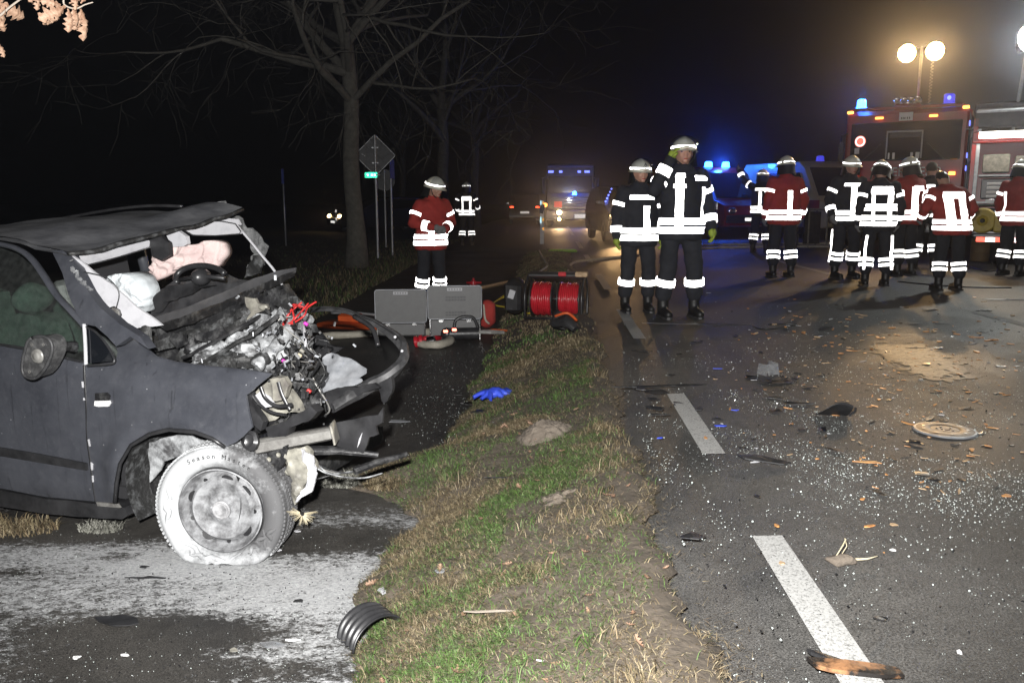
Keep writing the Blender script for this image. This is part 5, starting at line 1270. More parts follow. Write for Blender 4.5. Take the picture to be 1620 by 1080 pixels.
for (x, z, w_, h_, m) in [(.40, 2.02, .42, .36, 'cream'), (.86, 2.0, .34, .32, 'zinc'), (.45, 1.52, .5, .40, 'black'), (.92, 1.48, .32, .34, 'trim'), (.5, .98, .6, .30, 'dash'), (1.65, 2.02, .4, .36, 'yellow'), (2.1, 1.98, .4, .32, 'alu'), (1.75, 1.5, .6, .4, 'cream'), (2.2, 1.48, .25, .36, 'fire_red'), (1.8, .98, .7, .4, 'zinc')]:
    MB().box((x, .42, z), (w_, .5, h_), bev=.02).build('stowed_box', m, EL)
for k in range(5): MB().box((.62, .10, 1.28 + k * .085), (.66, .03, .05), bev=.006).build('drawer_slat', 'trim', EL)
for z in (2.30, 2.02, 1.58): MB().box((1.26, -.02, z), (.08, .03, .16), bev=.01).build('locker_lamp', 'lamp_amber', EL)
MB().box((1.26, -.022, 1.76), (.06, .03, .36), bev=.01).build('locker_lamp', 'lamp_strip', EL)
MB().box((1.02, -.02, 1.34), (.10, .03, .10), bev=.01).build('side_marker', 'lamp_amber', EL)
MB().box((.75, -.06, .52), (1.1, .08, .10), bev=.01).build('red_white_strip', 'retro_red', EL)
for k in range(3): MB().box((.42 + k * .33, -.105, .52), (.15, .006, .09)).build('white_mark', 'retro', EL)
for x in (2.6, 5.2): w_ = wheel(EL, (x, .25, .48)); w_.rotation_euler = (0, 0, R(90))
MB().box((4.5, 1.4, .55), (5, .8, .2)).build('chassis', 'black', EL)
lamp('locker_light', 'AREA', loc_of(EL, (1.2, -.12, 2.46)), 26, (1, .93, .80), .05, loc_of(EL, (1.2, -.6, 0))).data.shape = 'RECTANGLE'
o = bpy.data.objects['locker_light']; o.data.size = 2.4; o.data.size_y = .08
# generator on its pull-out, drum below
gn = thing('generator', 'yellow round generator resting on the open lorry locker edge', 'generator', loc_of(EL, (.30, -.45, .60)), R(-30))
MB().box((0, .0, .02), (.9, .6, .04)).tube([(-.4, -.3, .0), (-.4, -.3, -.56 + .02)], .02, 6).tube([(.4, -.3, .0), (.4, -.3, -.56 + .02)], .02, 6).tube([(-.4, .28, .0), (-.4, .28, -.54)], .02, 6).tube([(.4, .28, .0), (.4, .28, -.54)], .02, 6).build('stand', 'black', gn)
gm_ = Matrix.Translation((-.02, -.22, .27)) @ Matrix.Rotation(R(90), 4, 'X')
MB().lathe([(.0, .03), (.05, .05), (.09, .02), (.19, .03), (.215, 0), (.215, -.35), (0, -.35)], 28, gm_).build('engine_cover', 'yellow', gn, True, 35)
MB().lathe([(0, .06), (.035, .06), (.045, .03)], 16, gm_).build('starter', 'black', gn, True)
MB().box((.27, -.1, .25), (.24, .4, .36), bev=.03).build('tank', 'yellow', gn, True, 35)
MB().tube(smooth_path([(-.38, -.3, .05), (-.38, -.3, .48), (-.3, -.3, .53), (.36, -.3, .53), (.42, -.3, .48), (.42, -.3, .05)], 5), .018, 8).tube(smooth_path([(-.38, .2, .05), (-.38, .2, .48), (-.3, .2, .53), (.36, .2, .53), (.42, .2, .48), (.42, .2, .05)], 5), .018, 8).build('carry_frame', 'black', gn, True)
dq = GG(1549, 413)
dm = thing('drum', 'brown drum standing on the road below the yellow generator', 'drum', dq)
MB().lathe([(0, 0), (.15, 0), (.165, .02), (.165, .14), (.172, .15), (.165, .16), (.165, .30), (.172, .31), (.165, .32), (.16, .42), (.09, .45), (.05, .46), (.05, .49), (0, .49)], 24).build('barrel', mat('dull brown drum', (.16, .10, .04), .6, col2=(.10, .06, .03)), dm, True, 35)
MB().tube(smooth_path([(-.12, 0, .43), (-.08, 0, .56), (.08, 0, .56), (.12, 0, .43)], 6), .012, 6).build('handle', 'black', dm, True)
# --- white floodlight at the right edge of the picture, on the lorry's mast ---
fl = thing('white_floodlight', 'white glaring floodlight high above the lorry at the right edge', 'floodlight', D(1634, 60, 14.5))
MB().box((0, .08, 0), (.46, .12, .46), bev=.09).build('housing', 'black', fl)
MB().lathe([(0, .03), (.16, .02), (.24, 0), (.24, -.02)], 28, Matrix.Rotation(R(90), 4, 'X')).build('lens', 'lamp_white', fl)
MB().tube([(.0, .12, -.15), (.0, .3, -1.5)], .03, 8).build('mast', 'galv', fl)
dirlamp('white_floodlight_beam', fl.location + Vector((-.03, -.05, 0)), (7.5, 9., 0), 520, (.93, 1, .97), .12, 120, .9)

# --- vans and cars ---
def shell_profile(prof, w, roof_in=.12, belt=1.0):
    """vehicle side profile (y forward = -y, z) skinned across the width with tumblehome"""
    mb = MB(); n_ = len(prof); xs = [-1, -.97, -.6, 0, .6, .97, 1]; vs = []
    for x in xs:
        for (y, z) in prof:
            inn = max(0, z - belt) * roof_in
            e = .02 if abs(x) == 1 else 0
            vs.append((x * (w / 2 - inn), y, z - (.03 if abs(x) == 1 and z > belt + .3 else 0)))
    fs = []
    for i in range(len(xs) - 1):
        for k in range(n_): fs.append((i * n_ + k, i * n_ + (k + 1) % n_, (i + 1) * n_ + (k + 1) % n_, (i + 1) * n_ + k))
    fs += [tuple(range(n_)), tuple((len(xs) - 1) * n_ + k for k in range(n_ - 1, -1, -1))]
    return mb.add(vs, fs)
def quad(name, pts, m, par, off): return MB().prism(pts, off).build(name, m, par)
# MAN-sized lorry with blue light, far back on the lane
LT = thing('lorry', 'dark blue grey lorry far down the lane with a blue flashing light on its front', 'truck', on_ground(901, 43.), R(-4))
MB().box((0, 1.1, 1.9), (2.5, 2.2, 2.6), bev=.12).build('cab', 'silver_paint', LT, True, 35)
MB().box((0, 5.8, 1.9), (2.5, 7, 2.5), bev=.04).build('load_body', 'dark_paint', LT)
MB().box((0, -.01, 2.15), (2.25, .05, .85), bev=.03).build('windscreen', 'dark_glass', LT)
MB().box((0, -.16, 3.08), (2.3, .34, .10), (R(-14), 0, 0), bev=.03).build('sun_shield', 'silver_paint', LT)
for x in (-1.0, -.5, .45, .85): MB().box((x, -.05, 2.80), (.26 if abs(x) > .6 else .16, .04, .10), bev=.01).build('roof_lamp', 'lamp_side', LT)
gs = MB()
for k in range(5): gs.box((0, -.015, 1.50 - .13 * k), (2.0, .03, .05))
gs.build('grille_slats', 'dark_paint', LT)
MB().box((0, -.06, .60), (2.5, .25, .5), bev=.06).build('bumper', 'dark_paint', LT, True, 35)
MB().box((-.62, -.03, 1.15), (.40, .02, .30)).build('hazard_plate', 'retro_red', LT)
plate(LT, (.55, -.20, .55), .62, .20)
for x in (-1.0, 1.0): MB().tube([(x * 1.2, .1, 2.5), (x * 1.42, 0, 2.45), (x * 1.42, 0, 1.7)], .09, 6).build('wing_mirror', 'black', LT)
for x in (-.62, 1.12):
    for z in (.74,): MB().ball((x if x > 0 else -.55, -.2, z), (.14, .06, .12), 12, 8).build('headlight', 'lamp_warm', LT, True)
MB().ball((-.55, -.2, .40), (.09, .05, .09), 12, 8).build('fog_lamp', 'lamp_warm', LT, True)
beacon(LT, (.22, -.2, 1.62), .10, .18)
MB().tube([(.22, -.2, 1.63), (.22, -.02, 1.55)], .03, 6).build('beacon_arm', 'black', LT)
MB().ball((-1.27, -.1, 1.12), (.10, .06, .10), 10, 8).build('marker_lamp', 'lamp_amber', LT, True)
for x in (-1.1, 1.1):
    for y in (1.3, 6.5): wheel(LT, (x, y, .48))
for x in (-.55, 1.12): dirlamp('lorry_headlight', loc_of(LT, (x, -.32, .74)), loc_of(LT, (x, -11, -.3)), 420, (1, .62, .28), .06, 34, .9)
lamp('lorry_beacon_light', 'POINT', loc_of(LT, (.22, -.42, 1.75)), 60, (.03, .15, 1), .08)

CARP = [(-2.2, .35), (-2.25, .62), (-2.1, .86), (-1.25, 1.02), (-.45, 1.46), (.2, 1.54), (1.4, 1.50), (2.05, 1.05), (2.2, .85), (2.22, .4), (2.0, .28), (-2.0, .28)]
def car_at(label, px, y, rz, m, group=None, rear=False, h=1.0):
    T = thing('parked_car', label, 'car', on_ground(px, y), rz, group); T.scale = (1, 1, h)
    b_ = shell_profile(CARP, 1.8).build('body', m, T, True, 35)
    quad('windscreen', [(-.70, -1.21, 1.05), (.70, -1.21, 1.05), (.60, -.50, 1.44), (-.60, -.50, 1.44)], 'dark_glass', T, (0, -.01, .022))
    quad('rear_window', [(-.70, 2.02, 1.08), (.70, 2.02, 1.08), (.60, 1.50, 1.44), (-.60, 1.50, 1.44)], 'dark_glass', T, (0, .02, .02))
    for sx_ in (-1, 1):
        quad('side_window', [(sx_ * .90, -1.0, 1.04), (sx_ * .90, 1.7, 1.08), (sx_ * .845, 1.3, 1.42), (sx_ * .845, -.35, 1.42)], 'dark_glass', T, (sx_ * .012, 0, 0))
        MB().box((sx_ * .98, -.75, 1.08), (.18, .10, .13), bev=.03).build('wing_mirror', m, T, True, 35)
        MB().ball((sx_ * .68, -2.17, .72), (.17, .09, .085), 14, 8).build('headlight', 'chrome' if rear else 'lamp_warm', T, True)
        MB().box((sx_ * .74, 2.15, .86), (.22, .10, .14), bev=.03).build('tail_light', 'lamp_red' if rear else 'red_plastic', T)
        for yy in (-1.35, 1.35): wheel(T, (sx_ * .80, yy, .31), .31, .2)
    plate(T, (0, -2.26, .5)); plate(T, (0, 2.235, .62))
    MB().box((0, -2.25, .60), (.9, .04, .12), bev=.01).build('grille', 'black', T)
    return T
DC = car_at('dark car with lit headlights facing the camera behind the smaller firefighter', 984, 27.5, R(4), 'dark_paint', h=1.14)
for x in (-.68,): dirlamp('car_headlight', loc_of(DC, (x, -2.32, .72)), loc_of(DC, (x, -9.5, -.2)), 520, (1, .60, .26), .05, 40, .9)
for k in range(5): MB().ball((-.80 + .075 * k, -1.18 + .16 * k, 1.10 + .085 * k), .03, 8, 6).build('glowing_pillar_reflection', 'lamp_side', DC, True)  # glowing balls imitate a reflection along the windscreen pillar
car_at('dark parked car seen from the rear beyond the roadside post', 829, 50., R(180), 'dark_paint', rear=True, h=1.12)
CC = car_at('dark car standing far left behind the big tree with white reflectors', 608, 36., R(-60), 'dark_paint')
for z in (.62, .95): MB().box((.5 , -2.27, z), (.10, .012, .12), bev=.01).build('reflector', 'retro', CC)
VANP = [(-2.7, .40), (-2.75, .75), (-2.65, 1.05), (-2.0, 1.25), (-1.25, 2.15), (-.9, 2.35), (2.5, 2.38), (2.65, 2.2), (2.7, .5), (2.5, .35), (-2.5, .35)]
def van(name, label, px, y, rz, m, stripe, scale=1.):
    T = thing(name, label, 'van', on_ground(px, y), rz)
    shell_profile(VANP, 2.0, .07).build('body', m, T, True, 35)
    quad('windscreen', [(-.84, -1.98, 1.29), (.84, -1.98, 1.29), (.76, -1.28, 2.13), (-.76, -1.28, 2.13)], 'dark_glass', T, (0, -.02, .02))
    for sx_ in (-1, 1):
        quad('side_window', [(sx_ * .99, -1.5, 1.35), (sx_ * .99, -.45, 1.35), (sx_ * .945, -.45, 2.0), (sx_ * .945, -1.05, 2.0)], 'dark_glass', T, (sx_ * .014, 0, 0))
        quad('rear_side_window', [(sx_ * .99, .1, 1.4), (sx_ * .99, 1.6, 1.4), (sx_ * .945, 1.6, 2.02), (sx_ * .945, .1, 2.02)], 'dark_glass', T, (sx_ * .014, 0, 0))
        quad('stripe', [(sx_ * 1.0, -2.3, .92), (sx_ * 1.0, 2.5, .92), (sx_ * 1.0, 2.5, 1.16), (sx_ * 1.0, -2.3, 1.16)], stripe, T, (sx_ * .006, 0, 0))
        MB().box((sx_ * 1.10, -1.55, 1.45), (.2, .10, .28), bev=.03).build('wing_mirror', 'black', T)
        for yy in (-1.8, 1.6): wheel(T, (sx_ * .88, yy, .35), .35, .22)
        MB().box((sx_ * 1.005, -.28, 1.15), (.012, .02, 1.5)).build('door_gap', 'black', T)
    MB().box((0, -2.73, .62), (1.9, .12, .28), bev=.05).build('bumper', 'black', T, True, 35)
    plate(T, (0, -2.80, .6))
    return T
RV = van('command_van', 'red van under bright blue flashing roof lights at the junction', 1112, 30., R(20), 'fire_red', 'retro')
for x, e in ((-.40, 1), (.30, 1)): beacon(RV, (x, -.75, 2.37), .13, .18, True)
MB().ball((-.72, -2.72, .88), (.18, .08, .12), 12, 8).build('headlight', 'chrome', RV, True)
MB().ball((.62, -2.72, .90), (.19, .09, .13), 12, 8).build('headlight', 'lamp_warm', RV, True)
MB().ball((.96, -2.66, .88), (.11, .07, .11), 12, 8).build('front_flasher', 'lamp_blue', RV, True)
dirlamp('van_headlight', loc_of(RV, (.62, -2.9, .9)), loc_of(RV, (.2, -16, 0)), 500, (1, .66, .32), .05, 40, .5)
lamp('van_beacon_light', 'POINT', loc_of(RV, (-.05, -1.05, 2.52)), 180, (.02, .12, 1), .12)
lamp('van_flasher_light', 'POINT', loc_of(RV, (.96, -2.95, .9)), 50, (.03, .12, 1), .08)
AV = van('ambulance', 'ivory ambulance with red stripe standing side on left of the fire engine', 1272, 27., R(12), 'beige_paint', 'fire_red')
MB().ball((-.70, -2.72, .88), (.18, .08, .12), 12, 8).build('headlight', 'lamp_warm', AV, True); MB().ball((.70, -2.72, .88), (.18, .08, .12), 12, 8).build('headlight', 'chrome', AV, True)
for y in (-.6,): beacon(AV, (0, y, 2.37), .12, .17, False)
MB().box((.2, -2.3, 2.30), (.20, .10, .07)).build('marker_lamp', 'lamp_amber', AV)
ll = thing('stretcher_frame', 'grey open frame box standing on the road beside the ambulance', 'frame', on_ground(1283, 21.0), R(20))
for a in ((-.28, -.2), (.28, -.2), (-.28, .2), (.28, .2)): MB().tube([(a[0], a[1], 0), (a[0], a[1], .95)], .022, 6).build('leg', 'zinc', ll)
MB().box((0, 0, .95), (.62, .46, .04)).build('top', 'zinc', ll); MB().box((0, .02, .5), (.5, .03, .8)).build('panel', 'dash', ll)
# ================================================================== TREES
def tree(name, label, base, trunk_r, fork_h, height, seed, spread=1., depth=6, limbs=7, group=None, lean=0.):
    rr = random.Random(seed)
    T = thing(name, label, 'tree', base, 0, group)
    tr = MB(); cr = MB()
    pts = [Vector((lean * (k / 8) + .03 * math.sin(k * 1.3), .02 * math.cos(k), fork_h * k / 8)) for k in range(9)]
    rad = [trunk_r * (1.45 if k == 0 else 1.12 if k == 1 else 1 - .03 * k) for k in range(9)]
    tr.tube(pts, rad, 18)
    def grow(p, d, L, r_, lev):
        n_ = 5; q = p; path = [p]; rads = [r_]
        for i in range(n_):
            d = (d + Vector((rr.gauss(0, .16), rr.gauss(0, .16), rr.gauss(.03 if lev < 3 else -.035, .10)))).normalized()
            q = q + d * L / n_; path.append(q); rads.append(max(.0025, r_ * (1 - .55 * (i + 1) / n_)))
        (tr if lev < 2 else cr).tube(path, rads, 9 if lev < 2 else 5 if lev < 4 else 3, False)
        if lev >= depth: return
        kids = 3 if lev < 3 else rr.choice((2, 3, 3))
        for k in range(kids):
            i = n_ if k == 0 else rr.randint(1, n_)
            az = rr.uniform(0, 6.283); side_ = d.orthogonal().normalized(); side_ = Matrix.Rotation(az, 3, d) @ side_
            nd = (d * (1. if k == 0 else .55) + side_ * rr.uniform(.45, .85)).normalized()
            grow(path[i], nd, L * rr.uniform(.62, .80), max(.004, rads[i] * (.85 if k == 0 else .6)), lev + 1)
    for k in range(limbs):
        az = 6.283 * k / limbs + rr.uniform(-.4, .4); h = fork_h * (1 if k < 4 else rr.uniform(.80, 1.))
        up = rr.uniform(.45, 1.3)
        i = h / fork_h * 8
        p = pts[min(8, int(i))].copy()
        grow(p, Vector((math.cos(az) * spread, math.sin(az) * spread, up)).normalized(), height * rr.uniform(.34, .48), trunk_r * rr.uniform(.34, .55), 1)
    grow(pts[-1], Vector((lean * .1, 0, 1)), height * .42, trunk_r * .72, 1)
    t_ = tr.build('trunk', 'bark', T, True, fix=False)
    c_ = cr.build('crown', 'bark', T, True, fix=False)
    return T
tb = GG(564, 424)
tree('bare_tree', 'large bare tree with thick trunk and spreading limbs beside the path', tb, .195, 4.7, 7.8, 11, 1.25, 6, 9, lean=-.04)
for i, (px, y) in enumerate([(703, 30.), (752, 41.), (640, 52.)]):
    p = on_ground(px, y); tree('bare_tree', ['slender bare tree barely visible behind the red jacketed firefighter', 'dim bare tree trunk behind the distant firefighter', 'faint bare tree far behind the road sign'][i], p, .22, 4.5, 7.5, 31 + i, .9, 4, 6)
# ================================================================== OAK TWIG with dry leaves hanging into the picture
def oak_leaf_mesh(seed, L=.10):
    rr = random.Random(seed); n_ = 26; out = []
    for s_ in (1, -1):
        row = []
        for k in range(n_ + 1):
            t = k / n_; w = L * .30 * math.sin(math.pi * min(1, t * .96 + .02)) ** .8 * (.45 + .75 * t) * (.66 + .34 * math.cos(t * 5.2 * 6.283 / 1.15)) + .002
            row.append((s_ * w, t * L))
        out.append(row)
    mb = MB(); vs = []
    for k in range(n_ + 1):
        t = k / n_; cu_ = -.18 * L * math.sin(t * 3) * rr.uniform(.8, 1.1)
        x0 = out[0][k][0]
        for f in (-1, -.5, 0, .5, 1): vs.append((x0 * f, out[0][k][1], cu_ + abs(f) * abs(x0) * .55 + rr.uniform(-.0012, .0012)))
    mb.add(vs, [(k * 5 + i, k * 5 + i + 1, (k + 1) * 5 + i + 1, (k + 1) * 5 + i) for k in range(n_) for i in range(4)])
    return mb
leaf_me = [oak_leaf_mesh(k).mesh('leaf') for k in range(4)]
for me in leaf_me:
    me.materials.append(M['leaf']); me.polygons.foreach_set('use_smooth', [True] * len(me.polygons))
LY = 2.9
def twig(label, pts, r0, leaves):
    q = [D(a, b_, c) for a, b_, c in pts]; T = thing('oak_twig', label, 'twig', q[0])
    MB().tube(smooth_path([p - q[0] for p in q], 6), [r0 * (1 - .5 * k / (6 * (len(q) - 1))) for k in range(6 * (len(q) - 1) + 1)], 6).build('stem', 'twig', T, True)
    for (px, py, ln, ang, tilt, mi) in leaves:
        o = bpy.data.objects.new('leaf', leaf_me[mi % 4]); C.objects.link(o); o.parent = T
        o.location = D(px, py, LY + rnd.uniform(-.04, .04)) - q[0]
        # leaf grows along its local y: point it at the picture angle (0 = right, -90 = down)
        d = Vector((math.cos(R(ang)), rnd.uniform(-.4, .4), math.sin(R(ang)))).normalized(); n_ = Vector((rnd.uniform(-.6, .6), -1, rnd.uniform(-.5, .5) + tilt))
        x_ = d.cross(n_).normalized(); z_ = x_.cross(d).normalized()
        m = Matrix((x_, d, z_)).transposed(); o.rotation_euler = m.to_euler(); s_ = ln / 45.; o.scale = (s_, s_, s_)
twig('oak twig with a hanging bunch of dry brown leaves near the top left corner', [(100, -60, LY), (101, -10, LY), (102, 8, LY), (120, 14, LY), (134, 8, LY), (147, 4, LY)], .004,
     [(104, 10, 46, 205, .2, 0), (100, 12, 36, 235, .5, 1), (96, 8, 30, 170, 0, 2), (108, 14, 34, 262, .1, 3), (114, 12, 30, 285, -.2, 0), (120, 14, 34, 250, .3, 1), (126, 10, 50, 268, 0, 2), (128, 6, 28, 60, .2, 3), (122, 8, 26, 120, 0, 0), (90, 14, 34, 220, .6, 1), (84, 20, 24, 200, .2, 2), (110, 6, 26, 30, .2, 1), (128, 22, 28, 250, -.3, 3), (118, -6, 20, 260, 0, 1)])
twig('oak twig end with pale dry leaves cut by the top left corner', [(-30, 45, LY), (0, 25, LY), (14, 13, LY), (34, -2, LY), (60, -20, LY)], .005,
     [(2, 20, 44, 120, .2, 1), (8, 10, 40, 240, .1, 0), (-4, 4, 50, 330, .3, 3), (12, -8, 34, 200, .2, 2), (-6, 24, 30, 300, 0, 1)])
twig('small oak twig with single dry leaves at the top edge', [(80, -50, LY), (66, -16, LY), (56, -4, LY)], .003, [(57, -12, 26, 260, .2, 2), (64, -14, 24, 230, .1, 1)])
twig('hanging twig tip with one dry leaf at the left picture edge', [(-60, 40, LY), (-20, 62, LY), (-4, 66, LY)], .003, [(-6, 66, 24, 285, .2, 0)])

# ================================================================== SIGNS AND POSTS
def pole(T, h, r_=.032): return MB().tube([(0, 0, -.3), (0, 0, h)], r_, 10).lathe([(r_ * 1.15, h), (r_ * 1.15, h + .015), (0, h + .03)], 10).build('pole', 'galv', T, True, 40)
sb = GG(598, 410)
st = thing('road_sign', 'grey back of a diamond road sign on a steel pole beside the big tree', 'road sign', sb, R(12))
H_ = D(600, 215, sb.y).z - sb.z; pole(st, H_)
hw = .47; cz = H_ - hw + .01
def rounded_diamond(r_, e):
    pts = []
    for k in range(4):
        q = math.pi / 2 * k; nx = math.pi / 2
        for dq in (-.06, 0, .06): pts.append((r_ * (1 - (e if dq else 0)) * math.cos(q + dq), r_ * (1 - (e if dq else 0)) * math.sin(q + dq)))
    return pts
dp = rounded_diamond(hw, .012)
sf = MB().prism([(a, .045, cz + b_) for a, b_ in dp], (0, .006, 0)).build('sign_plate', 'dash', st)
MB().tube([(a, .042, cz + b_) for a, b_ in dp + dp[:1]], .009, 6).build('sign_rim', 'galv', sf)
for z in (cz - .18, cz + .18): MB().box((0, .02, z), (.16, .06, .03)).build('clamp', 'galv', st)
MB().box((-.30, .04, cz + .02), (.05, .004, .02), (0, .5, 0)).box((-.25, .04, cz - .01), (.03, .004, .03)).build('sticker', 'trim', sf)
gp = thing('street_name_sign', 'small bright green reflective plate left of the diamond sign pole', 'sign', D(587, 277, sb.y - .05))
MB().box((0, 0, 0), (.30, .012, .13), bev=.004).build('plate', 'retro_green', gp)
for x in (-.08, .02, .09): MB().box((x, -.008, 0), (.04, .006, .05)).build('plate_mark', 'retro', gp)
MB().box((.17, .0, 0), (.10, .02, .03)).build('clamp', 'galv', gp)
b2 = on_ground(621, 21.5); s2 = thing('road_sign', 'blue sign seen edge on upon the slim pole right of the diamond sign', 'road sign', b2, R(83)); h2 = D(623, 252, b2.y).z - b2.z
o = MB().tube([(0, 0, -.3), (0, 0, h2)], .028, 10).build('pole', 'galv', s2, True, 40)
MB().box((0, -.045, h2 - .25), (.42, .008, .48), bev=.003).build('sign_plate', 'blue_sign', s2); MB().box((0, -.02, h2 - .2), (.1, .05, .03)).build('clamp', 'galv', s2)
b3 = on_ground(611, 24.); s3 = thing('road_sign', 'dim grey sign back on a post behind the diamond sign', 'road sign', b3, R(8)); h3 = D(611, 268, b3.y).z - b3.z
MB().tube([(0, 0, -.3), (0, 0, h3)], .028, 10).build('pole', 'galv', s3, True, 40)
MB().lathe([(0, 0), (.30, 0), (.30, .006), (0, .006)], 28, Matrix.Translation((0, .04, h3 - .3)) @ Matrix.Rotation(R(90), 4, 'X')).build('sign_plate', 'dash', s3)
b4 = on_ground(453, 24.); s4 = thing('marker_post', 'thin dim post with blue top far left in the field', 'post', b4); h4 = D(453, 268, b4.y).z - b4.z
MB().tube([(0, 0, -.3), (0, 0, h4)], .025, 8).build('pole', 'galv', s4, True); MB().box((0, -.03, h4 - .2), (.07, .02, .42)).build('plate', 'blue_sign', s4)
b5 = GG(857, 386); lpst = thing('delineator_post', 'white roadside marker post with orange and blue reflectors on the grass hump', 'post', b5, R(4)); hp_ = D(857, 318, b5.y).z - b5.z
pr = [(-.06, -.05), (-.02, -.06), (.02, -.06), (.06, -.05), (.05, .06), (-.05, .06)]
MB().prism([(a, b_, -.1) for a, b_ in pr], (0, .0, hp_ * .9 + .1)).prism([(a, b_, hp_ * .9) for a, b_ in pr], (.0, .02, hp_ * .1)).build('post_body', 'white_paint', lpst)
MB().box((.0, -.055, hp_ * .82), (.126, .02, hp_ * .22), (0, R(14), 0)).build('black_band', 'black', lpst)
for x, z, m, h_ in ((-.04, .96, 'retro_cyan', .12), (.035, .95, 'retro_amber', .07), (-.04, .56, 'retro_cyan', .20), (.035, .57, 'retro_amber', .09), (.035, .36, 'retro_amber', .08)):
    MB().box((x, -.068, hp_ * z), (.035, .012, h_), bev=.003).build('reflector', m, lpst)

# ================================================================== RESCUE EQUIPMENT on the path
def on_g(px, py): return GG(px, py)
def case(label, x0, x1, ytop, ymid, ybot, y, rz, mark):
    a, b_ = D(x0, ybot, y), D(x1, ybot, y); w = (b_ - a).length; zb = gz(a.x, y)
    T = thing('aluminium_case', label, 'case', Vector(((a.x + b_.x) / 2, y, zb)), R(rz))
    zm = max(.16, D((x0 + x1) / 2, ymid, y).z - zb); zt = D((x0 + x1) / 2, ytop, y).z - zb
    bx = MB()
    bx.box((0, .20, zm / 2 + .01), (w * .93, .40, zm - .02), bev=.02).build('case_body', 'case_alu', T, True, 35)
    ln = zt - zm; ld = MB()
    # open lid standing up: rounded rectangular shell
    pts = []
    for cx_, cz_, q0 in ((w / 2 - .03, ln - .03, 0), (-w / 2 + .03, ln - .03, 90), (-w / 2 + .03, .03, 180), (w / 2 - .03, .03, 270)):
        for k in range(5): q = R(q0 + 22.5 * k); pts.append((cx_ + .03 * math.cos(q), -.02, zm + .0 + cz_ + .03 * math.sin(q)))
    l_ = MB().prism(pts, (0, .09, 0)).build('case_lid', 'case_alu', T)
    MB().tube([Vector(p) for p in pts + pts[:1]], .007, 6).build('lid_rim', 'alu', l_, True)
    MB().box((0, -.024, zm + ln * .90), (w * .28, .006, ln * .09)).build('label_plate', 'trim', l_)
    for k in range(5): MB().box((-w * .10 + k * w * .05, -.029, zm + ln * .90), (w * .03, .004, ln * .035)).build('label_mark', 'black', l_)
    if mark:
        for z in (.66, .58, .20, .12):
            for k in range(7): MB().box((-w * .15 + k * w * .055, -.024, zm + ln * z), (w * .045, .004, ln * .05)).build('printed_mark', 'dash', l_)
    for x in (-w * .26, w * .26): MB().box((x, -.006, zm - .025), (.055, .012, .035), bev=.004).build('latch', 'chrome', T)
    for x in (-w * .465, w * .465): MB().tube([(x, -.005, .02), (x, -.005, zm)], .008, 6).build('corner_rail', 'chrome', T)
    return T
case('left open aluminium case with plain grey upright lid', 595, 675, 458, 510, 524, 9.55, 4, False)
case('right open aluminium case with dark printed marks on its upright lid', 678, 762, 452, 504, 527, 9.35, 4, True)
# red stretcher board and off-white flat hose behind the bumper
p0, p1 = on_g(502, 520), on_g(652, 529)
sbk = thing('rescue_board', 'orange red rescue board lying on the path behind the torn bumper', 'board', (p0 + p1) / 2)
dv = (p1 - p0); L_ = dv.length; an = math.atan2(dv.y, dv.x); sbk.rotation_euler = (0, 0, an)
MB().box((0, .15, .05), (L_, .42, .06), bev=.02).build('board', 'orange', sbk, True, 40)
MB().tube(smooth_path([(-L_ / 2, .36, .16), (-L_ / 4, .38, .17), (0, .36, .16)], 5), .018, 6).build('rail', 'galv', sbk, True)
for x in (-.25, .05, .3): MB().box((x, .36, .10), (.04, .04, .12)).build('strut', 'orange', sbk)
MB().box((-.28, .2, .13), (.30, .18, .12), bev=.03).build('red_block', 'orange', sbk, True, 40)
fh = thing('flat_hose', 'off white flat fire hose lying in front of the orange board', 'hose', on_g(520, 536))
q = [on_g(a, b_) - fh.location + Vector((0, 0, .045)) for a, b_ in [(505, 538), (540, 536), (590, 533), (640, 532), (676, 531), (702, 536), (712, 545), (690, 552), (662, 549)]]
MB().tube(smooth_path(q, 7), .055, 10, True, .8).noise(.008, 8).build('hose', 'canvas', fh, True)
MB().lathe([(.04, -.05), (.065, -.04), (.065, -.01), (.05, 0), (.07, .02), (.07, .05), (.05, .06), (.04, .05)], 18, Matrix.Translation(q[-1] + Vector((.0, 0, .02))) @ Matrix.Rotation(R(80), 4, 'Y')).build('coupling', 'hose_red', fh, True, 35)
MB().lathe([(.04, -.05), (.06, -.04), (.06, .04), (.04, .05)], 18, Matrix.Translation(q[-1] + Vector((.14, 0.02, .02))) @ Matrix.Rotation(R(80), 4, 'Y')).build('coupling', 'chrome', fh, True, 35)
# hydraulic spreader
sp = thing('hydraulic_spreader', 'black hydraulic rescue spreader with carrying arch on the path edge', 'rescue tool', on_g(735, 541), R(8))
MB().tube([(-.20, 0, .10), (.16, 0, .10)], .07, 14).ball((-.20, 0, .10), .075).build('cylinder', 'black', sp, True, 40)
MB().tube(smooth_path([(-.12, 0, .15), (-.10, 0, .25), (-.02, 0, .29), (.10, 0, .28), (.16, 0, .15)], 6), .018, 8).build('arch_handle', 'black', sp, True)
for s_ in (-1, 1): MB().prism([(.14, s_ * .02, .10), (.30, s_ * .07, .10), (.46, s_ * .03, .09), (.44, s_ * .01, .09), (.28, s_ * .03, .10)], (0, 0, .03)).build('spreader_arm', 'steel', sp)
for x, z in ((-.22, .14), (-.12, .155), (-.17, .06)): MB().box((x, -.06, z), (.05, .02, .03), bev=.005).build('red_mark', 'lamp_amber' if False else 'retro_red', sp)
MB().tube([(.16, .05, .10), (.34, .10, .12), (.52, .14, .10)], .014, 6).build('orange_hose', 'orange', sp, True)
MB().tube([(-.28, .02, .05), (-.42, -.05, .06), (-.50, -.06, .05)], .035, 10).build('coupling', 'hose_red', sp, True)
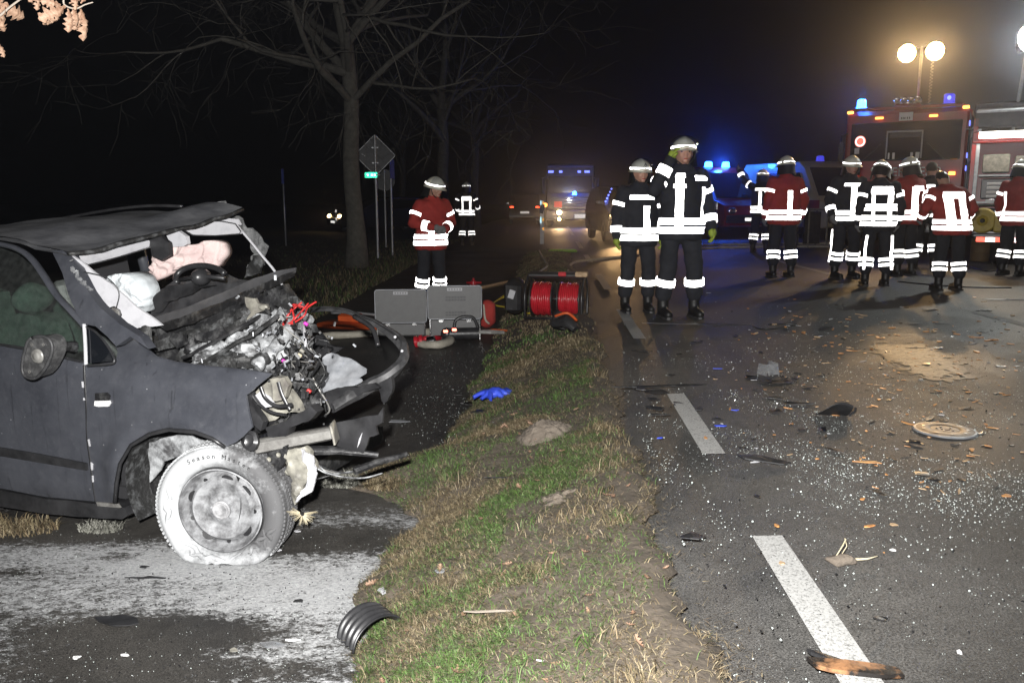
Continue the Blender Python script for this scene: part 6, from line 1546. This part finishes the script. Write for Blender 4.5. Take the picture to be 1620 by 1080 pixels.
# red can behind the cases, red block right of them
rc = thing('red_valve', 'small red valve block standing behind the right aluminium case', 'valve', on_g(749, 458))
MB().lathe([(0, 0), (.10, 0), (.10, .08), (.06, .09), (.05, .15), (.02, .16), (.02, .2), (0, .2)], 18).build('body', 'hose_red', rc, True, 40); MB().tube([(-.12, 0, .12), (.14, 0, .12)], .02, 8).build('outlet', 'hose_red', rc, True)
rb = thing('red_tool_bag', 'red cloth bag squeezed against the right case', 'bag', on_g(772, 517))
MB().box((0, 0, .17), (.18, .22, .34), bev=.05).noise(.03, 8).build('bag_body', 'redcloth', rb, True, 50); MB().tube(smooth_path([(-.05, -.1, .3), (-.03, -.14, .12), (.02, -.13, .06)], 5), .014, 6).build('strap', 'canvas', rb, True)
# pale plank on the path
pk = thing('wooden_lath', 'pale lath lying across the path left of the hose reel', 'lath', on_g(762, 458))
e_ = on_g(803, 449) - pk.location; MB().tube([(0, 0, .03), tuple(e_ + Vector((0, 0, .03)))], .03, 4).build('lath', 'tan', pk)
# twin hose reel
hr = thing('hose_reel', 'twin drum reel wound with bright red hydraulic hose at the verge', 'hose reel', on_g(876, 502), R(-14))
sc = 1300 / hr.location.y
for i, x in enumerate((-.13, .19)):
    dr_ = MB()
    for (ra, xx) in [(.205, -.125), (.205, .125)]:
        dr_.lathe([(.05, 0), (ra, 0), (ra, .012), (.05, .012)], 30, Matrix.Translation((x + xx, 0, .22)) @ Matrix.Rotation(R(90), 4, 'Y'))
    do = dr_.build('drum', 'black', hr, True, 35)
    hh = MB(); pts = []
    for k in range(9 * 22):
        q = 2 * math.pi * k / 22; xx = x - .10 + .20 * (k / (9 * 22)); r_ = .182 + .006 * math.sin(k * .37)
        pts.append((xx + .004 * math.sin(k * 1.7), r_ * math.cos(q), .22 + r_ * math.sin(q)))
    hh.tube(pts, .0125, 7); hh.build('wound_hose', 'hose_red', do, True)
    MB().lathe([(.165, -.11), (.165, .11)], 24, Matrix.Translation((x, 0, .22)) @ Matrix.Rotation(R(90), 4, 'Y')).build('drum_core', 'hose_red', do, True)
fr = MB()
for x in (-.30, .36):
    fr.tube(smooth_path([(x, -.20, .015), (x, -.21, .30), (x, -.05, .47), (x, .05, .47), (x, .21, .30), (x, .20, .015)], 6), .016, 8)
fr.tube([(-.30, 0, .22), (.36, 0, .22)], .02, 8).tube([(-.30, 0, .47), (.36, 0, .47)], .018, 8).tube([(-.30, -.2, .015), (.36, -.2, .015)], .016, 8)
fr.build('reel_frame', 'black', hr, True)
MB().box((.02, -.02, .50), (.62, .20, .07), bev=.025).noise(.012, 9).build('motor_cover', 'dash', hr, True, 40)
MB().box((.12, -.13, .52), (.09, .03, .05), bev=.008).build('red_knob', 'hose_red', hr); MB().box((.34, -.1, .52), (.14, .10, .06), bev=.01).build('pale_block', 'tan', hr)
MB().box((-.46, 0, .24), (.20, .36, .40), bev=.06).noise(.02, 7).build('side_pump', 'black', hr, True, 40); MB().box((-.46, -.19, .28), (.07, .02, .10), (0, .3, 0)).build('pump_plate', 'trim', hr)
yc = thing('yellow_cable', 'loose yellow cable coil left of the hose reel', 'cable', on_g(800, 490))
pts = [on_g(a, b_) - yc.location + Vector((0, 0, .03 + dz)) for a, b_, dz in [(772, 489, 0), (785, 482, .03), (800, 476, .06), (815, 480, .04), (822, 488, 0), (800, 491, .02), (780, 488, .04), (800, 481, .08), (818, 485, .05), (832, 498, 0), (845, 494, .02), (846, 478, .2), (840, 468, .3)]]
MB().tube(smooth_path(pts, 6), .013, 6).build('cable', 'yellow', yc, True)
bb_ = thing('black_tool', 'black tool with orange lit glints lying below the hose reel', 'rescue tool', on_g(893, 527))
MB().tube([(-.1, 0, .10), (.02, -.08, .14), (.10, -.16, .06)], [.05, .07, .04], 10).box((-.05, .05, .12), (.16, .12, .18), (0, .3, .2), bev=.03).noise(.02, 9).build('tool_body', 'black', bb_, True, 40)
MB().tube([(.0, -.12, .10), (.06, -.18, .04), (.09, -.22, .02)], .018, 8).build('chrome_tip', 'chrome', bb_, True); MB().tube(smooth_path([(-.1, -.04, .18), (.02, -.1, .22), (.12, -.06, .14)], 5), .014, 6).build('handle', 'orange', bb_, True)
def ground_hose(name, label, pts, r_, m, cat='hose'):
    q = [on_g(a, b_) + Vector((0, 0, r_ * .85)) for a, b_ in pts]; T = MB().tube(smooth_path(q, 6), r_, 8).build(name, m, None, True); return tag(T, label, cat)
ground_hose('fire_hose', 'pale hose curving from the verge hump over the edge line', [(897, 446), (899, 428), (906, 418), (925, 414), (955, 411), (990, 407), (1010, 405)], .030, 'canvas')
ground_hose('fire_hose', 'long pale hose across the road, nearer of two parallel ones', [(1085, 396), (1130, 394), (1180, 392.5), (1240, 392), (1300, 391.5), (1340, 392)], .030, 'canvas')
ground_hose('fire_hose', 'long pale hose across the road, farther of two parallel ones', [(1085, 391), (1130, 389), (1180, 388), (1240, 387), (1300, 387), (1340, 388)], .030, 'canvas')
ground_hose('cable', 'black cable looping on the road by the drum', [(1520, 418), (1540, 425), (1566, 430), (1580, 425), (1570, 415), (1590, 410), (1625, 412)], .014, 'black', 'cable')
ground_hose('cable', 'thin black cable lying behind the bending firefighter', [(1420, 446), (1470, 451), (1530, 455), (1600, 456)], .010, 'black', 'cable')
ground_hose('cable', 'thin black wire loop on the road right of the tall firefighter', [(1192, 516), (1200, 520), (1220, 521), (1245, 517), (1262, 514), (1240, 513), (1215, 514)], .006, 'black', 'cable')
lm_ = thing('lime_mat', 'lime green flat bag lying on the verge hump', 'bag', on_g(890, 400)); MB().box((0, 0, .05), (.70, .35, .08), (0, 0, .1), bev=.03).noise(.02, 6).build('bag_body', 'lime', lm_, True, 40)
ground_hose('plastic_strip', 'crumpled whitish strip hanging over the verge hump', [(853, 398), (857, 407), (862, 415), (866, 422), (856, 430), (848, 436)], .022, 'trim', 'strip')

# ================================================================== DEBRIS
def crumpled(name, label, cat, px, py, poly, m, t=.006, amp=.02, sc_=9., up=.02, seed=0., rz=0., tilt=(0, 0), group=None):
    """piece lying on the ground; poly in metres round its own base"""
    T = on_g(px, py); mb = MB(); n_ = len(poly); rings = 4; vs = []
    for k in range(rings + 1):
        f = 1 - k / (rings + .6); vs += [Vector((a * f, b_ * f, 0)) for a, b_ in poly]
    out = []
    for v in vs:
        nv = noise.noise_vector(v * sc_ + Vector((seed, seed, 0))); out.append(v + Vector((nv.x * .4, nv.y * .4, abs(nv.z) + .2)) * amp)
    fs = [(k * n_ + i, k * n_ + (i + 1) % n_, (k + 1) * n_ + (i + 1) % n_, (k + 1) * n_ + i) for k in range(rings) for i in range(n_)] + [tuple(rings * n_ + i for i in range(n_))]
    N = len(out); bt = [(i, N + i, N + (i + 1) % n_, (i + 1) % n_) for i in range(n_)]
    mb.add(out + [v + Vector((0, 0, t)) for v in out], [tuple(reversed(f)) for f in fs] + [tuple(i + N for i in f) for f in fs] + bt)
    e = Euler((tilt[0], tilt[1], rz)).to_matrix(); mb.v = [e @ v for v in mb.v]; zmin = min(v.z for v in mb.v); mb.v = [v + Vector((0, 0, .004 - zmin)) for v in mb.v]
    o = mb.build(name, m, None, True, 30); o.location = T; return tag(o, label, cat, group)
def blobpoly(rx, ry, k=9, j=.3, seed=0):
    r2 = random.Random(seed); return [(rx * r2.uniform(1 - j, 1 + j) * math.cos(6.283 * i / k), ry * r2.uniform(1 - j, 1 + j) * math.sin(6.283 * i / k)) for i in range(k)]
# wheel cover
M['warm_lit_silver'] = mat('worn silver cover with orange light tint', (.17, .145, .12), .5, .15, col2=(.09, .06, .04), scale=12)  # silver with orange lamp light mixed into its colour
wcv = thing('wheel_cover', 'round silver wheel cover lying flat among the debris on the road', 'wheel cover', on_g(1495, 682), R(20)); wcv.scale = (.76, .76, .42)
MB().lathe([(.205, .0), (.215, .010), (.205, .026), (.19, .030)], 40).build('rim_ring', 'alu', wcv, True, 40)
MB().lathe([(.0, .040), (.028, .040), (.032, .030), (.075, .034), (.095, .030), (.11, .040), (.17, .034), (.206, .022)], 40).build('dish', 'warm_lit_silver', wcv, True, 40)
for k in range(9):
    q = 6.283 * k / 9; c_, s_ = math.cos(q), math.sin(q)
    MB().prism([(c_ * .150 + .014 * math.cos(a), s_ * .150 + .014 * math.sin(a), .0375) for a in [6.283 * i / 10 for i in range(10)]], (0, 0, .002)).build('vent_hole', 'black', wcv)
for k in range(5):
    q = 6.283 * k / 5; MB().lathe([(.010, .03), (.009, .040), (0, .041)], 8, Matrix.Translation((math.cos(q) * .055, math.sin(q) * .055, 0))).build('stud', 'black', wcv)
# black shell piece
bsh = thing('black_shell', 'curved black plastic shell piece standing on the road', 'car part', on_g(1315, 661), R(-8))
MB().grid(lambda u, v: Vector(((-.085 + .19 * u) * (1 - .2 * v) + .02 * v, .05 - .11 * math.sin(v * 1.9), .005 + .105 * math.sin(v * 1.5) * (.35 + .65 * math.sin(.35 + u * 2.0)))), 14, 10).build('shell', 'black', bsh, True)
MB().grid(lambda u, v: Vector(((-.08 + .18 * u) * (1 - .2 * v) + .02 * v, .055 - .10 * math.sin(v * 1.9), .002 + .098 * math.sin(v * 1.5) * (.35 + .65 * math.sin(.35 + u * 2.0)))), 14, 10).build('inner_face', 'dash', bsh, True)
MB().tube([(.10, .0, .02), (.125, -.02, .05), (.13, -.01, .07)], .008, 6).build('clip', 'black', bsh)
# ribbed curved part on the verge edge, bottom
rbp = thing('ribbed_liner', 'black ribbed curved plastic part resting on the verge edge at the bottom', 'car part', on_g(590, 1008) , R(38))
def rib(u, v):
    q = R(8 + 150 * u); rr_ = .115 + .007 * math.cos(v * 4.5 * 6.283); return Vector((-rr_ * math.cos(q) * 1.0, -.075 + .15 * v + .04 * u, rr_ * math.sin(q) * .85))
MB().grid(rib, 26, 40).build('ribbed_shell', 'black', rbp, True); MB().grid(lambda u, v: rib(u, v) * .94, 20, 8).build('inner_face', 'rubber', rbp, True)
MB().tube([rib(k / 16, 1) * 1.0 for k in range(17)], .005, 6).tube([rib(k / 16, 0) for k in range(17)], .005, 6).build('edge_bead', 'black', rbp, True)
# scorched brown bumper piece at the bottom
crumpled('scorched_panel', 'scorched brown bumper piece with black edges over the nearest dash', 'car part', 1352, 1064, [(-.12, .03), (-.07, .038), (0, .03), (.07, .03), (.12, .02), (.125, -.010), (.06, -.028), (0, -.03), (-.06, -.02), (-.10, -.01)], mat('scorched brown plastic', (.30, .15, .07), .5, col2=(.012, .010, .009), scale=9, sharp=(.42, .55), bump=.3), .012, .02, 9, seed=3., rz=R(-10))
crumpled('torn_strip', 'black torn strip joined to the scorched piece at the bottom', 'car part', 1312, 1046, [(-.06, .03), (-.02, .012), (.04, -.005), (.045, -.016), (0, -.012), (-.05, .012)], 'black', .01, .015, 12, seed=5., rz=R(-16))
# transparent box piece and its dark surroundings
cb_ = thing('clear_box', 'clear plastic box fragment lying on the road', 'car part', on_g(1215, 592), R(24))
MB().box((0, 0, .045), (.11, .10, .008)).box((-.052, 0, .04), (.006, .1, .08), (0, .2, 0)).box((.05, 0, .045), (.006, .1, .09), (0, -.15, 0)).box((0, -.048, .045), (.10, .006, .08), (R(-20), 0, 0)).build('box_walls', 'clear', cb_)
MB().box((0, .0, .052), (.085, .075, .004)).build('reflector_plate', 'alu', cb_)
# blue nitrile glove
bg = thing('blue_glove', 'blue nitrile glove dropped on the verge edge', 'glove', on_g(780, 634) + Vector((0, 0, .03)), R(10)); bg.scale = (1.35,) * 3
mb = MB().ball((0, 0, .025), (.085, .06, .028), 16, 8)
for x, y, L_ in ((-.05, -.05, .06), (-.075, -.02, .07), (-.02, -.065, .055), (.03, -.05, .05), (.07, -.03, .04)): mb.tube([(x * .6, y * .6, .03), (x, y, .025), (x * (1 + L_ / .06 * .5), y * 1.5, .012)], [.02, .016, .011], 8)
mb.ball((.085, .02, .025), (.045, .05, .02)).noise(.014, 22).build('glove_body', 'blue_nitrile', bg, True, 60)
# soil mounds
def mound(label, px, py, rx, ry, h, m, seed):
    c = on_g(px, py); mb = MB(); 
    def f(u, v):
        q = 6.283 * u; a = v; x, y = rx * a * math.cos(q), ry * a * math.sin(q); f_ = 1 + .30 * noise.noise(Vector((2 * math.cos(q), 2 * math.sin(q), seed * 3.))) + .12 * noise.noise(Vector((6 * math.cos(q), 6 * math.sin(q), seed))); x *= f_; y *= f_
        k = (1 - a * a) ** 1.3; z = h * k * (1 + .35 * noise.noise(Vector((x * 9, y * 9, seed)))) + (.016 * noise.noise(Vector((x * 24, y * 24, seed))) + .012 * noise.noise(Vector((x * 60, y * 60, seed)))) * (1 - a ** 4) + gz(c.x + x, c.y + y) - c.z - .02 * a
        return Vector((x, y, z + .006))
    o = mb.grid(f, 80, 26).build('soil_mound', m, None, True); o.location = c; return tag(o, label, 'soil mound')
M['sand'] = mat('dug grey brown sand', (.085, .068, .053), .95, col2=(.15, .125, .10), scale=14, sharp=(.3, .7), bump=1., bscale=55)
mound('bigger heap of bare sand on the verge beyond the middle', 862, 688, .20, .17, .085, 'sand', 1.)
mound('low trampled sand patch on the verge below the bigger heap', 885, 790, .17, .12, .025, 'sand', 2.)
# dirt clod with roots on the road
dc = thing('dirt_clod', 'small dirt clod with dry root stalks on the grey road', 'dirt clod', on_g(1330, 890), R(-6))
MB().ball((0, 0, .012), (.055, .03, .020), 16, 8).noise(.012, 30).build('clod', 'sand', dc, True)
MB().tube(smooth_path([(-.02, 0, .02), (.0, 0, .06), (.012, 0, .09)], 4), .0025, 5).tube([(.04, 0, .015), (.09, .0, .02), (.125, .005, .03)], [.006, .004, .002], 5).tube([(0, 0, .03), (.02, .01, .06), (.014, .02, .085)], .0018, 5).build('root', 'straw', dc, True)
# assorted named scraps
SCR = [('grey_scrap', 'pale grey torn plate lying on the path beyond the undertray', 628, 668, .10, .035, 'alu'), ('black_scrap', 'long black strip lying on the road before the fire crew', 1115, 514, .42, .018, 'black'), ('black_scrap', 'black twisted strip at the road edge near the glass', 1040, 613, .24, .025, 'soot'),
       ('black_scrap', 'small black lump on the edge line dash', 1046, 658, .05, .03, 'black'), ('black_scrap', 'black flat scrap below the clear box', 1225, 606, .12, .05, 'soot'), ('black_scrap', 'black scrap left of the clear box', 1190, 598, .06, .03, 'black'), ('black_scrap', 'black torn flake left of the black shell', 1258, 641, .08, .03, 'soot'),
       ('amber_scrap', 'amber lit torn scrap with a dark tail on the road', 1380, 733, .06, .02, 'amber'), ('black_scrap', 'dark cinder with crumbs beside the road edge', 1090, 852, .06, .022, 'soot'), ('black_scrap', 'little black hook scrap on the near road', 1395, 982, .022, .012, 'black'), ('black_scrap', 'black scrap in the glass patch at right', 1458, 752, .04, .03, 'black'),
       ('silver_scrap', 'silver crumpled piece by the blue glove', 745, 640, .10, .04, 'chrome'), ('black_scrap', 'black crumpled piece below the blue glove', 765, 652, .09, .04, 'black'), ('silver_scrap', 'bright metal sliver near the blue glove', 722, 626, .06, .012, 'chrome'), ('black_scrap', 'black twisted rag on the wet lower left path', 190, 985, .085, .03, 'black'),
       ('black_scrap', 'black thin bent strip on the powdered path below the wheel', 236, 916, .075, .008, 'black'), ('black_scrap', 'small dark leaf of rubber on the pale powder', 474, 952, .03, .012, 'black'), ('white_scrap', 'crumpled white paper scrap on the dark lower left path', 120, 1043, .020, .016, 'white_paint'), ('white_scrap', 'small white flat chip right of the paper scrap', 197, 1038, .020, .006, 'white_paint'),
       ('grey_scrap', 'glassy blue grey wrapper on the powdered path', 432, 1022, .045, .018, 'clear'), ('grey_scrap', 'pale foil wrapper next to the blue grey one', 462, 1014, .03, .010, 'white_paint'), ('amber_scrap', 'small yellow and white cap on the powdered path', 368, 1030, .022, .009, 'cream'), ('black_scrap', 'black chip on the powder near the wheel', 230, 898, .02, .012, 'black'), ('white_scrap', 'white shard leaning at the wheel side on wet ground', 440, 872, .03, .012, 'trim'),
       ('white_scrap', 'white sliver on the wet patch by the wheel', 470, 842, .02, .008, 'trim'), ('blue_scrap', 'blue plastic shard on the road, brightest', 1140, 675, .035, .012, 'blue_nitrile'), ('blue_scrap', 'blue plastic shard far up the road', 1135, 584, .045, .010, 'blue_nitrile'), ('blue_scrap', 'tiny blue chip right of the second dash', 1162, 650, .02, .008, 'blue_nitrile'), ('blue_scrap', 'tiny blue chip left of the second dash', 1043, 694, .015, .008, 'blue_nitrile'),
       ('white_scrap', 'white oval chip on the near road at right', 1413, 872, .016, .009, 'white_paint'), ('white_scrap', 'bright white chip low on the near road', 1518, 1034, .012, .008, 'white_paint'), ('white_scrap', 'white shard on the grass right of the blue glove', 900, 631, .035, .01, 'white_paint'), ('grey_scrap', 'long white lit strip far right on the road', 1603, 475, .30, .02, 'alu'),
       ('dark_rod', 'dark rod lying across the verge', 815, 757, .12, .010, 'soot'), ('brown_twig', 'dry twig across the lower verge', 810, 968, .16, .006, 'twig'), ('grey_scrap', 'grey foil scrap on the lower verge', 700, 905, .03, .014, 'alu'), ('white_scrap', 'white straw on the verge near the bottom', 872, 1050, .045, .004, 'white_paint'),
       ('white_scrap', 'white curl of plastic on the path edge above the ribbed part', 606, 935, .025, .03, 'trim'), ('black_scrap', 'black lump far right beyond the wheel cover', 1562, 492, .06, .04, 'soot'), ('black_scrap', 'black lump on the road near the bending firefighter', 1428, 470, .09, .03, 'soot')]
for i, (nm, lb, px, py, rx, ry, m) in enumerate(SCR):
    sub = dict(alu=.012, chrome=.014, black=.02, soot=.02).get(m, .008)
    crumpled(nm, lb, 'scrap', px, py, blobpoly(rx * (.75 if m in ('white_paint', 'trim') else 1), ry, rnd.choice((5, 6, 7, 8)), .55, i + 50), m, .004, min(sub, ry * .9 + .002), 14, seed=i * 1.3, rz=R(rnd.uniform(-12, 12)))
# torn dark pieces, clustered where the cars met
tp_me = []
for k in range(7):
    o = crumpled('torn_piece', 'x', 'x', 1200, 620, blobpoly(.05, .03, rnd.choice((5, 6, 7)), .55, 200 + k), ('black', 'soot', 'rubber')[k % 3], .004, .022, 16, seed=k * 2.1); tp_me.append(o.data); bpy.data.objects.remove(o)
for k in range(88):
    cx_, cy_, sx_, sy_ = rnd.choice([(1215, 600, 45, 16), (1040, 625, 35, 22), (1320, 600, 120, 60), (1480, 560, 90, 50), (1120, 560, 90, 40), (1450, 740, 110, 40)])
    px, py = rnd.gauss(cx_, sx_), rnd.gauss(cy_, sy_)
    if px < 985 or py < 470 or so(*G(px, py, 0)[:2]) < .55: continue
    o = bpy.data.objects.new('torn_piece', rnd.choice(tp_me)); C.objects.link(o); o.location = on_g(px, py); s_ = min(1.5, rnd.lognormvariate(-.6, .5)); o.scale = (s_ * rnd.uniform(.8, 1.8), s_, s_); o.rotation_euler = (0, 0, rnd.random() * 6.28)
    tag(o, 'torn black plastic piece among the glass on the road', 'car part', 'torn black pieces on the road')
# splinters and plastic fragments: separate objects sharing meshes
frag = []
for k in range(8):
    mb = MB(); L_, w_ = [(.026, .010), (.018, .012), (.035, .008), (.014, .012), (.022, .016), (.045, .007), (.012, .009), (.03, .014)][k]
    mb.prism([(a, b_, 0) for a, b_ in blobpoly(L_, w_, 7, .45, k + 5)], (0, 0, .006)).noise(.004, 50, k); mb.v = [Vector((v.x, v.y, max(v.z, 0))) for v in mb.v]
    for mm in ('amber', 'tan', 'black', 'trim'):
        me = mb.mesh({'amber': 'plastic_fragment', 'tan': 'wood_splinter', 'black': 'plastic_bit', 'trim': 'pale_chip'}[mm]); me.materials.append(M[mm]); frag.append((mm, me))
fr_by = {mm: [f for m2, f in frag if m2 == mm] for mm in ('amber', 'tan', 'black', 'trim')}
FL = {'amber': ('small amber fragment scattered on the dark road', 'amber fragments on the road'), 'tan': ('small tan splinter scattered on the dark road', 'tan splinters on the road'), 'black': ('small black plastic bit scattered on the dark road', 'black bits on the road'), 'trim': ('small pale plastic bit scattered on the dark road', 'pale bits on the road')}
cnt = 0
while cnt < 430:
    px = rnd.gauss(1430, 150); py = 470 + abs(rnd.gauss(0, 1)) * 135 + rnd.uniform(-10, 60)
    if px < 985 or px > 1640 or py > 1075 or so(*G(px, py, 0)[:2]) < .5: continue
    if py > 800 and rnd.random() < .6: continue
    mm = rnd.choices(('amber', 'tan', 'black', 'trim'), (.42, .26, .22, .10))[0]
    o = bpy.data.objects.new({'amber': 'plastic_fragment', 'tan': 'wood_splinter', 'black': 'plastic_bit', 'trim': 'pale_chip'}[mm], rnd.choice(fr_by[mm])); C.objects.link(o); o.location = on_g(px, py) + Vector((0, 0, .002)); s_ = rnd.uniform(.4, 1.) * (1.35 if py < 560 else .85); o.scale = (s_, s_, s_)
    o.rotation_euler = (rnd.uniform(-.15, .15), rnd.uniform(-.15, .15), rnd.random() * 6.28); tag(o, FL[mm][0], 'fragment', FL[mm][1]); cnt += 1
# fallen leaves on the verge
for k in range(95):
    y = 2.0 + 4.5 * rnd.random() ** 1.4; vl = float(verge_left(y)); x = vl + .1 + (.34 - vl) * rnd.random() + ROADK * y; h = on_verge(x, y)
    if not h: continue
    o = bpy.data.objects.new('fallen_leaf', leaf_me[k % 4]); C.objects.link(o); o.location = h + Vector((0, 0, .014)); s_ = rnd.uniform(.22, .6); o.scale = (s_, s_, s_)
    o.rotation_euler = (rnd.uniform(-.5, .5), rnd.uniform(-.5, .5), rnd.random() * 6.28); tag(o, 'dry brown leaf lying in the verge grass', 'leaf', 'fallen leaves on the verge')
# glass crumbs: nobody could count them
gl, n, l, b = new_mat('tempered glass crumb'); b.inputs['Base Color'].default_value = (.50, .55, .53, 1); b.inputs['Roughness'].default_value = .12; b.inputs['Specular IOR Level'].default_value = .9
M['crumb'] = gl
mb = MB()
def crumb(x, y, z, s_):
    e = Euler((rnd.random() * 6, rnd.random() * 6, rnd.random() * 6)).to_matrix(); c = Vector((x, y, z + s_ * .5))
    b0 = len(mb.v); mb.v += [c + e @ (Vector(v) * s_) for v in ((.6, 0, 0), (-.5, .3, 0), (0, -.6, .1), (0, .1, .6), (.1, .5, -.3))]
    mb.f += [tuple(b0 + i for i in f) for f in ((0, 1, 3), (1, 2, 3), (2, 0, 3), (0, 4, 1), (1, 4, 2), (2, 4, 0))]
k = 0
while k < 13000:
    if rnd.random() < .45: px, py = rnd.gauss(1400, 170), rnd.gauss(680, 120)
    else: px, py = rnd.uniform(985, 1640), 440 + 640 * rnd.random() ** .9
    if not (975 < px < 1660 and 430 < py < 1090): continue
    p = G(px, py, .03); s_ = so(p.x, p.y)
    if s_ < .5: continue
    if rnd.random() < .85 * float(sstep(700, 900, py)): continue
    if noise.noise(Vector((p.x * 2.2, p.y * 1.6, 3.))) + .6 * noise.noise(Vector((p.x * 8, p.y * 6, 5.))) + rnd.gauss(0, .25) < .05: continue
    crumb(p.x, p.y, float(road_z(s_)), min(.008, rnd.lognormvariate(-6.2, .6)) * (1.2 if py < 600 else 1.)); k += 1
for k in range(450):
    px, py = rnd.gauss(1520, 70), rnd.gauss(775, 30); p = G(px, py, .03); crumb(p.x, p.y, float(road_z(so(p.x, p.y))), rnd.uniform(.003, .006))
for k in range(700):
    px, py = rnd.uniform(0, 620), rnd.uniform(835, 1075); p = G(px, py, -.375)
    if so(p.x, p.y) < -.75: crumb(p.x, p.y, -.378, rnd.uniform(.0015, .004))
for k in range(500):
    px, py = rnd.gauss(720, 60), rnd.gauss(640, 50); p = on_g(px, py); crumb(p.x, p.y, p.z, rnd.uniform(.003, .007))
tag(mb.build('glass_crumbs', 'crumb', None, False, fix=False), 'tiny glittering glass crumbs strewn over road and path', 'glass crumbs', kind='stuff')
mb = MB()
for k in range(1500):
    px, py = rnd.uniform(985, 1640), 460 + 540 * rnd.random()
    p = G(px, py, .03)
    if so(p.x, p.y) < .5: continue
    crumb(p.x, p.y, float(road_z(so(p.x, p.y))), min(.012, rnd.lognormvariate(-5.6, .5)))
for k in range(700):
    px, py = rnd.uniform(0, 700), rnd.uniform(835, 1075); p = G(px, py, -.375)
    if so(p.x, p.y) < -.75: crumb(p.x, p.y, -.378, rnd.uniform(.003, .008))
tag(mb.build('soot_crumbs', 'soot', None, False, fix=False), 'fine black crumbs strewn over the road and path', 'crumbs', kind='stuff')

# ================================================================== HAZE in the night air
hz, n, l, b = new_mat('haze'); n.remove(b)
pv_ = n.new('ShaderNodeVolumePrincipled'); pv_.inputs['Color'].default_value = (.78, .82, .95, 1); pv_.inputs['Density'].default_value = HAZE; pv_.inputs['Anisotropy'].default_value = .92
l.new(pv_.outputs[0], n['Material Output'].inputs['Volume'])
hb = MB().box((0, 60, 8.0), (240, 200, 19.8)).build('haze', hz); tag(hb, kind='stuff')
